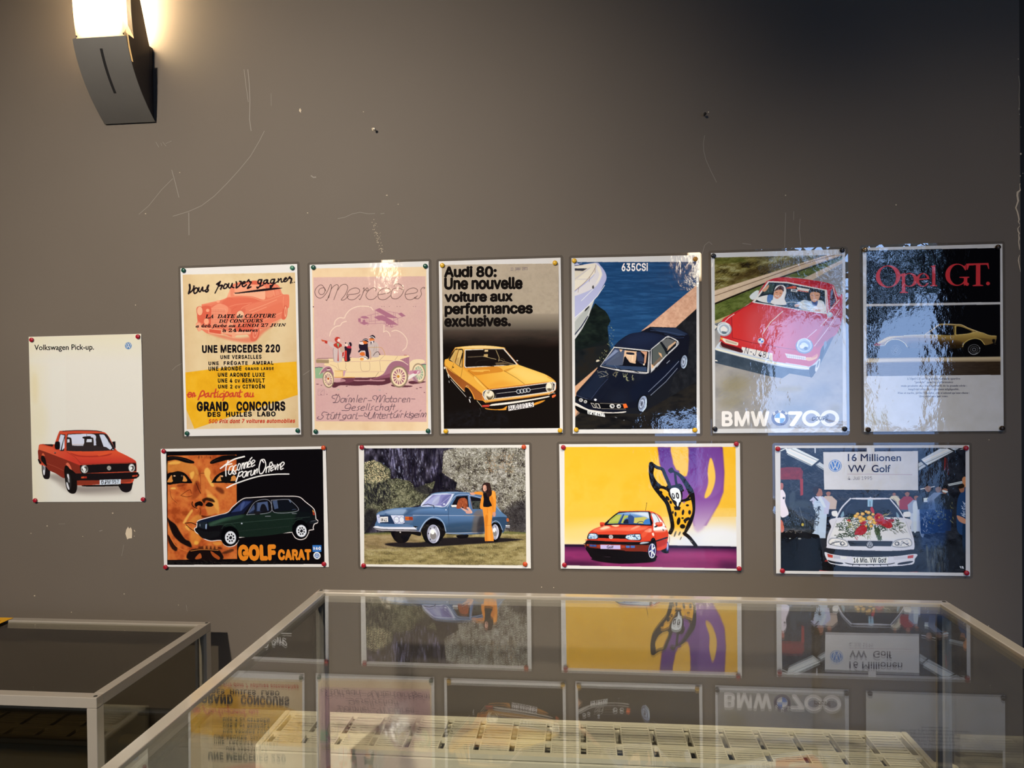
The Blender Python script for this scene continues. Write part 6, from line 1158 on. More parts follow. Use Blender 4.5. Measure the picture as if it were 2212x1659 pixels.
POSTERS.append(dict(at=(0.4587, 1.4262, -0.00256, 0.2993, 0.4185), film=True, paper='bcbab6', white='c4beb6',
    label='poster of a red coupe with two smiling people in it on a road', group='portrait car posters in the upper row',
    text=[
        ('lettering', 'B', [1360, 3779, 1421, 3746], 59, 'ecebea', 'z', 0.01, 0, 1),
        ('lettering', 'M', [1467, 3714, 1552, 3714], 54, 'ecebea', 'z', 0.01, 0, 1),
        ('lettering', 'W', [1607, 3747, 1676, 3786], 59, 'ecebea', 'z', 0.01, 0, 1),
        ('headline', 'BMW', [198, 4006, 1277, 4013], 334, 'ecebea', 'i', 0.036, 0, 1.08),
        ('headline', '7', [1689, 4011, 2011, 4013], 323, 'ecebea', 'i', 0.042, 0, 1),
        ('slogan', 'COUPÉ', [2223, 3906, 2596, 3893], 118, '2c2a34', 'i', 0.03, 0.25, 1.05),
        ('lettering', 'N-J 481', [726, 2337, 1285, 2478], 156, '3c3c4c', 'i', -0.004, 0, 1),],
    ink='''
P 8e8880 100 0 79 108 2936 121 2903 4085 49 4082
N 7e7c78-8e8a86-9a948c 80 0 430.7 323 4 68 1141 2933 397 2903 4085 49 4082
D 8c7e58-a89868-787a80 15 60 161.5 24.2 -35 12 5 265 2826 935 2862 820 3630 175 3624
E 80744e 55 107.7 504 3076 323 188.4 -10
E 7c7250 50 80.7 419 3461 296.1 107.7 -10
E 8a7c50 60 32.3 1729 3174 296.1 64.6 0
E 7a6c44 50 53.8 2724 3649 134.6 107.7 0
E 5c6878 50 107.7 1936 3696 403.7 161.5 0
E 5a6472 40 107.7 2335 3236 323 134.6 -20
P 3a3214 100 0 79 104 2621 115 2567 158 70 871
N 241c0c-4e4420-6a6030-8a8458 100 0 239.7 84.6 7 79 104 2075 107 2567 144 70 871
D 2a2410-6e6836-9a9468-4c4a20 55 900 64.9 11.3 -32 14 8 79 104 2349 116 2430 182 71 842
N 3c4418-5a5c24 70 16.9 169.2 56.4 4 79 111 694 116 832 220 78 269
S 3a2a14 60 42.3 550 540 1108 356 1800 234 2075 171 1799 291 967 566 409 708
P c0a88c 100 0 70 871 2608 117 2934 124 1521 595 67 1158
N b49a80-c6b094 50 0 84.6 84.6 3 70 871 2608 117 2934 124 1521 595 67 1158
C 4a3218 100 0 12.7 12.7 69 993 1244 602 2074 313 2757 128
L d2bca0 50 0 14.1 14.1 70 914 1522 467 2621 139
P 1a140c 100 0 67 1158 1103 755 1590 583 2931 148 2931 172 1796 546 1159 771 67 1201
P 4a5424 100 0 67 1201 1159 771 933 1135 513 1397 62 1574
P 4a5424 100 0 1658 585 2931 172 2930 240 2070 638
N 3a441c-525c28-66703a 80 0 126.9 56.4 5 67 1201 1159 771 933 1135 513 1397 62 1574
N 3a441c-525c28-66703a 80 0 126.9 56.4 6 1658 585 2931 172 2930 240 2070 638
D 343e18-707840-5a642c 60 500 56.4 8.5 -30 10 4 67 1201 1159 771 933 1135 513 1397 62 1574
D 343e18-707840 60 160 47.9 8.5 -25 10 4 1658 585 2931 172 2930 240 2070 638
P b8a68e 100 0 2056 645 2930 233 2930 317 2262 686
P a89a6c 100 0 62 1574 513 1397 329 1508 160 1604 62 1631
P 827e78 100 0 2262 686 2930 317 2928 1001 2723 797
P 5c6064 100 0 62 1645 160 1618 513 1397 343 1537 187 1720 60 1817
P c8c0b0 100 0 62 1660 131 1704 61 1774
P 3c4650 100 0 70 2243 618 2418 1417 2596 2208 2744 2368 2556 2423 2284 2688 1963 2874 1614 2916 1588 2580 2288 2366 2719 2207 2908 1733 2819 1573 2926 1308 2881 63 2547
N 2c3844-46525e 60 0 161.5 161.5 7 70 2243 618 2418 1417 2596 2208 2799 2207 2908 1733 2819 1573 2926 1308 2881 63 2547
S b8282c 100 0 194 1943 225 1585 442 1424 899 1160 1170 784 1291 664 1597 604 2229 681 2699 797 2751 934 2841 1071 2922 1047 2917 1534 2793 1911 2556 2097 2395 2447 2210 2663 1947 2631 1312 2511 699 2337 219 2136
G c4302c b03040 100 10.8 358 1698 2216 2009 469 1452 952 1175 1590 1300 2563 1472 2507 1742 2269 1901 1952 2085 1924 2276 1312 2429 675 2199 462 1975
S d07070 35 107.7 898 1325 1324 1280 1535 1449 1317 1991 1102 2179 836 2119 787 1707
S d88088 30 107.7 1429 1447 1694 1452 1794 2001 1686 2271 1368 2212
S a8202a 100 0 1331 651 1597 615 2229 692 2686 802 2647 850 2123 754 1649 701 1278 704
S cc4a44 60 13.5 1491 642 1861 639 2228 730 1702 694
S 8a1c26 50 26.9 2481 1796 2746 1476 2920 1208 2917 1534 2740 1964 2477 2176 2293 2201
L 7a1c24 100 0 10.8 10.8 468 1458 711 1280 952 1175
L 7a1c24 100 0 10.8 10.8 462 1975 890 2093 1686 2244 1897 2276
L 7a1c24 100 0 10.8 10.8 447 1480 462 1975
P d4cec4 100 0 1278 682 1702 710 2568 916 2576 1473 2484 1459 1959 1363 952 1175 926 1147 1169 839
P 22282e 100 0 1304 710 1701 743 2536 934 2547 1418 2432 1428 1959 1349 979 1157 1169 893
P 2c4050 100 0 1672 1097 2014 1127 2197 1219 1854 1238 1670 1220
P 3a4a40 80 0 1290 746 1462 751 1381 954 1168 975
L 14181c 100 0 26.9 26.9 1449 750 1381 981
P c8502c 100 0 1673 851 1832 807 1911 817 1898 871 1700 866
P d8d0c4 100 0 1911 836 2201 893 2174 947 1937 899
P c86048 100 0 1911 899 2174 947 2174 968 1937 927
P d8d4cc 100 0 1792 877 1937 899 1924 956 1784 931
P 6a7078 100 0 1819 891 1911 907 1900 939 1810 921
S c8ccd4 100 0 861 1022 1009 895 1076 919 1008 1054 926 1106
S c8906c 100 0 1142 893 1236 813 1290 765 1289 828 1209 922
S d4d4d8 100 0 1008 1081 1248 1005 1434 1037 1538 1176 1431 1201 1166 1167
S 4a6ea0 100 0 1274 1005 1394 1022 1352 1171 1259 1163
S e4e2e4 100 0 1379 1118 1435 846 1542 780 1647 810 1683 933 1645 1096 1669 1233 1378 1213
S 4a2a20 100 0 1421 900 1541 794 1626 837 1620 932 1541 903 1461 942
S cf9674 100 0 1408 954 1461 901 1580 890 1606 959 1553 1053 1473 1098 1407 1050
C f4f0f0 100 0 10.8 10.8 1434 1010 1481 1038 1513 1025
L 4a2a20 100 0 8.1 8.1 1447 950 1487 956
L 4a2a20 100 0 8.1 8.1 1535 963 1572 975
C b8766a 100 0 8.1 8.1 1433 1051 1481 1065 1513 1044
C a8a8b0 100 0 8.1 8.1 1591 1150 1538 1176 1511 1216
S d8d8dc 100 0 1379 1112 1538 1121 1643 1178 1669 1233 1352 1198
S c8ccd8 100 0 1934 1240 2066 1134 2198 1165 2382 1142 2512 1199 2532 1417 2222 1383 2012 1337
S dcdce0 100 0 2224 1193 2381 1196 2512 1253 2524 1416 2275 1384
S a4b8d8 70 0 2066 1161 2198 1165 2302 1303 2170 1355
S 24201e 100 0 2213 961 2279 889 2424 911 2449 1007 2410 1033 2226 1002
S c99676 100 0 2213 988 2292 955 2423 993 2408 1115 2342 1190 2263 1180 2217 1097
S 3c4a78 100 0 2237 1166 2302 1194 2376 1163 2354 1277 2276 1262
C f0e8e0 100 0 8.1 8.1 2277 1134 2316 1146 2355 1130
L 3a2820 100 0 8.1 8.1 2239 1030 2284 1036
L 3a2820 100 0 8.1 8.1 2344 1037 2396 1039
L b07858 100 0 8.1 8.1 2310 1045 2304 1099
S c8a088 100 0 1868 1238 1947 1226 1960 1281 1880 1293
S c8a088 100 0 2328 1358 2432 1374 2445 1415 2327 1407
C d8dce4 100 0 10.8 10.8 1670 1192 1802 1177 1960 1200 2171 1246 2223 1315
L d8dce4 100 0 10.8 10.8 1960 1309 2170 1327 2485 1348
C c8ccd4 100 0 18.8 18.8 926 1153 1431 1250 1959 1355 2511 1443 2602 1473
L d8d4d4 100 0 16.1 16.1 1404 1255 1431 1228
L e8e4e0 100 0 18.8 18.8 1946 1376 1959 1349
L d4cec8 100 0 21.5 21.5 2575 930 2610 1446
L b02c34 100 0 24.2 24.2 2609 930 2641 1447
P 3c2630 100 0 2659 959 2704 878 2779 1178 2647 1365
P 7a94b8 70 0 2661 986 2693 911 2711 1014 2659 1121
L d4cec8 100 0 16.1 16.1 2712 838 2795 1151 2800 1233
L d4cec8 100 0 16.1 16.1 2615 1419 2853 1153
L c85058 100 0 16.1 16.1 2725 852 2828 1071
E a8b4c0 100 0 2641 1490 64.6 64.6 0
E d0d8e0 100 0 2636 1479 37.7 32.3 0
L d8d8dc 100 0 13.5 13.5 2614 1541 2442 1741
L e4d8d8 100 0 16.1 16.1 1145 1892 1321 1635 1602 1382
L e0d0d0 100 0 13.5 13.5 305 1587 387 1506 509 1426
L d8c8cc 100 0 13.5 13.5 2851 1370 2638 1745 2293 2201
L d8c8cc 100 0 13.5 13.5 2349 1821 2137 2007
L e4d4d8 60 0 10.8 10.8 2903 1371 2638 1800
E 8e9498 100 0 282 1774 166.9 161.5 0
E c4c8c8 100 0 277 1768 145.3 140 0
E 9aa4ac 100 0 282 1774 113 113 0
S d8dcdc 100 0 196 1750 277 1697 357 1781 303 1835 222 1833
S 5a6870 100 0 223 1819 330 1835 316 1876 249 1875
C e8e8e4 100 0 16.1 16.1 129 1775 157 1652 278 1608 399 1671
E 6c7a94 100 0 2072 2191 193.8 177.6 0
E a8b4c8 100 0 2072 2185 166.9 150.7 0
E 8494ac 100 0 2077 2191 129.2 118.4 0
S c8d0dc 100 0 2004 2141 2083 2115 2162 2199 2082 2251
E 4a5878 100 0 2103 2246 43.1 37.7 0
E d4d8e0 100 0 2019 2201 53.8 48.4 0
C dce2ea 100 0 16.1 16.1 1911 2194 1952 2072 2084 2019 2202 2090
P d8903c 100 0 188 1957 247 1966 300 2041 206 2012
P d8c8b0 100 0 247 1971 595 2088 590 2149 555 2158 300 2088 241 2026
P b0a08c 100 0 301 2005 568 2100 557 2136 314 2066
P d0c4bc 100 0 1639 2353 2106 2437 2111 2519 1684 2457
L 9c9090 100 0 8.1 8.1 1684 2370 1694 2452
L 9c9090 100 0 8.1 8.1 1729 2379 1739 2458
L 9c9090 100 0 8.1 8.1 1774 2388 1784 2465
L 9c9090 100 0 8.1 8.1 1819 2397 1829 2471
L 9c9090 100 0 8.1 8.1 1864 2406 1874 2477
L 9c9090 100 0 8.1 8.1 1909 2415 1919 2483
L 9c9090 100 0 8.1 8.1 1953 2424 1963 2489
L 9c9090 100 0 8.1 8.1 1998 2433 2008 2495
L 9c9090 100 0 8.1 8.1 2043 2441 2053 2501
L 9c9090 100 0 8.1 8.1 1657 2408 2101 2480
S e0a060 100 0 2111 2456 2238 2445 2357 2379 2343 2474 2211 2532 2119 2519
S c86040 70 0 2211 2458 2357 2370 2330 2446
P e0d8d4 100 0 675 2186 1366 2349 1359 2529 651 2364
E d8dce4 100 0 1106 2053 72.7 64.6 0
E 3a5ca0 100 0 1106 2051 59.2 51.1 0
P e4e6ea 100 0 1106 2051 1107 1999 1157 2021 1165 2052
P e4e6ea 100 0 1106 2051 1106 2103 1061 2086 1048 2050
S b8bec4 100 0 84 2188 165 2079 220 2054 191 2191 619 2308 1312 2498 1418 2541 2052 2646 2210 2649 2395 2502 2408 2556 2341 2664 2156 2738 1681 2681 1152 2564 619 2405 97 2257
L d8d4b8 100 0 32.3 32.3 97 2230 619 2377 1418 2582 2156 2711
L 8a9098 80 0 16.1 16.1 219 2164 673 2295
S 3a1418 90 0 206 2053 300 2110 648 2226 667 2323 353 2221 219 2164
L d8ccd0 100 0 10.8 10.8 1656 2572 2131 2661
S 20242a 100 0 2182 2690 2368 2583 2436 2285 2503 2177 2529 2232 2434 2557 2313 2800 2207 2921
E c8c4bc 100 0 2363 2637 37.7 156.1 18
E 6a6c70 100 0 2368 2610 18.8 91.5 18
P 6c7886 100 0 2504 2122 2556 2070 2569 2179 2501 2313
P d8d0c0 100 0 67 2478 107 2486 128 2514 66 2505
E 4a4660 100 0 1511 3843 191.1 183 0
E 34304a 70 0 1511 3843 185.7 177.6 0
E e4e4e6 100 0 1511 3843 123.8 118.4 0
P 4a78c0 100 0 1511 3843 1512 3728 1459 3736 1416 3774 1394 3842
P 4a78c0 100 0 1511 3843 1509 3960 1562 3953 1605 3912 1628 3843
E ecebea 100 0 2210 3854 207.3 188.4 0
E 868690 100 0 2210 3854 126.5 113 0
E ecebea 100 0 2617 3857 207.3 188.4 0
E 7c7a80 100 0 2617 3857 126.5 113 0
P bcbab6 100 0 -50 -50 3043 -50 2931 124 80 105
P bcbab6 100 0 3043 -50 3043 4235 2903 4085 2931 124
P bcbab6 100 0 3043 4235 -50 4235 52 4082 2903 4085
P bcbab6 100 0 -50 4235 -50 -50 80 105 52 4082
'''))
POSTERS.append(dict(at=(0.7962, 1.4285, -0.00138, 0.2997, 0.4189), film=True, paper='bcb2a2', white='bcb2a4',
    label='black and cream poster of a gold sports car in profile, rightmost on the wall', group='portrait car posters in the upper row',
    text=[
        ('caption', 'L’Opel GT est la première grande sportive', [946, 3013, 2080, 3025], 54, '3c3c4c', 's', 0, 0, 1),
        ('caption', '“pensée” pour la performance', [1099, 3093, 1928, 3100], 51, '3c3c4c', 's', 0, 0, 1),
        ('caption', 'mais produite avec les impératifs de la grande série :', [806, 3171, 2221, 3184], 49, '3c3c4c', 's', 0, 0, 1),
        ('caption', 'longévité assurée et entretien négligeable.', [965, 3250, 2058, 3260], 49, '3c3c4c', 's', 0, 0, 1),
        ('caption', 'Fine et racée, prête à bondir, elle n’attend qu’une chose :', [736, 3332, 2283, 3345], 49, '3c3c4c', 's', 0, 0, 1),
        ('caption', 'être conduite par vous.', [1203, 3411, 1821, 3415], 49, '3c3c4c', 's', 0, 0, 1),],
    ink='''
N b4aa98-bcb2a2-c2b8aa 50 0 324.8 324.8 3 1 8 3005 -6 2996 4195 -1 4191
E b0a684 50 108.3 278 3845 324.8 108.3 0
P 070608 100 0 83 61 2946 91 2942 1300 73 1279
P 0a090a 100 0 73 1335 2939 1352 2937 2928 66 2919
G 1c140c c0a678 100 0 1390 2469 1390 2541 64 2506 2936 2492 2938 2578 63 2579
G c8ae84 3c2a16 100 0 1390 2548 1389 2656 63 2564 976 2566 2938 2561 2938 2693 62 2681
G 5a5048 2a1c10 95 0 569 1586 2758 1631 63 2615 2938 2636 2939 2929 61 2914
G ccb890 b09468 100 11.3 71 1575 2893 1634 63 2557 1390 2558 2938 2561 2938 2595 1389 2599 63 2611
N 3a2e22-5a4a34 30 0 127.5 19.8 4 63 2637 2938 2657 2936 2926 61 2909
P 0a0908 100 0 68 2230 466 2221 978 2274 2075 2292 2836 2205 2935 2235 2936 2518 66 2506
S 6e5226 100 0 237 2218 315 2161 496 2047 621 2019 787 2017 953 2005 1339 1998 1504 1893 1628 1780 1806 1772 1983 1780 2106 1787 2269 1864 2526 1969 2702 2038 2850 2055 2850 2119 2809 2204 2618 2258 2579 2185 2430 2111 2267 2137 2157 2222 2129 2293 1802 2287 1391 2295 978 2274 897 2156 759 2096 621 2101 495 2193 452 2235
G b8964a 6e5020 100 4.2 2078 1962 2077 2192 953 2005 1339 1998 1996 2025 2350 1966 2526 1977 2702 2045 2853 2059 2850 2119 2755 2132 2552 2099 2349 2096 2158 2193 1995 2133 1393 2079 1118 2059 842 2069 704 2045 787 2021
S 3c2810 90 22.7 980 2158 1393 2151 1940 2160 2157 2207 2129 2308 1802 2302 1391 2302 1006 2274
S 241808 80 14.2 1007 2202 2075 2235 2116 2307 1391 2310 1006 2274
S caa85c 95 0 259 2203 496 2055 635 2022 787 2020 870 2033 676 2059 537 2107 454 2163 355 2205
S 8a6a30 80 0 286 2218 468 2134 593 2079 565 2122 466 2207
S 0a0808 100 0 1435 1993 1518 1915 1642 1809 1942 1807 1963 1829 1962 2009 1668 2011
S 0a0808 100 0 2010 1838 2079 1832 2187 1870 2336 1952 2268 1987 2159 1999 2010 2004
C d0b070 100 0 18.4 18.4 1339 1994 1504 1879 1642 1780 1806 1772 1997 1785 2120 1796 2282 1879 2526 1977
C a88a44 100 0 14.2 14.2 1983 1816 2079 1818 2214 1864 2377 1945 2295 1994
L b89648 100 0 31.2 31.2 1986 1831 1985 2003
L 8a6c30 100 0 9.9 9.9 1942 1800 1962 2002
C dcc890 100 0 12.7 12.7 884 2011 1339 2003 1668 2017
C c8a860 100 0 14.2 14.2 1996 2021 2268 1997 2431 1961 2567 1984 2702 2042 2850 2059
C 9a7a38 70 0 11.3 11.3 2159 2078 2431 2054 2620 2086 2843 2090
C d8c088 100 0 15.6 15.6 466 2221 509 2156 607 2101 718 2096 814 2126 897 2185 951 2273
C c0a050 100 0 17 17 2136 2286 2171 2208 2267 2137 2403 2104 2525 2141 2605 2243
S 080707 100 0 494 2222 565 2151 704 2117 814 2148 896 2214 937 2302 839 2460 562 2456
S 080707 100 0 2157 2279 2213 2194 2403 2132 2539 2178 2591 2272 2563 2429 2346 2483 2210 2452
E 4a4844 100 0 708 2342 113.3 116.1 0
E 0c0b0b 100 0 708 2342 99.1 102 0
E 55524c 100 0 708 2342 73.6 76.5 0
E 161412 100 0 708 2342 62.3 65.2 0
E 6a665e 100 0 708 2342 36.8 39.7 0
E 1a1816 100 0 708 2342 22.7 25.5 0
E 5a564e 100 0 2381 2352 130.3 119 0
E 0c0b0b 100 0 2381 2352 116.1 104.8 0
E 4a463e 100 0 2381 2352 85 79.3 0
E 121010 100 0 2381 2352 70.8 65.2 0
E 6a665e 100 0 2381 2354 42.5 39.7 0
E 0c0b0b 100 0 2381 2354 28.3 25.5 0
C b0aa9c 100 0 9.9 9.9 2272 2396 2319 2447 2387 2462 2455 2427
E d0ccc4 100 0 2499 2323 9.9 9.9 0
P 8a2a26 100 0 230 2210 273 2167 398 2198 355 2227 237 2229
L c8bca8 100 0 9.9 9.9 237 2232 452 2233
S 14100c 100 0 2769 2132 2823 2133 2816 2204 2775 2197
C 6a5a34 100 0 8.5 8.5 2857 2105 2821 2219
L 5a4a30 60 0 8.5 8.5 2808 2247 2848 2241
L bcb2a2 100 0 48.7 48.7 73 1307 2942 1324
E bc2e30 100 0 549 666 268 251.7 -8
E 070608 100 0 546 666 173.2 232.8 -10
P bc2e30 100 0 778 649 842 612 922 597 918 1014 979 1032 979 1052 801 1048 801 1028 844 1012 847 673 783 671
E bc2e30 100 0 1016 755 170.5 154.3 0
E 070608 100 0 1000 755 102.9 135.3 0
P bc2e30 100 0 848 606 917 600 914 925 845 923
E bc2e30 100 0 1299 763 143.4 154.3 0
E 070608 100 0 1304 763 86.6 132.6 0
P bc2e30 100 0 1207 737 1429 716 1437 750 1206 765
P 070608 100 0 1376 751 1471 745 1470 828 1380 837
P bc2e30 100 0 1473 457 1568 432 1565 880 1607 892 1607 912 1454 908 1454 889 1496 879 1499 480 1473 473
E bc2e30 100 0 2024 666 243.6 249 0
E 070608 100 0 2045 666 167.8 227.4 0
P 070608 100 0 2176 537 2286 523 2285 733 2175 719
P bc2e30 100 0 2203 449 2219 450 2223 571 2202 571 2171 520
P bc2e30 100 0 2081 717 2290 716 2290 736 2248 746 2247 886 2184 912 2173 912 2175 744 2081 736
E bc2e30 100 0 2244 883 37.9 37.9 0
P bc2e30 100 0 2224 422 2698 419 2713 552 2698 557 2667 462 2526 458 2523 898 2585 916 2585 933 2361 930 2361 911 2429 896 2433 461 2292 463 2255 561 2234 560
E bc2e30 100 0 2685 880 40.6 40.6 0
'''))
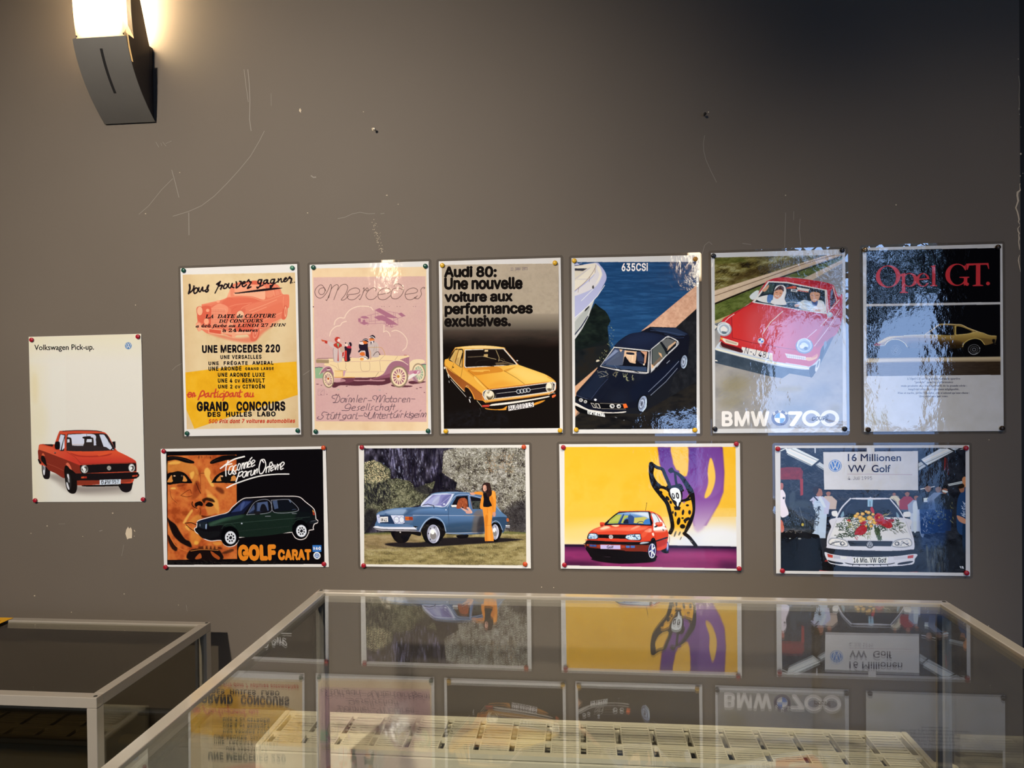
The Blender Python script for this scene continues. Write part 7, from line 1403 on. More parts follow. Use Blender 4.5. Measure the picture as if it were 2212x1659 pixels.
POSTERS.append(dict(at=(-0.8310, 1.0368, -0.01370, 0.4272, 0.2967), film=False, paper='dad4c8', white='dad4c8',
    label='landscape poster with golden face, dark green hatchback and orange lettering', group='landscape car posters in the lower row',
    text=[
        ('headline', 'GOLF', [1957, 2774, 2940, 2766], 365, 'd97f22', 'i', 0.062, 0, 1.06),
        ('headline', 'CARAT', [2983, 2774, 3835, 2771], 249, 'd97f22', 'i', 0.06, 0, 1.08),
        ('emblem', 'V·A·G', [3883, 2543, 4079, 2544], 77, 'f0f0ee', 'i', 0.03, 0, 1),],
    ink='''
P 0c090b 100 0 144 69 4196 63 4164 2894 90 2917
P b45626 100 0 183 171 1982 176 1926 2765 103 2793
N 8e3a18-b45626-c66a30-cf7a38 75 0 200.4 200.4 6 183 171 1982 176 1926 2765 103 2793
S c88a38 55 21.9 183 329 485 279 801 373 945 553 976 767 822 908 791 730 570 585 175 597
S dca448 90 9.1 201 348 353 305 521 334 445 386 218 392
S e0a84c 90 9.1 756 622 851 569 868 642 808 766 763 729
S e2ac50 90 9.1 1152 521 1227 486 1299 594 1276 735 1382 932 1307 949 1200 770 1129 644
S c8843a 80 9.1 875 410 965 536 980 660 924 624
S c67636 60 14.6 1036 626 1130 626 1135 1089 1042 1089
S dca048 85 14.6 1189 1161 1301 1163 1464 1306 1492 1626 1400 1590 1331 1376 1205 1268
S e0a04c 60 14.6 1156 1019 1265 1091 1338 1180 1207 1197
S 8c3c1c 80 18.2 841 944 938 821 1009 946 1004 1124 888 1248 775 1264 817 1122
S 7a3016 70 14.6 901 820 992 874 988 981 874 1087
S 5a2412 80 14.6 1455 968 1602 1023 1635 1130 1544 1129 1416 1021
S dea850 90 9.1 532 1870 611 1727 767 1532 803 1568 686 1728 607 1853
S d08a3a 70 14.6 683 1835 875 1676 1025 1677 983 1801 796 1854
S c8803a 90 10.9 1143 1446 1329 1447 1474 1591 1399 1626 1248 1678 1176 1589
S e6b050 80 10.9 586 1942 662 1925 714 2068 621 2013
S d68a34 60 25.5 753 2014 900 2086 1007 2265 854 2408 706 2336
S e2a844 90 10.9 837 2318 931 2337 910 2407 816 2398
S 160d0c 100 9.1 137 1725 196 1797 343 1905 450 2084 577 2264 706 2336 739 2479 517 2389 370 2281 243 2119 135 1797
S 160d0c 90 7.3 125 2155 237 2298 364 2460 343 2568 231 2513 142 2334
C c66a2c 100 0 25.5 25.5 158 2119 237 2298 383 2478 661 2586
S 160d0c 100 7.3 661 2586 831 2514 1074 2515 1372 2516 1501 2587 1514 2786 674 2786
S b85a26 90 0 824 2764 960 2622 993 2747
S b05020 90 0 1241 2569 1369 2640 1479 2729 1440 2783 1293 2694
S 3a1a10 80 10.9 927 2461 1151 2444 1449 2462 1541 2516 1261 2515 962 2515
C c87a34 100 0 14.6 14.6 718 2568 999 2533 1446 2551
S d6913c 80 10.9 1303 2355 1490 2337 1543 2409 1376 2427
S 160d0c 60 10.9 1518 2623 1669 2552 1819 2516 1835 2569 1630 2640
S c46c30 80 5.5 1058 2443 1114 2443 1104 2515 1059 2515
S c46c30 80 5.5 1170 2444 1226 2444 1216 2516 1171 2515
S c46c30 80 5.5 1272 2444 1328 2444 1318 2515 1274 2515
S c46c30 80 5.5 1374 2444 1430 2445 1422 2515 1376 2516
S 0e0b0b 100 0 183 204 356 185 618 228 841 311 880 348 839 377 652 354 391 278 180 302
S 0e0b0b 100 0 1287 361 1363 291 1607 198 1886 179 1981 203 1978 300 1771 297 1510 355 1342 394
C 4a3a30 70 0 9.1 9.1 224 223 487 235 766 319
C 4a3a30 70 0 9.1 9.1 1324 353 1512 275
D 3a1a10 80 40 54.6 9.1 90 6 5 881 217 1328 224 1328 245 880 239
S 0e0b0b 100 0 166 633 307 590 458 565 625 620 752 765 796 864 562 861 336 885 159 884
S c8823c 100 0 165 794 267 661 294 724 301 814 224 849 164 839
S c8823c 100 0 587 674 677 782 648 826 545 807
E 12100e 100 0 431 726 145.7 149.4 0
E d8a878 100 0 348 680 29.1 18.2 0
E 6a5a50 70 0 540 682 25.5 25.5 0
L 0e0b0b 100 0 16.4 16.4 160 848 796 864
S 0e0b0b 100 0 1319 860 1425 701 1596 597 1763 563 1970 619 1969 867 1643 867 1346 860
S c8823c 100 0 1432 816 1557 676 1564 756 1580 818
S c8823c 100 0 1756 812 1890 689 1962 743 1964 814
E 12100e 100 0 1694 740 136.6 138.4 0
E e0b088 100 0 1592 704 29.1 21.9 0
L 0e0b0b 100 0 16.4 16.4 1319 857 1969 867
S 5a2010 50 10.9 410 904 618 888 560 942 428 958
E e0aa54 100 9.1 304 992 72.9 25.5 0
S 120b0a 100 0 865 1373 998 1320 1071 1375 1050 1445 957 1427 881 1471
S 120b0a 100 0 1145 1411 1220 1349 1313 1376 1348 1429 1273 1464 1162 1446
C 2a120a 100 0 21.9 21.9 801 1336 790 1408 844 1470 917 1497
S 241008 90 7.3 1074 1268 1187 1232 1335 1269 1388 1350 1277 1331 1166 1304 1108 1374 1054 1302
C 5a2410 100 0 12.7 12.7 497 1173 630 1084 745 1032 780 1122
C 5a2410 100 0 12.7 12.7 515 1182 664 1210 796 1185
C 5a2410 80 0 10.9 10.9 219 1045 250 1224 397 1368
C 3a160c 100 0 16.4 16.4 917 873 969 1017 1023 1124
C 5a2410 80 0 10.9 10.9 1018 626 1032 804 1016 1017
L 5a2410 100 0 10.9 10.9 1036 626 1130 623
C 3a140a 100 0 21.9 21.9 598 1870 757 1862 869 1908 942 1935
C 3a140a 100 0 16.4 16.4 616 1906 716 1997 827 2068
S 3a140a 80 7.3 1025 1677 1174 1695 1286 1679 1172 1731 1060 1721
S aa4a22 80 7.3 1048 1534 1141 1518 1155 1678 1044 1659
C 3a160c 70 0 12.7 12.7 992 1498 1009 1570 987 1676
C f0ece2 100 0 34.3 34.3 1559 507 1881 303 2187 220
C f0ece2 100 0 30 30 1761 322 1701 488 1695 697
L f0ece2 100 0 27.9 27.9 1703 425 1857 396
C f0ece2 100 0 25.7 25.7 1877 449 1799 489 1766 635 1827 646 1898 470 1871 636 1904 626
C f0ece2 100 0 25.7 25.7 1975 429 1920 460 1895 553 1938 578 1983 544
C f0ece2 100 0 25.7 25.7 1927 595 1958 638 1903 662
C f0ece2 100 0 25.7 25.7 2029 409 1994 523 2036 555 2083 430 2041 399 2007 471
C f0ece2 100 0 25.7 25.7 2128 390 2102 535
C f0ece2 100 0 25.7 25.7 2116 452 2172 380 2157 514
C f0ece2 100 0 25.7 25.7 2209 374 2185 515
C f0ece2 100 0 25.7 25.7 2192 432 2259 360 2240 499
C f0ece2 100 0 25.7 25.7 2278 433 2345 372 2325 330 2287 371 2270 485 2332 476
C f0ece2 100 0 25.7 25.7 2365 424 2454 348 2423 310 2378 355 2364 471 2451 435
C f0ece2 100 0 27.9 27.9 2332 299 2382 247
C f0ece2 100 0 30 30 2046 607 2010 700 1952 846
C f0ece2 100 0 25.7 25.7 2023 639 2122 587 2131 650 2053 711 2021 701
C f0ece2 100 0 25.7 25.7 2220 588 2142 629 2129 723 2183 724 2241 600 2227 713
C f0ece2 100 0 25.7 25.7 2274 600 2260 704
C f0ece2 100 0 25.7 25.7 2266 631 2328 580
C f0ece2 100 0 25.7 25.7 2361 569 2337 684 2402 664 2437 560 2417 664
C f0ece2 100 0 25.7 25.7 2458 560 2445 664
C f0ece2 100 0 25.7 25.7 2454 601 2514 529 2500 633
C f0ece2 100 0 27.9 27.9 2680 376 2617 313 2558 499 2575 645 2652 625 2732 460 2704 314 2639 303
C f0ece2 100 0 25.7 25.7 2752 501 2734 626
C f0ece2 100 0 25.7 25.7 2740 532 2796 477
C f0ece2 100 0 25.7 25.7 2896 368 2841 399 2803 616
C f0ece2 100 0 25.7 25.7 2773 492 2872 472
C f0ece2 100 0 25.7 25.7 2870 534 2936 479 2915 442 2871 478 2857 586 2922 556
C f0ece2 100 0 25.7 25.7 2884 389 2915 425
C f0ece2 100 0 25.7 25.7 2969 442 2972 557 3034 422
C f0ece2 100 0 25.7 25.7 3055 444 3036 557
C f0ece2 100 0 25.7 25.7 3043 474 3109 412
C f0ece2 100 0 25.7 25.7 3117 506 3205 414 3175 372 3119 424 3106 547 3181 527
C f0ece2 100 0 32.2 25.7 1708 993 1951 888 2497 727 2930 674 3321 670
S 0e0d10 100 0 906 1852 962 1800 1272 1717 1690 1616 1847 1471 2114 1275 2331 1245 2807 1218 3236 1216 3557 1236 3725 1361 3912 1516 3962 1631 3979 1785 4020 1817 4008 1879 3933 1909 3899 2002 3908 2043 3791 2064 3778 2126 3700 2250 3571 2290 3443 2248 3372 2144 3297 2113 1999 2233 1975 2306 1885 2421 1731 2463 1602 2410 1517 2305 1254 2315 1081 2262 995 2199 984 2177 866 2093 835 2009 892 1967
C e8dcd0 100 0 19.3 19.3 906 1852 962 1800 1272 1717 1690 1616 1847 1471 2114 1275 2331 1245 2807 1218 3236 1216 3557 1236 3725 1361 3912 1516 3962 1631 3979 1785 4020 1817 4008 1879 3933 1909 3899 2002 3908 2043 3791 2064 3778 2126 3700 2250 3571 2290 3443 2248 3372 2144 3297 2113 1999 2233 1975 2306 1885 2421 1731 2463 1602 2410 1517 2305 1254 2315 1081 2262 995 2199 984 2177 866 2093 835 2009 892 1967 906 1852
S 16241c 100 0 1225 1823 1710 1678 2124 1660 3011 1604 3526 1586 3866 1651 3948 1775 3818 1816 3297 2103 2000 2223 1700 2013 1551 1928 1265 1948
S 2a4030 90 17.2 1246 1864 1710 1689 2102 1671 2056 1743 1597 1845 1265 1937
S 3a5444 70 17.2 1245 1885 1599 1762 1817 1732 1487 1855 1266 1927
S 0c0e12 80 21.5 3527 1566 3764 1484 3950 1693 3861 1816 3560 1897 3434 1814
S 121a2c 100 0 940 1831 1272 1728 1690 1637 2059 1660 1621 1741 1225 1843 916 1862
P 14182c 100 0 1778 1616 2134 1296 2394 1309 2125 1640 1906 1669
P 2e3c66 90 0 1800 1607 2123 1327 2329 1339 2061 1576
P 4a5a84 70 0 2066 1410 2134 1348 2176 1359 2084 1555 2040 1566
C 8a8c90 100 0 12.9 12.9 2200 1671 2437 1350 2783 1311 2818 1603 2210 1671
P 1a2030 100 0 2232 1650 2446 1371 2761 1332 2786 1581
P 4a5878 90 0 2490 1371 2750 1343 2776 1561 2473 1580
S 14141a 100 0 2585 1434 2651 1404 2703 1456 2732 1581 2559 1580
P 4a5878 80 0 2256 1609 2402 1413 2420 1537 2277 1620
L 0e0d10 100 0 21.5 21.5 2440 1360 2418 1621
C 8a8c90 100 0 12.9 12.9 2847 1312 3234 1294 3362 1337 3527 1576 2925 1614 2847 1312
P 0f1218 100 0 2873 1333 3234 1311 3351 1358 3495 1562 2936 1593
P 4a5a78 85 0 2879 1333 2998 1309 3024 1510 2927 1541
P 6a7a94 90 0 3288 1305 3320 1305 3361 1368 3339 1379
L 5a6a84 70 0 10.7 10.7 3378 1554 3485 1535
S 1c1a1c 100 0 2397 1600 2559 1601 2535 1663 2427 1662
L 7a7c80 100 0 15 15 2686 1710 2819 1707
L 7a7c80 100 0 15 15 3375 1647 3487 1645
C 3a4a40 80 0 10.7 10.7 1221 1948 1704 1887 2790 1810 3820 1733
L 26302a 80 0 12.9 12.9 2004 2076 3302 1958
P d08a3a 100 0 3894 1548 3941 1610 3950 1693 3903 1682
P 8a2a1c 100 0 3899 1609 3947 1620 3954 1693 3903 1682
S 1a1c20 100 0 3818 1836 3989 1807 4009 1869 3837 1898
L 8a8c90 60 0 8.6 8.6 3850 1841 3989 1817
P 1c2228 100 0 928 1852 1181 1832 1153 2032 914 1967
P 8a9cb4 100 0 1124 1905 1168 1885 1153 2021 1121 2010
L c8ccd0 100 0 8.6 8.6 982 1894 984 1946
L d8c8b4 100 0 12.9 12.9 1151 2095 1458 2081
L 6a6460 100 0 8.6 8.6 1150 2147 1435 2134
S 141416 100 0 857 2009 1129 2083 1481 2074 1433 2201 1081 2262 909 2114
P c8ccd0 100 0 2053 1868 2092 1869 2091 1900 2052 1900
S 050507 100 0 1520 2222 1591 2013 1768 1950 1918 2014 1990 2160 1952 2348 1731 2452 1580 2389
S 050507 100 0 3363 2062 3412 1855 3605 1814 3752 1918 3782 2084 3701 2229 3571 2274 3423 2207
C 26382c 80 0 17.2 17.2 1548 2012 1616 1929 1770 1888 1898 1951
C 26382c 80 0 17.2 17.2 3389 1917 3477 1814 3628 1774
E c6c8cc 100 0 1770 2237 145.9 163 0
E e2e2e4 100 0 1770 2237 128.4 143.5 0
E 26262c 100 0 1849 2263 21.9 24.5 0
E 26262c 100 0 1807 2316 21.9 24.5 0
E 26262c 100 0 1743 2322 21.9 24.5 0
E 26262c 100 0 1696 2278 21.9 24.5 0
E 26262c 100 0 1692 2210 21.9 24.5 0
E 26262c 100 0 1734 2158 21.9 24.5 0
E 26262c 100 0 1798 2152 21.9 24.5 0
E 26262c 100 0 1845 2195 21.9 24.5 0
E 9a9aa0 100 0 1770 2237 40.8 45.6 0
S 16161a 100 0 1731 2250 1781 2191 1814 2245 1770 2274
E c6c8cc 100 0 3598 2077 133 150.2 0
E e2e2e4 100 0 3598 2077 117 132.1 0
E 26262c 100 0 3668 2101 19.9 22.5 0
E 26262c 100 0 3631 2149 19.9 22.5 0
E 26262c 100 0 3574 2155 19.9 22.5 0
E 26262c 100 0 3531 2114 19.9 22.5 0
E 26262c 100 0 3528 2053 19.9 22.5 0
E 26262c 100 0 3566 2006 19.9 22.5 0
E 26262c 100 0 3622 2000 19.9 22.5 0
E 26262c 100 0 3664 2040 19.9 22.5 0
E 9a9aa0 100 0 3598 2077 37.2 42 0
S 16161a 100 0 3560 2090 3608 2031 3641 2086 3597 2114
S 2f6cb0 100 0 3870 2440 3883 2427 4083 2428 4099 2440 4091 2581 4074 2593 3883 2593 3870 2580
E e8e8e6 100 0 3977 2685 90.1 90.1 0
E 2c5a98 100 0 3977 2685 64.9 64.9 0
L e8e8e6 100 0 11.6 11.6 3956 2628 3978 2678 4002 2628
L e8e8e6 100 0 11.6 11.6 3928 2649 3951 2732 3977 2684 4003 2732 4029 2648
P dad4c8 100 0 -50 -50 4322 -50 4196 63 144 69
P dad4c8 100 0 4322 -50 4322 3017 4164 2894 4196 63
P dad4c8 100 0 4322 3017 -50 3017 90 2917 4164 2894
P dad4c8 100 0 -50 3017 -50 -50 144 69 90 2917
'''))
POSTERS.append(dict(at=(-0.3276, 1.0421, -0.00329, 0.4174, 0.2956), film=True, paper='d4cfc2', white='d4cfc4',
    label='landscape photo poster of a blue saloon and woman in orange suit before trees', group='landscape car posters in the lower row',
    text=[
        ('lettering', 'VW 412', [526, 1846, 679, 1841], 79, '1a1616', 'i', 0.012, 0, 1),],
    ink='''
P 2a2630 100 0 137 62 4078 69 4066 2881 95 2898
N 0e0c12-1a1820-2c2832-484450-74708a 100 0 143.9 308.3 3 137 62 4078 69 4070 2109 104 2155
D a4a8c4-8a8eae-c0c4d8 50 150 49.3 18.5 85 20 6 556 68 1593 73 1580 946 688 946
D 14101a-1c1828 60 160 246.6 28.8 88 10 6 556 68 2107 76 2092 1068 686 1028
N 3a342c-6c6656-8e8a78-a8a494 85 0 123.3 123.3 8 2106 137 2415 61 4078 69 4066 2109 3401 2073 2907 1228 2379 1068 2422 906 2058 663
D c8c4b4-b0ac98-8a866e-dad6c8-6a664e 70 5200 22.6 14.4 60 80 9 2106 137 2415 61 4078 69 4066 2109 3401 2073 2907 1228 2379 1068 2422 906 2058 663
D 2a241c-1c1818 55 900 32.9 16.4 70 70 4 2106 137 2415 61 4078 69 4066 2109 3401 2073 2907 1228 2379 1068 2422 906 2058 663
D 9a7a5a-a88c64 70 120 32.9 14.4 60 80 14 3125 181 3832 184 3825 665 3118 664
S 1c181c 70 61.7 3549 1589 4076 1347 4070 2109 3603 2072
N 24221c-3e3e2e-5c5c44-7c7a5c 90 0 123.3 123.3 5 132 414 364 353 550 415 777 579 794 823 898 783 1271 865 1392 1027 1890 865 1804 1109 1510 1434 1053 1557 489 1600 403 1764 104 2135
D 868868-96936e-5e6046-42432e-aaa582-97967c 70 3800 22.6 14.4 50 80 12 132 414 364 353 550 415 777 579 794 823 898 783 1271 865 1392 1027 1890 865 1804 1109 1510 1434 1053 1557 489 1600 403 1764 104 2135
D 1c1c14 50 800 32.9 16.4 60 80 2 132 414 364 353 550 415 777 579 794 823 898 783 1271 865 1392 1027 1890 865 1804 1109 1510 1434 1053 1557 489 1600 403 1764 104 2135
D d0c496-c8b888-b8a47c 85 420 24.7 16.4 40 60 3 153 414 406 363 735 599 774 783 501 905 145 946
D 14141a 50 160 102.8 32.9 80 40 3 124 946 688 946 852 1110 491 1477 115 1479
S 18161a 80 41.1 112 1602 428 1560 423 1846 357 2010 104 2135
S 16141c 70 24.7 1351 1027 1539 946 1886 1108 1679 1190 1473 1130
N 5e5434-7a6c44-8e8052-a09266 100 0 246.6 82.2 7 104 2155 1251 2107 3704 2071 4070 2109 4066 2881 95 2898
D a69a66-7c7042-605a34-968654-b4a87c 55 4200 22.6 10.3 75 40 3 104 2155 1251 2107 3704 2071 4070 2109 4066 2881 95 2898
N a08c6c-8c7454-6c5c3c 60 20.6 287.7 61.7 11 103 2176 1561 2166 1454 2371 620 2500 101 2525
D 5a4a3a 40 120 61.7 12.3 0 10 3 99 2422 2069 2508 1861 2692 99 2668
P 5a6030 60 12.3 125 2135 794 2089 794 2150 124 2176
P 4a5228 70 12.3 3502 2072 4070 2089 4069 2129 3501 2132
S 181418 95 6.2 612 2398 956 2354 1516 2350 1991 2244 3094 2216 3902 2251 3962 2270 3417 2335 2481 2403 1865 2448 1246 2474 830 2457
S 0c0a0e 100 0 805 2085 1254 2099 1235 2230 1150 2345 967 2370 835 2265
S 0c0a0e 100 0 2389 2173 2667 2155 2633 2235 2453 2245
S 4a6688 100 0 419 1678 445 1646 512 1604 831 1530 1180 1505 1495 1479 1646 1300 1813 1170 1995 1133 2339 1120 2666 1137 2845 1160 3072 1233 3360 1458 3487 1602 3614 1730 3646 1794 3562 2019 3496 2100 3387 1860 3192 1861 3058 2120 2128 2126 2081 1899 1837 1754 1672 1803 1520 1967 1420 2081 1254 2066 756 2053 389 2006 426 1809
G 5a7aa0 3a5474 100 0 1263 1529 1260 1675 436 1654 512 1604 831 1530 1197 1505 1594 1511 1841 1502 2169 1558 2200 1688 1094 1700 444 1695
S 9aacc0 70 13.1 629 1629 679 1588 931 1546 1196 1570 1094 1675 762 1677
S 8098b4 60 9.9 462 1645 596 1605 645 1629 611 1678 444 1686
S 2c4058 50 13.1 1180 1529 1495 1496 1825 1511 1428 1560 1194 1659 1094 1675 1163 1578
G 4e6c90 2c4258 100 0 1920 1705 1914 2111 1326 1715 3048 1700 3059 2104 2128 2118 2082 1883 1919 1770 1755 1763 1588 1885 1453 2066 1322 1935 1124 1904 1126 1773
S 22384c 50 26.3 2212 1898 3062 1862 3059 2104 2144 2118
P 20304a 100 0 444 1695 1094 1708 1124 1904 841 1906 474 1891
S 3a5674 70 16.4 1359 1723 1755 1722 1589 1869 1453 2033 1323 1903
S 52708e 80 0 3360 1458 3487 1602 3614 1730 3275 1732 3278 1571
S 2a4058 100 0 3275 1740 3630 1746 3562 2019 3496 2084 3387 1876 3274 1829
S c2c8d4 100 0 1520 1463 1813 1189 2306 1169 2330 1201 2137 1477 1842 1478
P 7a7aa8 100 0 1562 1454 1821 1199 2293 1182 2121 1461
S 9ca2c4 80 8.2 1595 1446 1829 1251 2027 1201 1760 1446
S b8c2cc 50 8.2 1793 1446 1860 1299 1994 1234 1941 1413
S 5c5c8c 70 8.2 2023 1461 2075 1267 2273 1193 2121 1458
L b4b8d0 80 0 8.2 8.2 2023 1412 2240 1234
E c8ccd8 100 0 2097 1421 29.6 19.7 0
L 16141c 100 0 14.8 14.8 1562 1454 1694 1421 1842 1462 1849 1519
C aab4c4 100 0 11.5 11.5 2170 1493 2387 1218 2665 1188 2714 1217 2726 1524
P 121016 100 0 2252 1493 2404 1234 2673 1214 2701 1524
C aab4c4 100 0 11.5 11.5 2725 1540 2714 1225 2974 1265 3054 1313
P 14141a 100 0 2738 1233 2989 1281 3018 1539 2791 1540
N 2a2e26-50544a-1a1c1c 80 0 49.3 49.3 4 2744 1346 2988 1346 3002 1539 2807 1540
L 7a5a60 100 0 9.9 9.9 2722 1233 2791 1540
L 5c7a9c 100 0 32.9 32.9 2698 1233 2725 1540
P d8d4cc 100 0 2269 1444 2416 1436 2399 1493 2277 1489
L a8b4c4 100 0 9.9 9.9 1326 1694 3048 1697
L a4967c 100 0 8.2 8.2 2576 1695 3048 1697
L 2a3a50 100 0 8.2 8.2 2203 1477 2199 1704 2218 2109
E d0d8e0 100 0 2140 1558 13.1 13.1 0
C b0b8c4 100 0 13.1 13.1 2128 2123 2570 2115 3059 2096
L 9ab0c4 100 0 9.9 9.9 3360 1474 3470 1602
S 9ab0c8 60 4.9 1813 1170 2339 1123 2747 1144 2339 1146 1863 1189
S 6a5440 60 23 2837 1701 3048 1700 3045 1894 2896 2104 2766 2089 2785 1895
S 1c1a20 60 19.7 2934 1765 3064 1733 3059 2104 2896 2104
S 7a5a40 50 13.1 2888 1571 3002 1572 3032 1684 2804 1685
P c8ccdc 100 0 770 1693 1094 1700 1117 1871 1057 1904 874 1902 827 1807
E 8a90a8 100 0 918 1807 72.3 88.7 0
E d0d4e0 100 0 918 1807 55.8 72.3 0
E 8a90a8 100 0 1043 1806 69 85.4 0
E d0d4e0 100 0 1043 1806 52.6 69 0
L 7a8098 100 0 6.6 6.6 876 1808 960 1807
P b85a24 100 0 1127 1724 1317 1732 1325 1813 1134 1820
P 8a3018 100 0 1226 1728 1317 1732 1321 1813 1233 1816
L 702818 100 0 6.6 6.6 1134 1774 1325 1776
S b8bcd0 100 0 427 1703 494 1686 509 1874 459 1875 435 1793
P dcd8d0 100 0 507 1735 708 1730 709 1857 509 1866
L 16141a 100 0 6.6 6.6 460 1744 510 1743
S a85a30 100 0 3606 1763 3654 1762 3662 1826 3613 1835
S 08080c 100 0 1520 2000 1671 1836 1837 1779 1985 1818 2097 1964 2111 2142 1910 2371 1663 2356 1566 2227
C 8aa0b8 100 0 23 23 1477 2090 1587 1902 1705 1787 1837 1738 1985 1777 2081 1899 2128 2077
C aab8c8 80 0 9.9 9.9 1469 2082 1571 1902 1697 1774 1838 1725
S 08080c 100 0 3256 1892 3354 1860 3450 1924 3497 2052 3445 2214 3347 2327 3219 2215
C 7a90a8 100 0 19.7 19.7 3249 1876 3339 1820 3435 1876 3505 2036
E 0a0a0e 100 0 1823 2144 221.6 272.5 0
E b8b8cc 100 0 1823 2144 156 223.4 0
E 5c5c6c 100 0 1817 2144 140.4 205.5 0
E 9c9ca8 100 0 1813 2144 131.1 192.1 0
E d4d4d8 100 0 1810 2144 90.5 134 0
E 7a7672 100 0 1816 2184 78 93.8 0
E e4e4e4 100 0 1804 2096 46.8 58.1 0
C e0e0ea 100 0 13.1 13.1 1904 1967 1964 2143 1882 2338
E 2a2a30 100 0 1746 2274 12.5 20.1 0
E 2a2a30 100 0 1704 2135 12.5 20.1 0
E 2a2a30 100 0 1752 2015 12.5 20.1 0
E 2a2a30 100 0 1846 1991 12.5 20.1 0
E 0a0a0e 100 0 3326 2086 128.3 220.4 0
E b8b8cc 100 0 3326 2086 90.3 180.7 0
E 5c5c6c 100 0 3320 2086 81.3 166.2 0
E 9c9ca8 100 0 3317 2086 75.9 155.4 0
E d4d4d8 100 0 3313 2086 52.4 108.4 0
E 7a7672 100 0 3320 2118 45.2 75.9 0
E e4e4e4 100 0 3307 2047 27.1 47 0
C e0e0ea 100 0 13.1 13.1 3373 1944 3407 2085 3359 2242
E 2a2a30 100 0 3279 2190 7.2 16.3 0
E 2a2a30 100 0 3255 2078 7.2 16.3 0
E 2a2a30 100 0 3282 1982 7.2 16.3 0
E 2a2a30 100 0 3336 1963 7.2 16.3 0
S d4d4d8 100 0 356 1974 440 1957 590 1981 1355 1984 1387 2016 1354 2041 589 2030 355 2006
S 34343c 100 0 356 1998 589 2030 1370 2041 1354 2065 589 2054 364 2019
S 9a9494 100 0 355 2015 589 2046 1354 2065 1320 2090 755 2077 505 2071
P 08080c 100 0 1322 1952 1454 1968 1388 2000 1355 1984
P e0e0e2 100 0 3582 1924 3684 1926 3684 1947 3582 1948
P 8a8a90 100 0 3582 1959 3683 1963 3683 1987 3581 1983
S 0a080c 100 0 755 2086 1419 2089 1518 2130 1483 2195 1253 2148 822 2118
E c8c0b0 100 0 1005 2109 19.7 16.4 0
S 8a4428 100 0 2417 1412 2467 1298 2583 1269 2655 1314 2670 1444 2644 1540 2579 1524 2547 1476 2481 1525 2399 1517
D b86a3c-6a2c18-9a5030 80 70 49.3 11.5 80 40 3 2417 1412 2467 1298 2583 1269 2655 1314 2669 1524 2399 1517
S c89c88 100 0 2498 1492 2579 1532 2693 1573 2644 1507 2693 1492 2773 1588 2772 1637 2674 1646 2610 1597 2530 1541
S c09080 100 0 2644 1572 2740 1605 2723 1650 2625 1637
S c89078 100 0 2731 1152 2845 1136 2877 1176 2812 1201 2747 1188
S d8862c 100 0 2845 1128 3024 1123 3056 1217 3007 1201 2861 1178
S d8862c 100 0 3040 1200 3219 1103 3332 1112 3356 1216 3360 1409 3341 1603 3276 1611 3229 1570 3165 1474 3035 1539 2970 1507 2988 1346
S be6c1e 60 8.2 3216 1280 3282 1249 3294 1571 3245 1570
S e89c44 70 8.2 3235 1119 3316 1120 3337 1297 3297 1281
S 101014 100 0 3056 1152 3186 1168 3200 1313 3255 1457 3165 1498 3052 1475 3062 1297
S d8862c 100 0 3035 1499 3165 1490 3254 1473 3276 1603 3258 1763 3240 1892 3270 2086 3286 2312 3185 2325 3080 2313 3075 2055 3063 1797 3041 1636
S b8661c 60 8.2 3130 1668 3161 1764 3125 1990 3128 2313 3096 2313 3092 1990 3080 1765
S e89a42 60 8.2 3180 1570 3227 1667 3207 1893 3218 2279 3169 2280 3167 1893
L b8661c 70 0 8.2 8.2 3085 1934 3239 1925
L b8661c 100 0 8.2 8.2 3141 1506 3154 1635
S 2a1a18 100 0 3044 943 3125 897 3222 926 3236 1055 3218 1216 3153 1248 3122 1136 3057 1136 3025 1055
S c8947c 100 0 3056 975 3108 958 3147 1039 3106 1112 3060 1096 3050 1023
L f0e8e0 70 0 8.2 8.2 3061 1023 3074 1071
S 2a1a18 100 0 3141 974 3237 1006 3259 1183 3169 1248 3146 1103
D 4a2c20-120c0c 60 30 65.7 9.9 85 16 3 3133 926 3222 926 3234 1216 3056 1184
S c08870 100 0 3276 1619 3341 1619 3340 1699 3291 1716
S 16121a 100 0 3088 2313 3282 2309 3282 2336 3087 2337
P d4cfc2 100 0 -50 -50 4224 -50 4078 69 137 62
P d4cfc2 100 0 4224 -50 4224 3006 4066 2881 4078 69
P d4cfc2 100 0 4224 3006 -50 3006 95 2898 4066 2881
P d4cfc2 100 0 -50 3006 -50 -50 137 62 95 2898
'''))
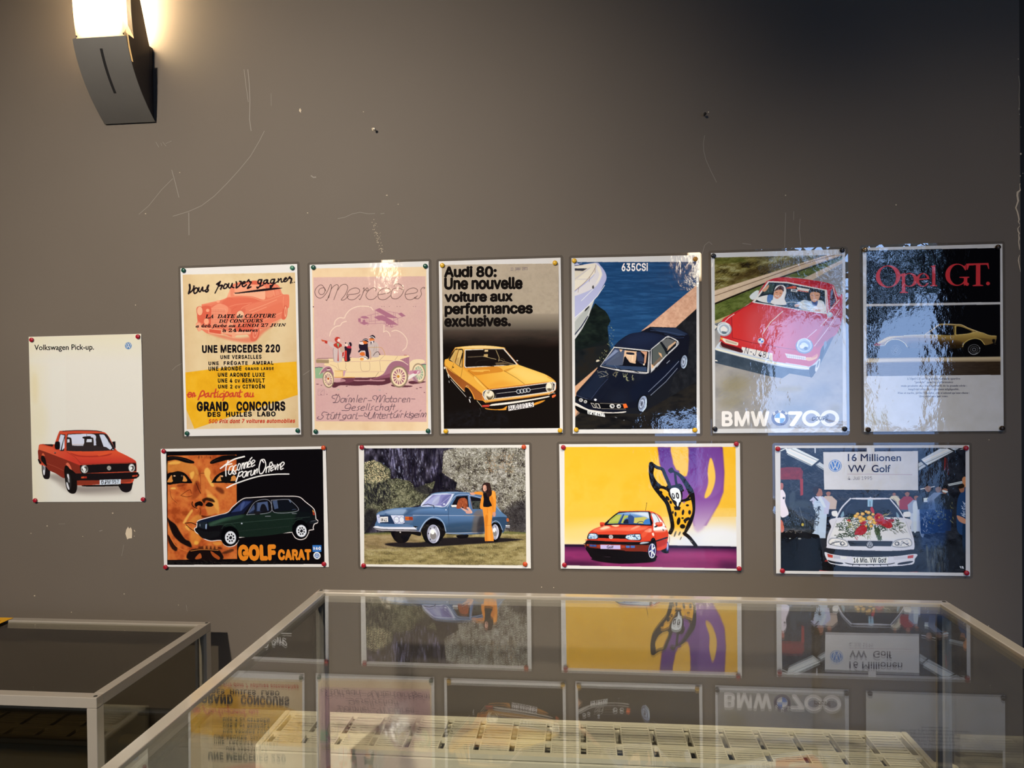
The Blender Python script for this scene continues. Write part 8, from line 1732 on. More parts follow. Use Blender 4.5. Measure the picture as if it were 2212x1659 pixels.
POSTERS.append(dict(at=(0.1616, 1.0444, -0.00279, 0.4184, 0.2962), film=True, paper='ccc8c0', white='ccc8c0',
    label='landscape poster with red hatchback and spotted dancing figure on yellow', group='landscape car posters in the lower row',
    text=[
        ('lettering', 'Golf', [1093, 2464, 1247, 2464], 64, '1a141c', 'f', 0.016, 0, 1),],
    ink='''
G dba522 dcae40 100 0 482 73 463 1514 125 67 4084 79 4094 1705 108 1683
G dcae40 d8d2c2 100 0 1905 1550 2017 2388 106 1515 4068 1501 4086 2412 98 2406
N d8a21c-e0b038-dcaa34 40 0 414.3 414.3 4 125 67 4084 79 4094 1705 107 1725
E c8ccd2 95 186.4 3315 2285 787.1 310.7 0
E d4d6d8 90 124.3 3717 2220 538.5 248.6 0
E dcb250 40 103.6 454 2246 414.3 124.3 0
G 2c0c30 7a2858 100 0 1895 2369 1892 2608 99 2382 2567 2386 4086 2401 4088 2924 91 2888
N 6a2050-86305e-5a1c48 35 29 828.5 186.4 5 96 2542 4084 2524 4088 2924 91 2888
E 9a3c70 60 62.1 3211 2595 869.9 82.9 0
E 16081c 80 62.1 447 2852 538.5 62.1 0
E 1c0a24 70 82.9 3910 2855 290 82.9 0
P 1a0c24 90 8.3 99 2382 2567 2386 4086 2401 4086 2446 98 2437
G 4e2070 7a4a8c 100 10.4 2937 85 2924 1299 2302 77 2610 79 2660 475 2730 619 2811 620 2788 723 2929 764 2992 640 3015 373 2986 81 3791 80 3825 683 3799 1133 3686 1420 3523 1688 3399 1914 3118 1937 3002 1505 2802 1300 2563 1011 2443 784 2346 474
G 7a4a8c b8a4b8 100 29 3226 1298 3278 2038 3045 1298 3707 1297 3523 1688 3318 1997 3197 2080 3117 1999
S 8c66a0 35 20.7 3219 82 3741 80 3795 682 3729 1092 3447 1297 3247 1175 3213 682
S dcab34 100 10.4 2614 79 2986 81 2994 373 2982 681 2929 764 2790 640 2690 475
S dcb04a 100 8.3 3498 354 3557 395 3615 682 3601 928 3508 1175 3397 1277 3367 1216 3451 928 3445 640
S dda224 100 0 2299 1073 2401 1032 2521 1094 2600 1300 2719 1485 2882 1423 2964 1258 3046 1175 3104 1381 3101 1628 3017 1916 2894 2144 2710 2186 2570 2105 2595 1713 2518 1424
G dda224 d4ccb8 100 20.7 2754 1919 2751 2187 2583 1878 3038 1834 2894 2144 2791 2248 2589 2167
C 14100f 100 0 91.1 91.1 2142 474 2139 722 2198 970 2357 1197 2498 1383 2556 1568 2605 1774 2622 1960 2571 2085
S 14100f 100 0 2112 443 2184 433 2223 536 2200 722 2280 887 2381 991 2297 1094 2218 1011 2118 784 2091 577
C 14100f 100 0 74.6 74.6 2163 474 2284 556 2406 599 2464 722 2524 867 2563 970
C 14100f 100 0 70.4 70.4 2320 1011 2441 1032 2561 1114 2660 1341 2759 1485
S 14100f 100 0 2537 619 2629 557 2689 639 2849 723 3009 928 3127 1134 3153 1463 3121 1711 3037 1937 2914 2123 2874 2103 2977 1834 3081 1607 3064 1339 2966 1093 2808 805 2668 681 2587 691
C 14100f 100 0 53.9 53.9 2699 681 2707 825 2726 949
C 14100f 100 0 62.1 62.1 2523 1011 2644 1011 2806 970 2865 1093
S 14100f 100 0 2563 1011 2725 969 2826 1032 2864 1176 2842 1341 2780 1485 2719 1485 2600 1300 2540 1176
S d4d8e0 100 0 2583 1073 2684 1031 2785 1073 2824 1197 2822 1341 2781 1382 2759 1465 2729 1443 2721 1361 2641 1300 2591 1197
E 14100f 100 0 2651 1227 33.1 70.4 -14
E 14100f 100 0 2747 1218 35.2 74.6 -10
E d4d8e0 100 0 2651 1221 14.5 41.4 -14
E d4d8e0 100 0 2747 1218 12.4 41.4 -10
C 14100f 100 0 53.9 53.9 2842 1341 2964 1299 3046 1196
C 14100f 100 0 41.4 41.4 2923 1340 3045 1298
P 14100f 100 0 2658 1465 2820 1485 2799 1557 2678 1557
E 14100f 100 0 2374 1139 24.9 37.3 -30
E 14100f 100 0 2519 1280 33.1 62.1 -40
E 14100f 100 0 2589 1372 29 41.4 -20
E 14100f 100 0 2697 1650 24.9 58 0
E 14100f 100 0 2869 1608 29 66.3 10
E 14100f 100 0 3021 1607 33.1 53.9 0
E 14100f 100 0 2765 1815 41.4 91.1 10
E 14100f 100 0 2949 1773 82.9 37.3 -30
E 14100f 100 0 2855 1938 62.1 53.9 0
E 14100f 100 0 2858 1743 29 20.7 0
E 14100f 100 0 2637 1609 18.6 37.3 0
E 14100f 100 0 2972 1443 37.3 24.9 0
E 14100f 100 0 2917 1835 24.9 29 0
E 5a5650 100 0 2682 2114 18.6 74.6 20
E 5a5650 100 0 2783 2104 18.6 53.9 25
E 5a5650 100 0 2811 2217 10.4 45.6 25
C 14100f 100 0 82.9 82.9 2894 2103 2993 2184 3093 2307 3153 2390
L d4d0c8 60 0 10.4 10.4 2993 2246 3073 2297
S 0c080c 100 6.2 717 2726 945 2662 1358 2626 2177 2617 2237 2700 2175 2773 1869 2807 1356 2824 944 2787
S 0e0a0c 100 0 2362 2481 2536 2356 2549 2149 2530 2511 2513 2568 2401 2559
E 30347a 100 0 2500 2408 31.1 114.1 0
E 9aa2c8 100 0 2505 2408 16.6 83 0
S c23c26 100 0 640 2215 674 2100 788 2016 954 1953 1079 1910 1361 1612 1474 1585 1986 1572 2139 1588 2250 1634 2361 1715 2450 1902 2490 1994 2529 2128 2496 2315 2464 2449 2260 2503 2181 2307 1976 2412 1361 2449 742 2434 639 2330
S dcd8d4 100 0 2138 1634 2230 1644 2320 1736 2450 1912 2439 1943 2490 1994 2449 2036 2204 2048 2185 1944 2177 1779
S 8a1c18 60 10.4 2232 2317 2476 2232 2465 2356 2251 2441
S d8826c 70 8.3 2205 2037 2388 2016 2479 2005 2448 2067 2214 2079
S dc6a4c 80 10.4 778 2026 1016 1942 1263 1971 1777 1947 2083 1966 1776 2051 1263 2043 850 2078
S e8c8a4 90 10.4 933 2004 1078 1941 1181 1971 1016 2025
S f0d0a0 90 3.1 1202 1919 1367 1913 1377 1939 1295 1955
S e09a7c 70 5.2 1653 2010 1797 1926 1879 1936 1725 2010
S e8b8a4 70 8.3 1980 2049 2124 1986 2133 2069 2041 2080
S f0d8cc 90 3.1 2143 2110 2184 2089 2198 2151 2172 2167
S d46040 50 10.4 1908 2091 2001 2028 2083 1987 2041 2112 1927 2215
C 7a1c14 60 0 6.2 6.2 705 2079 830 2005 975 1952
C 6a1814 60 0 5.2 5.2 1898 2112 2042 1987 2175 1934
S 14141c 100 0 1037 1910 1100 1826 1361 1617 1576 1597 2077 1595 2127 1738 2145 1903 1777 1906 1367 1898
G 6a92c0 24406c 100 0 1576 1626 1573 1886 1099 1889 1371 1638 1576 1614 2072 1609 2124 1904 1367 1893
S cdd4d8 85 14.5 1401 1638 1576 1621 2067 1614 2086 1759 1984 1717 1678 1637
P 94a040 100 0 1120 1883 1184 1784 1329 1669 1458 1663 1357 1877
P b4b464 50 8.3 1162 1847 1329 1701 1432 1679 1368 1825
P 9ca44c 100 0 1429 1871 1504 1689 1596 1683 1616 1719 1513 1772 1491 1871
P b0aa58 100 0 1744 1740 1984 1717 2086 1780 2043 1884 1726 1865
S 1a2030 100 0 1501 1814 1554 1777 1605 1787 1614 1870 1491 1871
C 22304c 100 0 14.5 14.5 1808 1869 1860 1832 1931 1832 1972 1868
S 3a70b0 100 0 1972 1811 2025 1770 2096 1780 2109 1883 1961 1888
L 24345c 100 0 27 27 1398 1877 1494 1668
S 2a4070 90 0 1606 1688 1729 1719 1716 1885 1614 1885
L 100c10 100 0 20.8 20.8 1037 1915 1367 1896 1777 1904 2145 1916
L 100c10 100 0 27 27 2082 1599 2135 1904
E 2a3a54 100 0 1647 1657 12.5 8.3 0
D e0dc90 80 12 20.8 8.3 60 60 4 1120 1878 1205 1763 1225 1773 1151 1878
C 14101a 100 0 12.5 12.5 2148 1645 2209 1639 2280 1726 2328 1840
S c4ccd4 90 0 2158 1655 2209 1649 2259 1727 2308 1830 2216 1882 2186 1820
L 7a7a84 100 0 6.2 6.2 2177 1779 2206 1887
C 8a8a90 100 0 5.2 5.2 2255 1644 2351 1736 2450 1922 2389 1944
C e08870 80 0 6.2 6.2 1371 1607 1576 1587 1986 1578 2128 1591
L 3a3020 100 0 8.3 8.3 2004 1572 2037 1387
L 3a3020 100 0 12.5 12.5 2034 1402 2039 1387
S c23c26 100 0 940 1858 1038 1856 1053 1879 1016 1947 954 1950
S 8a241c 70 0 944 1911 1017 1910 1006 1948 954 1950
S c23c26 100 0 2242 1851 2379 1842 2394 1871 2384 1933 2266 1949 2236 1903
S d8806c 60 0 2257 1861 2369 1850 2379 1882 2267 1902
S 14101a 100 0 2205 1944 2277 1913 2266 1954 2215 1965
P 14101a 100 0 2393 1995 2428 2026 2403 2052
P 0c0a0e 100 0 891 2140 1570 2140 1527 2239 889 2223
S 1a1a24 100 0 640 2247 663 2132 725 2110 849 2114 900 2171 889 2234 826 2260
S 7a9cc0 100 0 666 2236 684 2137 746 2122 839 2130 884 2182 847 2239 744 2246
N 1c2438-8ab0d4-d8e4ec-3a4c6c 90 0 31.1 27 3 666 2236 684 2137 746 2122 839 2130 884 2182 847 2239 744 2246
E e8eef0 100 0 746 2141 37.4 14.5 0
S 1a1a24 100 0 1517 2198 1591 2135 1857 2118 1886 2154 1880 2273 1650 2269 1537 2239
S 8ab0d4 100 0 1533 2198 1601 2145 1852 2133 1871 2164 1865 2252 1650 2259 1558 2229
N 1c2438-9cc0e0-e4ecf0-3a4c6c 90 0 35.3 31.1 9 1533 2198 1601 2145 1852 2133 1871 2164 1865 2252 1650 2259 1558 2229
L e0e8ec 70 0 8.3 8.3 1660 2249 1865 2247
E d0d0d0 100 0 1191 2195 47.7 47.7 0
E d8d8d6 100 0 1191 2195 41.5 41.5 0
E 16141a 100 0 1191 2195 37.4 37.4 0
E d8d8d6 100 0 1191 2195 34.9 34.9 0
L 16141a 100 0 6.2 6.2 1179 2163 1191 2191 1204 2162
L 16141a 100 0 6.2 6.2 1164 2174 1177 2221 1191 2194 1205 2221 1219 2174
S ae3222 70 0 640 2257 888 2244 1157 2253 1527 2255 1885 2278 2079 2272 2099 2297 1362 2309 640 2289
S 100c10 100 0 587 2341 640 2283 847 2286 1362 2309 1875 2309 2110 2292 2129 2338 2078 2380 1772 2388 1258 2376 597 2373
S b8ccd8 90 3.1 1864 2346 1915 2314 2038 2308 2079 2318 2017 2339 1895 2356
S 6a2418 100 0 597 2373 949 2380 1413 2386 2078 2391 2066 2515 1871 2548 1462 2521 948 2474 617 2456
S 0c080c 100 0 607 2456 896 2473 1462 2510 1544 2530 2035 2547 2074 2671 1869 2797 1253 2814 790 2725 656 2581
S 100c10 100 0 597 2383 628 2383 669 2434 677 2560 627 2508
P 2c4c8a 100 0 685 2382 851 2388 845 2432 690 2426
L 182848 100 0 7.3 7.3 768 2383 765 2431
P 3a64a8 100 0 1531 2400 1628 2399 1628 2451 1546 2452
P 3a64a8 100 0 1649 2399 1751 2399 1745 2451 1648 2451
E 8a3a20 100 0 639 2393 22.8 24.9 0
E 5a2c18 100 0 1828 2419 41.5 31.1 0
P 8a3020 100 0 856 2390 928 2379 928 2452 861 2448
P 9a3422 100 0 1423 2396 1515 2401 1525 2452 1433 2459
P b0a4cc 100 0 939 2384 1411 2391 1412 2486 942 2482
L 6a5060 70 0 5.2 5.2 1007 2666 1172 2669
L 16121a 100 0 35.3 35.3 2242 2285 2497 2201
L 4a4450 70 0 8.3 8.3 2247 2270 2492 2189
C 7a1c14 70 0 5.2 5.2 2204 2048 2242 2275 2271 2482
S 0a080c 100 0 2104 2318 2141 2224 2202 2213 2242 2316 2251 2461 2228 2627 2165 2742 2094 2722 2035 2567
E 1c1c48 100 0 2145 2514 91.3 178.5 3
E b8c4e0 100 0 2145 2514 83 168.1 3
E 24245a 100 0 2143 2514 72.6 153.6 3
L dce4f0 100 0 27 27 2146 2483 2153 2364
L dce4f0 100 0 27 27 2157 2493 2200 2436
L dce4f0 100 0 27 27 2153 2518 2188 2600
L dce4f0 100 0 27 27 2141 2525 2131 2643
L dce4f0 100 0 27 27 2130 2509 2082 2539
E 9ca8cc 100 0 2146 2504 20.8 35.3 0
C e4ecf4 100 0 10.4 10.4 2070 2557 2085 2639 2125 2682 2176 2669 2213 2596
P ccc8c0 100 0 -50 -50 4234 -50 4084 79 125 67
P ccc8c0 100 0 4234 -50 4234 3012 4080 2914 4084 79
P ccc8c0 100 0 4234 3012 -50 3012 91 2881 4080 2914
P ccc8c0 100 0 -50 3012 -50 -50 125 67 91 2881
'''))
POSTERS.append(dict(at=(0.6614, 1.0398, -0.00144, 0.4240, 0.2956), film=True, paper='bab6b0', white='c0bab2',
    label='landscape photo poster of a white hatchback with flowers on its bonnet', group='landscape car posters in the lower row',
    text=[
        ('headline', '16 Millionen', [1610, 352, 2770, 354], 162, '22203a', 'f', 0.014, 0, 1),
        ('headline', 'VW  Golf', [1613, 606, 2542, 605], 162, '22203a', 'f', 0.014, 0, 1),
        ('lettering', '4. Juli 1995', [1607, 785, 2136, 785], 81, '5a505e', 'i', -0.006, 0, 1),
        ('lettering', '16 Mio. VW Golf', [1718, 2675, 2435, 2671], 114, '1c1a22', 'i', 0.02, 0, 1.05),],
    ink='''
P 14161c 100 0 120 55 4159 63 4144 2878 102 2888
N 0c0c10-1a1c22-282a30-181a20 90 0 324.8 243.6 4 120 55 4159 63 4144 2878 102 2888
D 3a3e44-4c5056-0a0a0c 40 300 142.1 18.3 10 60 5 124 96 1085 99 1076 1050 114 1053
D 30343a-4a4440 40 160 121.8 20.3 5 40 5 1076 1030 3164 1024 3161 1290 1075 1257
P c4c8c8 100 0 224 65 466 55 994 326 842 461 284 180
P 8a9090 100 0 284 180 842 461 812 481 264 204
L e4e8e6 100 0 24.4 24.4 325 96 903 367
L e4e8e6 100 0 20.3 20.3 264 148 822 434
L 6a7070 100 0 10.2 10.2 365 76 943 347
L 6a7070 100 0 10.2 10.2 244 169 782 430
P b0b4b4 100 0 902 440 992 378 1082 440 1081 564 962 492
L 4a4e50 100 0 12.2 12.2 922 440 1081 543
P c8ccca 100 0 113 107 245 51 285 51 133 127
C 1c1e22 100 0 24.4 24.4 802 492 1004 316
P c0c4c4 100 0 3208 319 3616 76 4021 70 3322 462
L e4e8e6 100 0 24.4 24.4 3265 350 3828 86
L 5a6060 100 0 10.2 10.2 3303 401 3963 86
P a8acac 100 0 3144 411 3206 370 3322 462 3151 574
L 4a4e50 100 0 12.2 12.2 3147 503 3284 421
L 14161a 100 0 32.5 32.5 3169 319 3361 493
L 14161a 100 0 28.4 28.4 3790 70 3982 157
P b8bcbc 100 0 4021 107 4136 62 4155 63 4155 88
P c8cccc 100 0 3774 880 4093 808 4092 859 3794 921
L 2a2c30 100 0 10.2 10.2 3784 900 4092 834
L d8dce0 100 0 18.3 18.3 3193 993 3358 962
L d8dce0 100 0 16.2 16.2 3397 952 3571 917
P b4b8bc 100 0 876 57 906 57 905 171 881 171
P 6c2222 100 0 281 491 562 501 621 595 600 782 117 783 119 512
P 8a2c26 100 0 550 761 620 761 616 1134 556 1155
N 8a2a26-5a1a1c 40 0 60.9 60.9 4 119 533 601 533 600 777 117 779
L 7a241e 100 0 16.2 16.2 961 2855 1103 2635
S 8a2c26 100 0 951 2876 1123 2625 1162 2707 1061 2812 1340 2860 1340 2880
S 8a2c26 100 0 3014 2684 3073 2663 3134 2867 2720 2882 2955 2849
L 7a241e 100 0 24.4 24.4 3721 290 3709 554
L 3a1c1c 100 0 40.6 40.6 3750 310 3785 656
P 24283a 100 0 1085 61 2020 60 2020 117 1085 123
P 24283a 100 0 2203 61 3131 59 3139 121 2203 119
L 5a5e70 100 0 8.1 8.1 1105 88 2016 84
L 5a5e70 100 0 8.1 8.1 2213 86 3131 84
P 16161c 100 0 1031 1427 1315 1425 1286 1877 1052 1879
P b09c8c 100 0 1100 1157 1250 1156 1366 1268 1340 1460 1005 1462 982 1270
E 8a5a44 100 0 1175 1087 51.2 72.5 0
S 14100e 100 0 1117 1078 1135 1009 1210 1000 1234 1069 1176 1052
P a4b2c0 100 0 763 1526 1143 1524 1104 2127 791 2131
P a8a8bc 100 0 855 1166 1056 1165 1211 1315 1176 1570 729 1573 697 1318
E 8a5a44 100 0 956 1072 68.2 96.6 0
S 14100e 100 0 878 1061 902 968 1003 956 1035 1049 958 1026
S a4b2c0 100 0 855 1300 1075 1257 1062 1630 1039 1962 1008 2087 888 2098 860 1756
S 98a8b8 60 0 914 1424 954 1403 948 2046 908 2067
L 1a2030 100 0 28.4 28.4 836 1145 935 1258
L 8a9ab0 100 0 20.3 20.3 915 1300 1034 1299
P b8c0d0 100 0 996 1134 1133 1423 1073 1423 955 1217
S 8a5a44 100 0 918 1010 1018 999 1046 1133 956 1155
S 241814 100 0 838 968 938 947 957 1030 896 1134 856 1093
P 3a4450 100 0 2515 1342 2714 1341 2695 1661 2530 1662
P b0a888 100 0 2563 1151 2668 1150 2750 1230 2732 1365 2497 1367 2480 1231
E 8a5a44 100 0 2616 1101 36.5 51.8 0
S 14100e 100 0 2575 1095 2587 1046 2640 1040 2657 1089 2616 1077
P 3c4e60 100 0 2758 1429 3036 1427 3008 1875 2779 1877
P 8c2a30 100 0 2825 1162 2973 1161 3086 1272 3061 1461 2733 1463 2710 1273
E 8a5a44 100 0 2899 1092 51.2 72.5 0
S 14100e 100 0 2842 1084 2860 1015 2934 1006 2957 1075 2899 1058
L 2a2a2c 100 0 12.2 12.2 2596 1210 2673 1292
S d0c4b0 50 0 2537 1169 2713 1158 2732 1374 2692 1456 2595 1333
P b0b8c8 100 0 2952 1510 3230 1508 3202 1955 2973 1957
P 8a94a8 100 0 3020 1243 3167 1242 3280 1353 3255 1542 2928 1544 2904 1355
E 8a5a44 100 0 3094 1173 51.2 72.5 0
S 14100e 100 0 3036 1165 3053 1096 3127 1087 3151 1156 3094 1139
S b8c0d0 100 0 3025 1311 3122 1290 3218 1535 3276 1617 3253 2046 3194 2057 3118 1822 3098 1945 3039 1966 3023 1618
P 1e3a66 100 0 3160 1410 3529 1409 3492 2004 3188 2006
P 2a3442 100 0 3249 1055 3445 1054 3595 1203 3561 1455 3127 1456 3096 1205
E 8a6858 100 0 3348 963 68.2 96.6 0
S 14100e 100 0 3272 952 3295 860 3392 848 3424 940 3349 917
P c4ccd8 100 0 3249 1198 3414 1176 3404 1289 3258 1290
P 1c345c 100 0 3390 1410 3745 1408 3709 1981 3417 1983
P 6a7890 100 0 3475 1068 3663 1068 3809 1210 3776 1452 3358 1454 3328 1211
E 7a6050 100 0 3571 980 65.8 93.2 0
S 14100e 100 0 3498 969 3519 881 3613 870 3644 958 3571 936
P 1a2a48 100 0 3538 1411 3867 1409 3834 1939 3563 1942
P 22262c 100 0 3618 1095 3792 1094 3926 1226 3896 1450 3509 1452 3481 1228
E 8a5a44 100 0 3706 1013 60.9 86.3 0
S 14100e 100 0 3639 1003 3658 921 3745 911 3774 992 3706 972
S 1e3a68 60 40.6 3199 1372 3703 1410 3697 2226 3425 2392 3193 2313
S c8ccd4 100 0 3667 1013 3773 1043 3743 1074 3666 1054
D d8dce8-b8c4d8 50 26 32.5 16.2 80 60 3 3237 1576 3354 1493 3330 2025 3234 1985
D a8a464-7a7a48 50 40 36.5 16.2 60 60 4 3373 1534 3916 1287 3893 1817 3389 1902
S 203a5c 100 0 3974 1286 4071 1042 4153 1002 4146 1937 3969 1918
S 14263c 90 0 4085 1815 4150 1815 4146 2426 4082 2344
S b87a50 100 0 4083 757 4155 717 4153 941 4102 899
S 8a5c44 100 0 4015 940 4121 920 4119 1042 4042 1062
S 24180f 100 0 4005 920 4111 879 4121 950 4015 981
S b07c60 100 0 3962 1592 4049 1612 4148 1673 4147 1775 4010 1714
D d0d8e4 80 20 48.7 18.3 30 30 3 4070 1286 4151 1286 4149 1653 4078 1611
S ccc0c4 100 0 114 1033 175 1032 224 1136 213 1303 282 1510 271 1604 110 1616
S 9a5c50 100 0 117 866 173 876 166 991 116 1012
P 1a1a22 100 0 164 1189 204 1178 203 1230 163 1230
S a85a48 100 0 113 1720 168 1782 183 1949 116 1991
P a8b0bc 100 0 116 2033 148 2241 111 2470
S 22262a 100 0 292 1469 354 1323 555 1239 795 1280 834 1425 893 1549 850 1839 829 2006 588 2049 347 2051 247 1927 168 1803 331 1635
S 3c4448 60 20.3 374 1343 535 1259 755 1301 794 1466 554 1425 353 1468
C 5a6468 60 0 16.2 16.2 534 1426 592 1633 670 1840
S 0c0e12 100 0 126 2012 829 2026 987 2170 961 2876 102 2888
C 30363c 80 0 16.2 16.2 329 1843 468 1967 548 2018
S 3a4246 70 12.2 315 1136 416 1031 445 1218 393 1385 313 1427
E a89440 100 0 600 1820 28.4 36.5 0
E c0c4bc 100 0 533 2143 36.5 16.2 0
E a0a49c 100 0 316 2139 18.3 10.2 0
D 0a0c10-30343a 70 60 101.5 24.4 70 60 4 755 1301 994 1424 909 2005 749 2006
S 1c1e24 50 40.6 508 2091 748 2069 781 2858 541 2860
S 101014 100 0 1063 2667 3112 2642 3110 2867 1061 2874
D 30302c-4a4840 60 60 48.7 16.2 0 30 3 1380 2839 2721 2821 2720 2888 1379 2891
S 16181c 60 40.6 3192 2395 4140 2324 4140 2874 3188 2876
D 3a3e3a-5a5e58 30 60 243.6 32.5 88 8 3 3309 2332 3697 2328 3692 2880 3305 2885
S 14161e 100 0 1671 1210 2517 1206 2731 1456 2847 1661 1350 1670 1471 1422
S 24282e 70 24.4 1549 1586 1710 1296 2478 1252 2691 1579
C c2c0c4 100 0 32.5 32.5 1330 1690 1471 1422 1661 1214
C c2c0c4 100 0 28.4 28.4 2517 1211 2712 1456 2847 1681
S c2c0c4 100 0 1661 1224 1750 1197 2046 1191 2105 1172 2144 1192 2439 1195 2521 1221 2065 1238
P 88a8b8 100 0 2036 1233 2154 1233 2143 1398 2035 1397
L 2a3a48 100 0 12.2 12.2 2089 1275 2088 1378
S 88a8b4 80 0 1440 1608 1500 1504 1519 1597 1470 1649
S 88a8b4 80 0 2662 1518 2730 1620 2671 1641
C 3a424c 80 0 14.2 14.2 1529 1628 1590 1421 1670 1338
S d0ccd4 100 0 1242 1536 1272 1501 1361 1504 1375 1608 1331 1628 1261 1608
S d0ccd4 100 0 2809 1548 2848 1513 2955 1512 2968 1598 2925 1629 2828 1620
S c2c0c4 100 0 1330 1659 2847 1651 2962 1885 3038 2151 3037 2356 2920 2378 2528 2402 1642 2391 1165 2355 1130 2293 1147 2085 1229 1878
S cecbd0 80 28.4 1388 1753 1746 1709 2435 1725 2807 1723 2922 1988 2960 2111 2137 2180 1306 2104 1227 2043
C 9a9aa4 70 0 10.2 10.2 1177 2127 1350 1711
C 9a9aa4 70 0 10.2 10.2 2999 2131 2866 1722
L 9a98a0 100 0 10.2 10.2 1604 2175 2549 2180
P 20242c 100 0 1584 2181 2579 2184 2539 2299 1642 2304
L 3c424c 100 0 10.2 10.2 1643 2226 2529 2229
L 3c424c 100 0 10.2 10.2 1643 2267 2529 2266
E 1a1c24 100 0 2077 2267 85.3 81.2 0
E a8aab0 100 0 2077 2263 69 69 0
E 1c2028 100 0 2077 2263 62.1 62.1 0
E a8aab0 100 0 2077 2263 58 58 0
L 1c2028 100 0 10.4 10.4 2058 2208 2077 2256 2098 2208
L 1c2028 100 0 10.4 10.4 2033 2228 2054 2306 2077 2262 2100 2306 2122 2228
S 8a8c90 100 0 1166 2251 1197 2137 1326 2115 1544 2165 1613 2268 1543 2326 1345 2311
S d4d2d2 100 0 1190 2240 1217 2157 1326 2135 1524 2182 1587 2268 1523 2306 1345 2290
N 24242a-c8c8ca-e4e2e0-a0a2a6 80 0 52.8 52.8 3 1226 2230 1326 2156 1524 2196 1563 2268 1484 2294 1305 2280
E 4a4c50 100 0 1474 2248 52.8 48.7 0
E d8d8d8 100 0 1480 2244 28.4 28.4 0
L 2a2a2e 100 0 18.3 18.3 1206 2271 1306 2218 1405 2208
S 8a8c90 100 0 2549 2258 2647 2154 2882 2112 2979 2151 2988 2274 2822 2328 2607 2315
S d4d2d2 100 0 2572 2258 2657 2175 2882 2132 2960 2168 2969 2264 2822 2301 2617 2294
N 24242a-c8c8ca-e4e2e0-a0a2a6 70 0 52.8 52.8 7 2617 2257 2706 2174 2901 2152 2940 2234 2823 2287 2627 2282
E 4a4c50 100 0 2670 2236 52.8 48.7 0
E d8d8d8 100 0 2666 2236 28.4 28.4 0
L 2a2a2e 100 0 16.2 16.2 2804 2205 2920 2275
S 1c1e24 100 0 1136 2355 1641 2422 2055 2427 2626 2411 3037 2366 3074 2468 2722 2513 2055 2541 1442 2528 1104 2459
L 4a4e54 70 0 10.2 10.2 1739 2518 2527 2513
S c2c0c4 100 0 1084 2449 1223 2488 1541 2533 2055 2551 2625 2524 3084 2468 3054 2581 2995 2705 2623 2750 2053 2778 1539 2765 1222 2716 1123 2604
P a83a30 100 0 1140 2483 1263 2515 1258 2577 1155 2562
P a83a30 100 0 2902 2511 3027 2489 3015 2561 2894 2573
P a8a8b0 100 0 1273 2523 1570 2547 1560 2609 1278 2589
P d4d2d4 80 0 1422 2539 1570 2549 1560 2607 1431 2597
P b0aeb4 70 0 2595 2541 2898 2517 2890 2579 2595 2611
S 1a1c22 100 0 1143 2628 1262 2654 1470 2687 1480 2714 1381 2721 1202 2686
S 1a1c22 100 0 2686 2688 2761 2663 2976 2627 3014 2643 2917 2689 2702 2718
S 24262c 100 0 1540 2682 1738 2710 2408 2702 2604 2672 2594 2693 2408 2722 1737 2733 1549 2702
P d0ced0 100 0 1699 2566 2468 2547 2451 2691 1718 2700
L 1a1c22 100 0 14.2 14.2 1694 2721 1698 2752
L 1a1c22 100 0 14.2 14.2 1846 2719 1850 2750
L 1a1c22 100 0 14.2 14.2 2002 2717 2006 2748
L 1a1c22 100 0 14.2 14.2 2152 2716 2156 2747
L 1a1c22 100 0 14.2 14.2 2306 2713 2309 2744
L 1a1c22 100 0 14.2 14.2 2459 2711 2462 2742
S 0c0c10 100 0 1182 2717 1539 2775 2053 2788 2623 2760 2995 2715 2955 2849 2053 2877 1221 2861
D 1c2a1e-2c3c2c-405038-24301f 85 420 60.9 18.3 0 90 13 1328 1856 1549 1690 1668 1585 1945 1501 2181 1542 2456 1601 2652 1641 2865 1804 2727 1927 2531 1950 2237 1932 1941 1955 1664 2009 1427 1959
D 26321f-3a4a34 90 120 52.8 18.3 60 50 15 2198 1871 2286 1870 2343 2168 2265 2158
D 22301f-34442c 85 120 44.7 16.2 20 60 18 1307 2084 1506 2000 1941 1955 1980 2057 1703 2081 1386 2125
D 2c3c2c-1c2a20-405038-5a6848 85 260 69 16.2 0 90 3 1348 1835 1648 1586 2142 1501 2613 1621 2884 1824 2531 1950 2040 1912 1664 1998
D 34442c-506040 90 90 60.9 16.2 70 40 5 2178 1891 2277 1891 2334 2157 2255 2158
D 34442c-24301c 90 60 48.7 16.2 20 30 8 1307 2063 1744 1956 1941 2037 1703 2101
D 5a6a48-8a8a60 80 50 60.9 14.2 40 60 5 1862 1997 2119 1933 2118 2139 1940 2119
D 3a4a34-5a5a48 80 60 81.2 14.2 40 20 7 2434 1786 2883 1947 2609 2031
S 9c262c 100 0 1743 2039 1784 1915 1903 1821 2011 1841 2000 1975 1901 2048 1803 2038
S 9c262c 100 0 1863 1790 1923 1728 2002 1738 1962 1810
S a42a2e 100 0 2181 1624 2260 1541 2378 1602 2397 1684 2533 1744 2571 1847 2473 1889 2297 1788 2238 1747
S a42a2e 100 0 2093 1460 2133 1398 2182 1500 2162 1562
S 9c262c 100 0 1568 1710 1648 1689 1646 1751
S 8c2228 100 0 2436 1684 2612 1682 2572 1744
D b8343a-7a1c22 60 60 48.7 18.3 30 60 4 2181 1603 2572 1744 2532 1888 2218 1788
E c89038 100 0 1777 1616 48.7 41.4 0
E dcb060 100 0 1771 1607 29.2 24.4 0
E c89038 100 0 1817 1564 40.6 34.5 0
E dcb060 100 0 1811 1556 24.4 20.3 0
E c89038 100 0 1925 1563 44.7 38 0
E dcb060 100 0 1919 1555 26.8 22.3 0
E c89038 100 0 1875 1646 52.8 44.9 0
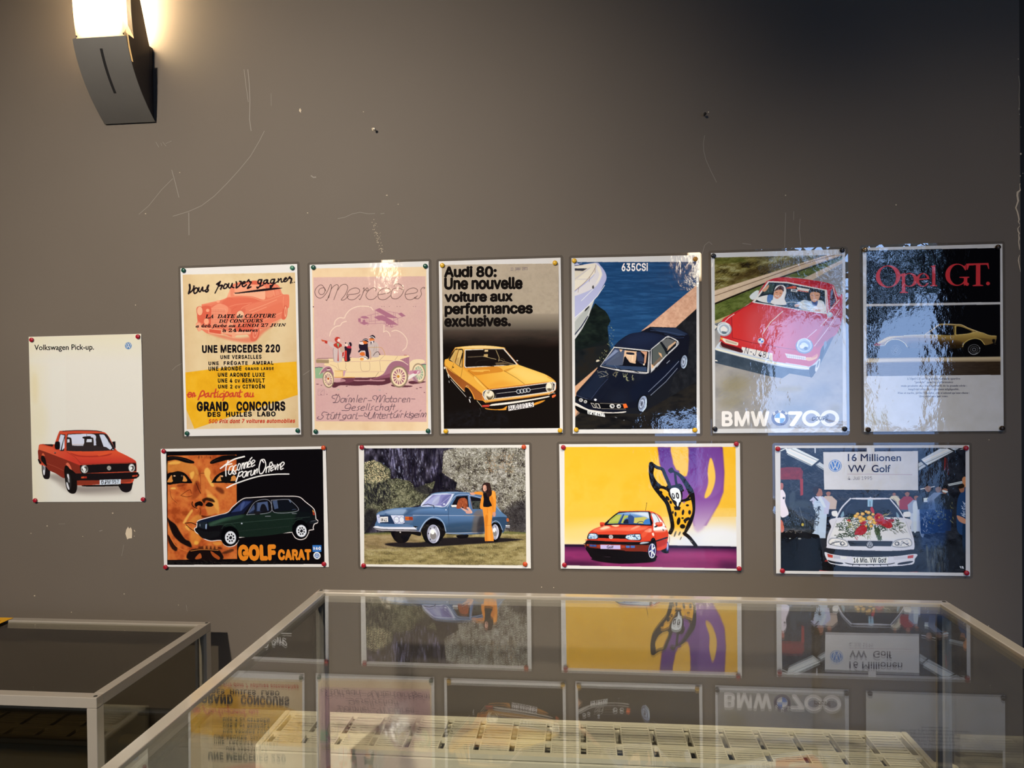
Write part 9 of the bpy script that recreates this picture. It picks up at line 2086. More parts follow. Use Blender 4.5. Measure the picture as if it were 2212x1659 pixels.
E dcb060 100 0 1869 1638 31.7 26.4 0
E c89038 100 0 1944 1687 48.7 41.4 0
E dcb060 100 0 1938 1678 29.2 24.4 0
E c89038 100 0 1884 1728 40.6 34.5 0
E dcb060 100 0 1879 1720 24.4 20.3 0
E c89038 100 0 2054 1531 44.7 38 0
E dcb060 100 0 2048 1523 26.8 22.3 0
E c89038 100 0 2004 1511 32.5 27.6 0
E dcb060 100 0 1999 1503 19.5 16.2 0
E c89038 100 0 2082 1656 65 55.2 0
E dcb060 100 0 2076 1647 39 32.5 0
E c89038 100 0 2152 1573 36.5 31.1 0
E dcb060 100 0 2146 1564 21.9 18.3 0
E c89038 100 0 2161 1696 36.5 31.1 0
E dcb060 100 0 2155 1688 21.9 18.3 0
E c89038 100 0 2189 1758 48.7 41.4 0
E dcb060 100 0 2183 1749 29.2 24.4 0
E c89038 100 0 2090 1758 44.7 38 0
E dcb060 100 0 2085 1750 26.8 22.3 0
E c89038 100 0 2110 1841 36.5 31.1 0
E dcb060 100 0 2104 1832 21.9 18.3 0
E c89038 100 0 2218 1788 28.4 24.2 0
E dcb060 100 0 2212 1780 17.1 14.2 0
E c89038 100 0 2289 1644 20.3 17.3 0
E dcb060 100 0 2283 1635 12.2 10.2 0
E c89038 100 0 2001 1841 24.4 20.7 0
E dcb060 100 0 1995 1832 14.6 12.2 0
E d8d4c0 100 0 2091 1752 24.4 20.3 0
D 8c2228-a42a2e 80 70 52.8 24.4 30 80 16 2181 1583 2572 1724 2571 1888 2238 1809
D d0c8a8-b0a464 80 50 28.4 16.2 0 90 6 1588 1710 1942 1831 1744 1956 1586 1875
D b8a878 80 20 101.5 10.2 -30 30 4 2299 1623 2516 1498 2515 1580 2338 1664
D a05a5a 70 10 40.6 16.2 60 40 3 1743 2101 1822 2100 1802 2162 1742 2163
P c0bcb8 100 0 1071 150 3139 129 3136 1020 1085 1009
P bcb8b4 100 0 2026 56 2197 57 2197 139 2025 142
N b8b4b0-c4c0be 50 0 243.6 243.6 3 1071 150 3139 129 3136 1020 1085 1009
E 3a68a8 100 0 1332 462 142.1 138 0
E c0bcb8 100 0 1332 462 129.9 125.9 0
E 3a68a8 100 0 1332 462 112.5 112.5 0
L c0bcb8 100 0 20.1 20.1 1293 356 1332 449 1372 357
L c0bcb8 100 0 20.1 20.1 1246 394 1287 547 1332 460 1376 548 1419 395
L a08c94 100 0 10.2 10.2 1600 653 3006 665
P b8b8b8 100 0 4012 2732 4089 2731 4108 2788 4040 2785
L 14161c 100 0 14.2 14.2 4050 2736 4063 2784
L 3a3c40 100 0 8.1 8.1 3924 2819 4107 2816
P bab6b0 100 0 -50 -50 4290 -50 4159 63 120 55
P bab6b0 100 0 4290 -50 4290 3006 4144 2878 4159 63
P bab6b0 100 0 4290 3006 -50 3006 102 2888 4144 2878
P bab6b0 100 0 -50 3006 -50 -50 120 55 102 2888
'''))

# ------------------------------------------------------------------ setting
WALL = lin('6f6459')
m_wall = mat('taupe_wall_paint', (.138, .115, .093), .62, spec=.25, noise=(3.2, .07), bump=(70., .10))
m_wall_side = mat('side_wall_paint', (.13, .10, .07), .7, noise=(2., .06))
m_ceil = mat('ceiling_paint', (.18, .14, .10), .8, noise=(2., .04))
m_floor = mat('floor_tiles', (.20, .14, .09), .4, noise=(5., .15))
XC = .985                                                   # outside corner at the right end of the poster wall
def struct(name, bm, m): return tag(obj(name, bm, m), kind='structure')
wall = struct('wall_back', boxes((-3.6, XC, 0, .28, 0, 3.1)), m_wall)
struct('wall_far', boxes((XC - .6, 4.1, 1.5, 1.65, 0, 3.1)), mat('shaded_passage_wall', (.05, .038, .028), .8))  # same wall, coloured darker to stand in for shade in the passage
struct('wall_left', boxes((-3.75, -3.6, BACK, .28, 0, 3.1)), m_wall_side)
struct('wall_right', boxes((4.1, 4.25, BACK, 1.65, 0, 3.1)), m_wall_side)
fw = []
xs = [-3.75, *[v for w in WIN for v in w], 4.25]
for a, b in zip(xs[::2], xs[1::2]): fw.append((a, b, BACK - .2, BACK, 0, 3.1))
for (a, b), z in zip(WIN, WZ): fw += [(a, b, BACK - .2, BACK, z[1], 3.1), (a, b, BACK - .2, BACK, 0, z[0])]
struct('wall_front', boxes(*fw), m_wall_side)
struct('floor', boxes((-3.75, 4.25, BACK - .2, 1.65, -.12, 0)), m_floor)
struct('ceiling', boxes((-3.75, 4.25, BACK - .2, 1.65, 3.1, 3.2)), m_ceil)
m_frame_w = mat('window_frame_paint', (.12, .12, .12), .5)
for i, ((a, b), z) in enumerate(zip(WIN, WZ)):
    t = .05
    w = struct(f'window_{i + 1}', boxes((a, a + t, BACK - .14, BACK - .07, *z), (b - t, b, BACK - .14, BACK - .07, *z), (a + t, b - t, BACK - .14, BACK - .07, z[0], z[0] + t), (a + t, b - t, BACK - .14, BACK - .07, z[1] - t, z[1]),
               (a + t, b - t, BACK - .13, BACK - .08, z[1] - .36, z[1] - .32)), m_frame_w)
# garden seen mirrored in the glossy sheets
m_bark = mat('bark', (.05, .04, .03), .9); m_leaf = mat('leaves', (.035, .05, .03), .8); m_ground = mat('courtyard_paving', (.22, .22, .23), .9)
struct('ground', boxes((-8, 12, -16, BACK - .2, -.14, -.02)), m_ground)
rng = np.random.default_rng(4)
for i, (x, y, h, r) in enumerate(((1.5, -7.0, 3.0, .09), (3.6, -7.6, 3.3, .10), (3.0, -10.4, 3.4, .13), (6.2, -9.4, 3.6, .10), (.4, -10.6, 2.6, .08))):
    t = empty('tree', (x, y, -.02)); tag(t, f'dark tree outside the window, {["first", "second", "third", "fourth", "fifth"][i]} along the courtyard', 'tree', 'trees outside the window')
    bm = bmesh.new(); lathe(bm, ((r * 1.3, 0), (r, .5), (r * .8, h * .6), (r * .3, h)), (0, 0, 1), (0, 0, 0), 10); obj('trunk', bm, m_bark, t)
    bm = bmesh.new()
    for k in range(420):
        p = Vector(rng.normal(0, 1, 3)); p.normalize(); p = Vector((p.x * .8, p.y * .8, h * .85 + p.z * .75)) * 1.0; s = rng.uniform(.05, .13)
        d = [Vector(rng.normal(0, s, 3)) for _ in range(3)]
        bm.faces.new([bm.verts.new(p + q) for q in d])
    obj('crown', bm, m_leaf, t)
# chips, scratches and old plaster on the painted wall
m_plaster = mat('bare_plaster', (.62, .52, .38), .9, noise=(60., .15))
m_scratch = mat('scratched_paint', (.25, .225, .20), .7)
def flakes(name, m, polys, y):
    bm = bmesh.new()
    for p in polys:
        if len(p) >= 3: bm.faces.new([bm.verts.new((x, y, z)) for x, z in p])
    return obj(name, bm, m, wall)
def ribbon(p, w):
    p = [Vector(q) for q in p]; L, R = [], []
    for i, q in enumerate(p):
        d = (p[min(i + 1, len(p) - 1)] - p[max(i - 1, 0)]); d = d.normalized() if d.length else Vector((1, 0)); n = Vector((-d.y, d.x)) * w[i] / 2 if isinstance(w, (list, tuple)) else Vector((-d.y, d.x)) * w / 2
        L.append(tuple(q + n)); R.append(tuple(q - n))
    return [[L[i], L[i + 1], R[i + 1], R[i]] for i in range(len(p) - 1)]
chips = [c for c in CHIPS]
for p, w in EDGE: chips += ribbon(p, w)
flakes('plaster_chip', m_plaster, chips, -.0006)
sc_ = []
for p, w in SCRATCH: sc_ += ribbon(p, w)
flakes('scratch', m_scratch, sc_, -.0004)

# ------------------------------------------------------------------ posters
m_sheet = mat('poster_paper', (.80, .79, .76), .12, spec=.5)
def print_mat(name, attr):
    m = bpy.data.materials.new(name); m.use_nodes = True; n, l = m.node_tree.nodes, m.node_tree.links; p = n['Principled BSDF']
    if isinstance(attr, str):
        a = n.new('ShaderNodeAttribute'); a.attribute_name = attr; l.new(a.outputs['Color'], p.inputs['Base Color'])
    else: p.inputs['Base Color'].default_value = (*attr, 1)
    p.inputs['Roughness'].default_value = .035; p.inputs['Specular IOR Level'].default_value = .80
    t = n.new('ShaderNodeNewGeometry'); v = n.new('ShaderNodeVectorMath'); v.operation = 'MULTIPLY'; v.inputs[1].default_value = (1, 1, .75)
    l.new(t.outputs['Position'], v.inputs[0]); prev = None
    for sc, st, dist, det in ((9., .35, .004, 2.), (85., .30, .0006, 3.)):
        q = n.new('ShaderNodeTexNoise'); q.inputs['Scale'].default_value = sc; q.inputs['Detail'].default_value = det
        b = n.new('ShaderNodeBump'); b.inputs['Strength'].default_value = st; b.inputs['Distance'].default_value = dist
        l.new(v.outputs[0], q.inputs['Vector']); l.new(q.outputs['Fac'], b.inputs['Height'])
        if prev: l.new(prev, b.inputs['Normal'])
        prev = b.outputs['Normal']
    l.new(prev, p.inputs['Normal'])
    return m
m_print = print_mat('laminated_print', 'ink')
INKS = {}
def ink(h, white):                                          # colours are read against the sheet's own white
    c = tuple(min(1., .8 * a / b) for a, b in zip(lin(h), lin(white)))
    if c not in INKS: INKS[c] = print_mat('printing_ink', c)
    return INKS[c]
m_lam = glass('laminate_film', (.97, .97, .97), 1.6)
FD = bpy.utils.system_resource('DATAFILES', path='fonts') or ''
FONTS = {}
def font(k):
    f = {'i': 'Inter.woff2', 's': 'NotoSansMath-Regular.woff2', 'z': 'NotoSansMath-Regular.woff2', 'n': 'DejaVuSansMono.woff2'}.get(k)
    if f not in FONTS:
        p = os.path.join(FD, f) if f else ''
        FONTS[f] = bpy.data.fonts.load(p) if f and os.path.exists(p) else None
    return FONTS[f]
def text_mesh(name, body, fk, wt, spc):
    c = bpy.data.curves.new('text', 'FONT')
    if fk in 'sz':                                          # bold serif, upright or italic
        A, a, d = (0x1d400, 0x1d41a, 0x1d7ce) if fk == 's' else (0x1d468, 0x1d482, 0x1d7ce)
        body2 = ''.join(chr(A + ord(x) - 65) if 'A' <= x <= 'Z' else chr(a + ord(x) - 97) if 'a' <= x <= 'z' else chr(d + ord(x) - 48) if '0' <= x <= '9' else x for x in body)
    else: body2 = body
    c.body = body2
    if font(fk): c.font = font(fk)
    elif fk in 'sz': c.body = body
    if fk in 'sz' and font('i'):
        c.font_bold = font('i')
        for i, x in enumerate(body):
            if ord(x) > 127 or x in '.,:-': c.body_format[i].use_bold = True
    c.offset = min(wt, 0.); c.space_character = spc; c.resolution_u = 4; c.fill_mode = 'FRONT'
    o = bpy.data.objects.new('text', c); COL.objects.link(o)
    dg = bpy.context.evaluated_depsgraph_get(); me = bpy.data.meshes.new_from_object(o.evaluated_get(dg)); me.name = name
    bpy.data.objects.remove(o, do_unlink=True)
    return me
def lettering(root, w, h, white, name, body, q, hh, col, fk, wt, shear, spc, lift):
    me = text_mesh(name, body, fk, wt, spc)
    if wt > 0:                                              # heavier weight: the outline swept round a small circle
        bm = bmesh.new()
        for k in range(9 if wt > .008 else 5):
            a = (k - 1) * math.tau / (8 if wt > .008 else 4); dup = me.copy(); r_ = 0 if k == 0 else wt
            dup.transform(Matrix.Translation((math.cos(a) * r_, math.sin(a) * r_, k * .1))); bm.from_mesh(dup); bpy.data.meshes.remove(dup)
        bm.to_mesh(me); bm.free()
    n = len(me.vertices)
    v = np.empty(n * 3); me.vertices.foreach_get('co', v); v = v.reshape(-1, 3)
    v[:, 0] += v[:, 1] * shear
    x0, x1, top = v[:, 0].min(), v[:, 0].max(), v[:, 1].max()
    a, b = np.array(q[:2]) * 1e-4, np.array(q[2:]) * 1e-4; d = b - a; L = np.hypot(*d); d = d / L; u = np.array([d[1], -d[0]])
    X = (v[:, 0] - x0) / (x1 - x0) * L; Y = v[:, 1] / top * hh * 1e-4
    p = a + X[:, None] * d + Y[:, None] * u                 # sheet metres, y down
    out = np.stack([p[:, 0] - w / 2, -lift - v[:, 2] * .00018, h / 2 - p[:, 1]], 1)
    me.vertices.foreach_set('co', out.ravel()); me.materials.clear(); me.materials.append(ink(col, white)); me.update()
    o = bpy.data.objects.new(name, me); COL.objects.link(o); o.parent = root
    return o
def picture(root, w, h, white, paper, ops):
    im = ink_sheet(w * 1e4, h * 1e4, paper, ops); ny, nx = im.shape[:2]
    im = np.where(im <= .04045, im / 12.92, ((im + .055) / 1.055) ** 2.4) * .8 / np.array(lin(white), np.float32)
    gx = (np.arange(nx) + .5) / nx * w - w / 2; gz = h / 2 - (np.arange(ny) + .5) / ny * h
    gx[0], gx[-1], gz[0], gz[-1] = -w / 2 + .0004, w / 2 - .0004, h / 2 - .0004, -h / 2 + .0004
    X, Z = np.meshgrid(gx, gz); co = np.stack([X, np.full_like(X, -.0024), Z], -1).reshape(-1, 3).astype(np.float32)
    i = (np.arange(ny - 1)[:, None] * nx + np.arange(nx - 1)[None, :]).ravel()
    f = np.stack([i, i + nx, i + nx + 1, i + 1], 1).astype(np.int32); nf = len(f)
    me = bpy.data.meshes.new('printed_picture'); me.vertices.add(nx * ny); me.loops.add(nf * 4); me.polygons.add(nf)
    me.vertices.foreach_set('co', co.ravel()); me.loops.foreach_set('vertex_index', f.ravel())
    me.polygons.foreach_set('loop_start', np.arange(nf, dtype=np.int32) * 4)
    me.update(); at = me.color_attributes.new('ink', 'BYTE_COLOR', 'POINT')
    c = np.ones((ny * nx, 4), np.float32); c[:, :3] = np.clip(im.reshape(-1, 3), 0, 1); at.data.foreach_set('color', c.ravel())
    me.materials.append(m_print); me.validate()
    o = bpy.data.objects.new('printed_picture', me); COL.objects.link(o); o.parent = root
    return o
TACKS = {}
def tack(x, z, col, label, i):
    if col not in TACKS:
        bm = bmesh.new(); r = .0056
        lathe(bm, ((0, .0045), (r * .55, .0043), (r * .9, .0034), (r, .0022), (r, .0006), (r * .93, 0), (.0006, -.0002), (.0006, -.006), (0, -.0075)), (0, -1, 0), (0, 0, 0), 22)
        me = bpy.data.meshes.new('thumbtack'); bmesh.ops.recalc_face_normals(bm, faces=bm.faces); bm.to_mesh(me); bm.free()
        for p in me.polygons: p.use_smooth = True
        k = dict(red=('a01428', .35, 0), green=('0f4a3c', .35, 0), lightgreen=('3a7a62', .35, 0), yellow=('d8a818', .35, 0), orange=('c2481e', .35, 0), ochre=('a8741a', .35, 0), black=('15151c', .3, 0), brown=('3a2c22', .35, .6), brass=('8a7658', .3, .8))[col]
        me.materials.append(mat('tack_' + col, lin(k[0]), k[1], k[2])); TACKS[col] = me
    o = bpy.data.objects.new('thumbtack', TACKS[col]); COL.objects.link(o); o.location = (x, -.0036, z)
    tag(o, label, 'thumbtack', 'thumbtacks holding the posters')
for P in POSTERS:
    x, z, rot, w, h = P['at']
    r = empty('car_poster', (x, 0, z), (0, rot, 0)); tag(r, P['label'], 'poster', P['group'])
    obj('paper_sheet', boxes((-w / 2, w / 2, -.0021, -.0014, -h / 2, h / 2)), m_sheet, r)
    picture(r, w, h, P['white'], P['paper'], P['ink'])
    for k, t in enumerate(P['text']): lettering(r, w, h, P['white'], *t, .00265 + .00001 * k)
    if P['film']:
        e = .0062; bm = bmesh.new(); k = .004
        ring = lambda a, b, c: [(-a + c, -b), (a - c, -b), (a, -b + c), (a, b - c), (a - c, b), (-a + c, b), (-a, b - c), (-a, -b + c)]
        O, I = ring(w / 2 + e, h / 2 + e, k), ring(w / 2 + .0001, h / 2 + .0001, .0)
        for y in (-.0022, -.0012):
            o_ = [bm.verts.new((a, y, b)) for a, b in O]; i_ = [bm.verts.new((a, y, b)) for a, b in I]
            for q in range(8):
                s = (q + 1) % 8
                f = [o_[q], o_[s], i_[s], i_[q]]
                if (i_[q].co - i_[s].co).length < 1e-6: f = [o_[q], o_[s], i_[q]]
                bm.faces.new(f)
        tag(obj('laminate_edge', bm, m_lam, r), 'clear glossy film sticking out around the paper')
for t in PINS: tack(*t)

# ------------------------------------------------------------------ wall lamp
m_steel = mat('lamp_grey_metal', (.15, .142, .128), .5, .2, noise=(30., .06)); m_lampside = mat('lamp_shaded_side', (.05, .042, .042), .5, .3); m_slot = mat('lamp_slot_dark', (.006, .005, .005), .9)  # sides and back of the lamp coloured darker to stand in for shade
def lamp_glass_mat():
    m = bpy.data.materials.new('lit_frosted_glass'); m.use_nodes = True; n, l = m.node_tree.nodes, m.node_tree.links; n.clear()
    out = n.new('ShaderNodeOutputMaterial'); e = n.new('ShaderNodeEmission'); t = n.new('ShaderNodeTexCoord'); s = n.new('ShaderNodeSeparateXYZ'); l.new(t.outputs['Object'], s.inputs[0])
    mp = n.new('ShaderNodeMapRange'); mp.interpolation_type = 'SMOOTHSTEP'
    # brightest around the bulb at mid height, duller towards the ends of the glass
    a = n.new('ShaderNodeMath'); a.operation = 'ABSOLUTE'; l.new(s.outputs['Z'], a.inputs[0]); l.new(a.outputs[0], mp.inputs['Value'])
    mp.inputs['From Min'].default_value = .18; mp.inputs['From Max'].default_value = .09; mp.inputs['To Min'].default_value = .0; mp.inputs['To Max'].default_value = 1.
    mx = n.new('ShaderNodeMath'); mx.operation = 'ABSOLUTE'; l.new(s.outputs['X'], mx.inputs[0])
    m2 = n.new('ShaderNodeMapRange'); m2.interpolation_type = 'SMOOTHSTEP'; l.new(mx.outputs[0], m2.inputs['Value']); m2.inputs['From Min'].default_value = .072; m2.inputs['From Max'].default_value = .040
    ml = n.new('ShaderNodeMath'); ml.operation = 'MULTIPLY'; l.new(mp.outputs[0], ml.inputs[0]); l.new(m2.outputs[0], ml.inputs[1])
    r = n.new('ShaderNodeValToRGB'); r.color_ramp.elements[0].color = (.62, .36, .13, 1); r.color_ramp.elements[1].color = (1, .86, .62, 1); l.new(ml.outputs[0], r.inputs[0])
    st = n.new('ShaderNodeMapRange'); st.inputs['To Min'].default_value = 1.5; st.inputs['To Max'].default_value = LAMP_POWER; l.new(ml.outputs[0], st.inputs['Value'])
    l.new(r.outputs[0], e.inputs[0]); l.new(st.outputs[0], e.inputs[1]); l.new(e.outputs[0], out.inputs[0])
    return m
LAMP_POWER = 14.
m_lglass = lamp_glass_mat(); m_bulb = emit('lamp_rear_bulb', (1., .74, .42), 240.)
ARC = ((-.0036, -.32), (-.032, -.2975), (-.0593, -.266), (-.0916, -.215), (-.1149, -.159), (-.1256, -.0735), (-.130, 0))   # y, z of the bowed front, from the lower tip up
ARC_FIT = np.polyfit([a[1] for a in ARC], [a[0] for a in ARC], 4)
def yz(zz):
    return float(np.polyval(ARC_FIT, -min(abs(zz), .322)))
def wall_lamp(x, y, z, rotz, label):
    r = empty('wall_lamp', (x, y, z), (0, 0, rotz)); tag(r, label, 'lamp', 'wall lamps')
    hw = .067
    for q in ((-.310, -.135), (.135, .310)): obj('back_plate', boxes((-hw + .006, hw - .006, -.012, 0, *q)), m_lampside, r, bevel=.001)
    def plate(z0, z1, s):
        zz = np.linspace(z0, z1, 40); return [(yz(q) * 1. - .001, q) for q in zz] + [(yz(q) + .0012, q) for q in zz[::-1]]
    for s, (z0, z1) in ((-1, (-.320, -.1585)), (1, (.1585, .320))):
        bm = bmesh.new(); prism(bm, plate(z0, z1, s), 0, -hw, hw); o = obj('front_plate', bm, m_steel, r)
        zz = np.linspace(s * .268, s * .182, 8) if s < 0 else np.linspace(.182, .268, 8); bm = bmesh.new()
        vv = [[bm.verts.new((dx, yz(q) - .0014, q)) for dx in (-.0034, .0034)] for q in zz]
        for a, b in zip(vv, vv[1:]): bm.faces.new((a[0], a[1], b[1], b[0]))
        tag(obj('slot', bm, m_slot, o), 'narrow dark slot in the curved plate')
    # side cheeks of the housing, open towards the wall around the middle
    zz = np.linspace(-.30, .30, 25)
    rear = lambda q: -.006 - max(0, (.155 - abs(q)) / .155) * .056 * (1 if abs(q) < .155 else 0)
    for s in (-1, 1):
        out = [(yz(q) * .80 if abs(q) < .15 else yz(q) + .004, q) for q in zz]; inn = [(min(rear(q), -.004), q) for q in zz[::-1]]
        bm = bmesh.new(); prism(bm, out + inn, 0, s * (hw - .010), s * (hw - .007)); obj('side_cheek', bm, m_lampside, r)
    zz = np.linspace(-.15, .15, 13); bm = bmesh.new(); prism(bm, [(rear(q), q) for q in zz] + [(rear(q) - .003, q) for q in zz[::-1]], 0, -hw + .01, hw - .01); obj('housing_back', bm, m_lampside, r)
    zz = np.linspace(-.205, .205, 22); bm = bmesh.new(); g = hw - .007
    prism(bm, [(yz(q) + .004, q) for q in zz] + [(yz(q) + .008, q) for q in zz[::-1]], 0, -g, g)
    for s in (-1, 1):
        zz = np.linspace(-.146, .146, 12); prism(bm, [(yz(q) + .006, q) for q in zz] + [(yz(q) + .042, q) for q in zz[::-1]], 0, s * (g - .004), s * g)
        zz = np.linspace(-.204, .204, 12); prism(bm, [(yz(q) + .006, q) for q in zz] + [(yz(q) + .020, q) for q in zz[::-1]], 0, s * (g - .004), s * g)
    obj('glass_shade', bm, m_lglass, r)
    for dx in (-.030, .030):
        bm = bmesh.new(); lathe(bm, ((0, -.13), (.006, -.125), (.006, .125), (0, .13)), (0, 0, 1), (dx, -.022, 0), 10)
        obj('lamp_tube', bm, m_bulb, r)
    return r
wall_lamp(-1.113, 0, 2.32, 0, 'bowed grey metal wall lamp with glowing glass at top left')
wall_lamp(-1.69, BACK, 2.32, math.pi, 'lit wall lamp on the opposite wall, left of the windows')
wall_lamp(1.0, BACK, 2.32, math.pi, 'lit wall lamp on the opposite wall, above the narrow window')

# ------------------------------------------------------------------ showcases
m_alu = mat('champagne_aluminium', (.40, .36, .30), .22, .15, noise=(25., .05), coat=.6); m_seal = mat('rubber_seal', (.03, .035, .045), .6); m_base = mat('showcase_base', (.30, .29, .27), .5); m_pane = glass('showcase_glass', (.98, .985, .975), 1.55)
m_pane_dim = glass('tinted_showcase_glass', (.85, .84, .80), 1.2); m_shading = glass('shading_glass', (.52, .49, .42), 1.)  # tints added to dim what lies behind; bottom pane shades the radiator
m_gedge = mat('green_glass_edge', (.16, .24, .20), .2)
m_hole = mat('screw_recess', (.02, .018, .015), .6)
def showcase(x0, x1, y0, y1, zt, zb, label, zshelf):
    r = empty('glass_showcase', ((x0 + x1) / 2, (y0 + y1) / 2, 0)); tag(r, label, 'showcase', 'glass showcases')
    ox, oy = (x0 + x1) / 2, (y0 + y1) / 2; t = .020; hb = .010 if zshelf else t
    X0, X1, Y0, Y1 = x0 - ox, x1 - ox, y0 - oy, y1 - oy
    def bar(name, b): return obj(name, boxes(b), m_alu, r, bevel=.0012)
    bar('top_rail', (X0, X1, Y1 - t, Y1, zt - t, zt)); bar('top_rail', (X0, X1, Y0, Y0 + t, zt - t, zt))
    bar('top_rail', (X0, X0 + t, Y0 + t, Y1 - t, zt - t, zt)); bar('top_rail', (X1 - t, X1, Y0 + t, Y1 - t, zt - t, zt))
    for a in (X0, X1 - t):
        for b in (Y0, Y1 - t): bar('post', (a, a + t, b, b + t, zb, zt - t))
    if zshelf:
        for a in (X0, X1 - t):
            for b in (Y0, Y1 - t): bar('leg', (a, a + t, b, b + t, 0, zb - hb))
        obj('bottom_pane', boxes((X0 + t - .001, X1 - t + .001, Y0 + t - .001, Y1 - t + .001, zb - .008, zb - .003)), m_shading, r)
    for a in ((X0, X1, Y1 - t, Y1), (X0, X1, Y0, Y0 + t), (X0, X0 + t, Y0 + t, Y1 - t), (X1 - t, X1, Y0 + t, Y1 - t)): obj('bottom_rail', boxes((*a, zb - hb, zb)), m_seal if zshelf else m_alu, r)
    def pane(name, b): return obj(name, boxes(b), m_pane_dim if zshelf else m_pane, r)
    pane('top_pane', (X0 + t - .001, X1 - t + .001, Y0 + t - .001, Y1 - t + .001, zt - .0063, zt - .0035))
    pane('back_pane', (X0 + t, X1 - t, Y1 - .013, Y1 - .008, zb, zt - t)); pane('front_pane', (X0 + t, X1 - t, Y0 + .008, Y0 + .013, zb, zt - t))
    pane('side_pane', (X0 + .008, X0 + .013, Y0 + t, Y1 - t, zb, zt - t)); pane('side_pane', (X1 - .013, X1 - .008, Y0 + t, Y1 - t, zb, zt - t))
    if not zshelf: obj('base_cabinet', boxes((X0 + .01, X1 - .01, Y0 + .01, Y1 - .01, .06, zb - t), (X0 + .05, X1 - .05, Y0 + .05, Y1 - .05, 0, .06)), m_base, r, bevel=.002)
    for a in (X0 + .007, X1 - .007):
        for b in (Y0 + .007, Y1 - .007):
            bm = bmesh.new(); lathe(bm, ((.0035, 0), (.0035, .0004), (0, .0004)), (0, 0, 1), (a, b, zt), 12)
            tag(obj('screw_recess', bm, m_hole, r), 'dark round screw hole in a frame corner')
    # glazing gaskets inside the upright corners
    for a in (X0 + t, X1 - t - .006):
        for b in (Y1 - t - .006, Y0 + t): obj('gasket', boxes((a, a + .006, b, b + .006, zb, zt - t)), m_seal, r)
    return r
showcase(*CASE1, .30, 'large glass showcase with pale metal frame in front of the radiator', 0)
showcase(*CASE2, .560, 'smaller lower glass showcase with pale metal frame at bottom left', 1)
# yellow card lying on the lower showcase
m_card = mat('yellow_card', lin('dfa418'), .6); m_cink = mat('card_ink', lin('8a5a10'), .7)
cx, cy, cz = CARD
o = empty('paper_card', (cx, cy, cz)); tag(o, 'yellow printed card lying on the frame of the lower showcase', 'card')
obj('card', boxes((-.13, 0, -.045, .0, 0, .0006)), m_card, o)
obj('printed_line', boxes((-.115, -.012, -.026, -.022, .0006, .0007)), m_cink, o)

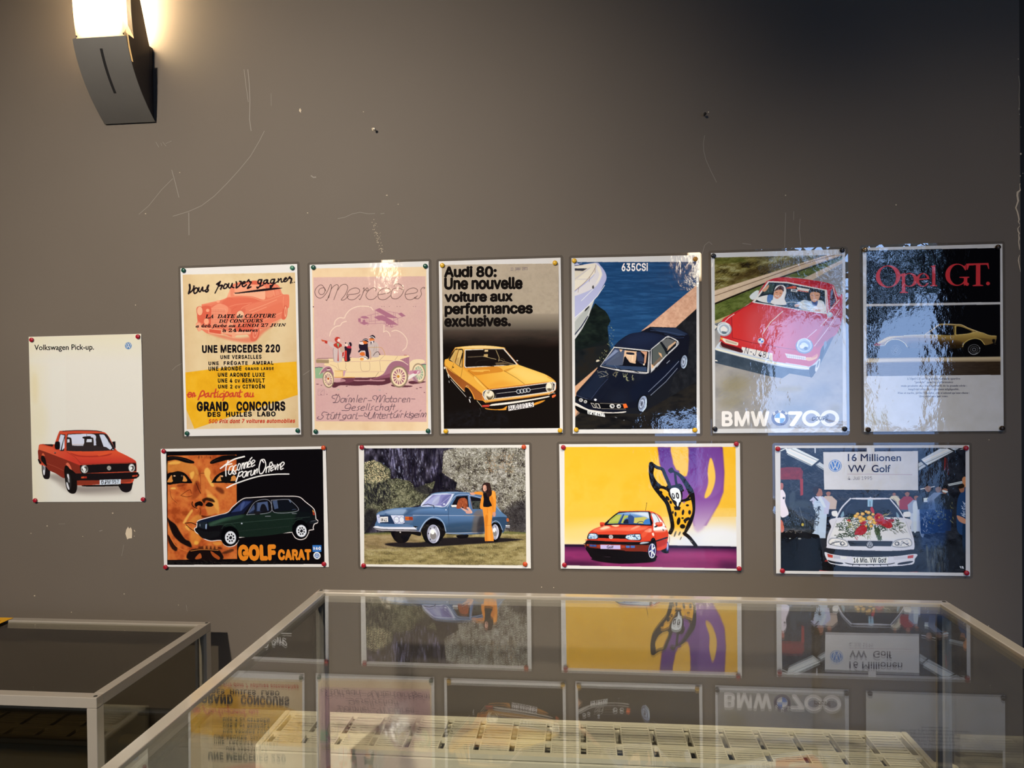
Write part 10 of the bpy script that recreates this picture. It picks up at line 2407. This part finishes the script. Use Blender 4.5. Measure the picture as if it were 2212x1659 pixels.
# ------------------------------------------------------------------ radiators
m_rad = mat('cream_enamel', (.78, .71, .52), .35, noise=(12., .05)); m_fin = mat('radiator_inside_shade', (.035, .03, .022), .8); m_brass = mat('valve_brass', (.55, .42, .22), .3, .9)  # inside coloured near black so the grille gaps look shaded
def radiator(x0, x1, zt, label, dep, valve):
    zb = .10; y1 = -.03; y0 = y1 - dep
    r = empty('panel_radiator', ((x0 + x1) / 2, y1, 0)); tag(r, label, 'radiator', 'cream radiators on the wall'); ox = (x0 + x1) / 2
    X0, X1 = x0 - ox, x1 - ox; Y0, Y1 = -dep, 0.
    def b(name, *bb, m=m_rad, bev=.004): return obj(name, boxes(*bb), m, r, bevel=bev)
    b('front_panel', (X0 + .004, X1 - .004, Y0, Y0 + .016, zb, zt - .012)); b('back_panel', (X0 + .004, X1 - .004, Y1 - .016, Y1, zb, zt - .012))
    for a in (X0, X1 - .014): b('end_panel', (a, a + .014, Y0 - .002, Y1 + .002, zb, zt + .002))
    b('convector_fins', *[(X0 + .03 + i * .026, X0 + .034 + i * .026, Y0 + .016, Y1 - .016, zb + .01, zt - .05) for i in range(int((x1 - x0 - .06) / .026))], m=m_fin, bev=0)
    b('inner_panel', (X0 + .03, X1 - .03, (Y0 + Y1) / 2 - .008, (Y0 + Y1) / 2 + .008, zb, zt - .045), m=m_fin, bev=0)
    # lift-off top grille: rims, a middle bar, paired ribs with a dark slot, slats between
    g = empty('top_grille', (0, 0, 0)); bpy.data.objects.remove(g, do_unlink=True)
    ya, yb, ym = Y0 + .012, Y1 - .010, Y0 + dep * .36
    bb = [(X0 + .014, X1 - .014, Y0 - .001, ya, zt - .010, zt), (X0 + .014, X1 - .014, yb, Y1 + .001, zt - .010, zt), (X0 + .014, X1 - .014, ym - .003, ym + .003, zt - .008, zt)]
    pit = .0777; n = int(round((x1 - x0 - .05) / pit)); pit = (x1 - x0 - .05) / n
    for i in range(n + 1):
        c = X0 + .025 + i * pit
        for d in (-.0090, .0060): bb.append((c + d, c + d + .003, ya, yb, zt - .009, zt - .0004))
        for q in ((ya, ya + .004), (ym - .006, ym + .006), (yb - .004, yb)): bb.append((c - .006, c + .006, *q, zt - .008, zt - .0004))
    for s0, s1, k in ((ya, ym - .003, 5), (ym + .003, yb, 8)):
        p = (s1 - s0) / k
        for j in range(k):
            yc = s0 + (j + .5) * p
            for i in range(n):
                c = X0 + .025 + i * pit; bb.append((c + .009, c + pit - .009, yc - p * .29, yc + p * .29, zt - .0022, zt - .0008))
    b('top_grille', *bb, bev=0)
    if valve:
        bm = bmesh.new(); s = 1 if valve > 0 else -1; vx = X1 + .014 if s > 0 else X0 - .014
        lathe(bm, ((0, 0), (.017, .001), (.019, .008), (.019, .040), (.014, .052), (0, .054)), (s, 0, 0), (vx - s * .012, Y0 + .055, zt - .030), 20); v = obj('valve', bm, mat('valve_cap', (.66, .58, .40), .4), r, smooth=True)
        bm = bmesh.new(); lathe(bm, ((.008, -.30), (.008, 0)), (0, 0, 1), (vx + s * .006, Y0 + .055, zt - .05), 12); obj('pipe', bm, m_brass, v)
    return r
radiator(*RAD1, 'long cream radiator with slotted top grille behind the large showcase', .160, 1)
radiator(*RAD2, 'cream radiator under the lower showcase, its end by the frame post', .158, 1)

# ------------------------------------------------------------------ screws left in the wall
for x, z, col, label in SCREWS:
    bm = bmesh.new(); lathe(bm, ((.0012, .004), (.0012, -.010), (.0030, -.010), (.0033, -.012), (.0026, -.0135), (0, -.0138)), (0, 1, 0), (0, 0, 0), 14)
    o = obj('wall_screw', bm, mat('screw_' + col[0], lin(col[1]), .35, .5), None, smooth=True, loc=(x, 0, z)); tag(o, label, 'screw')
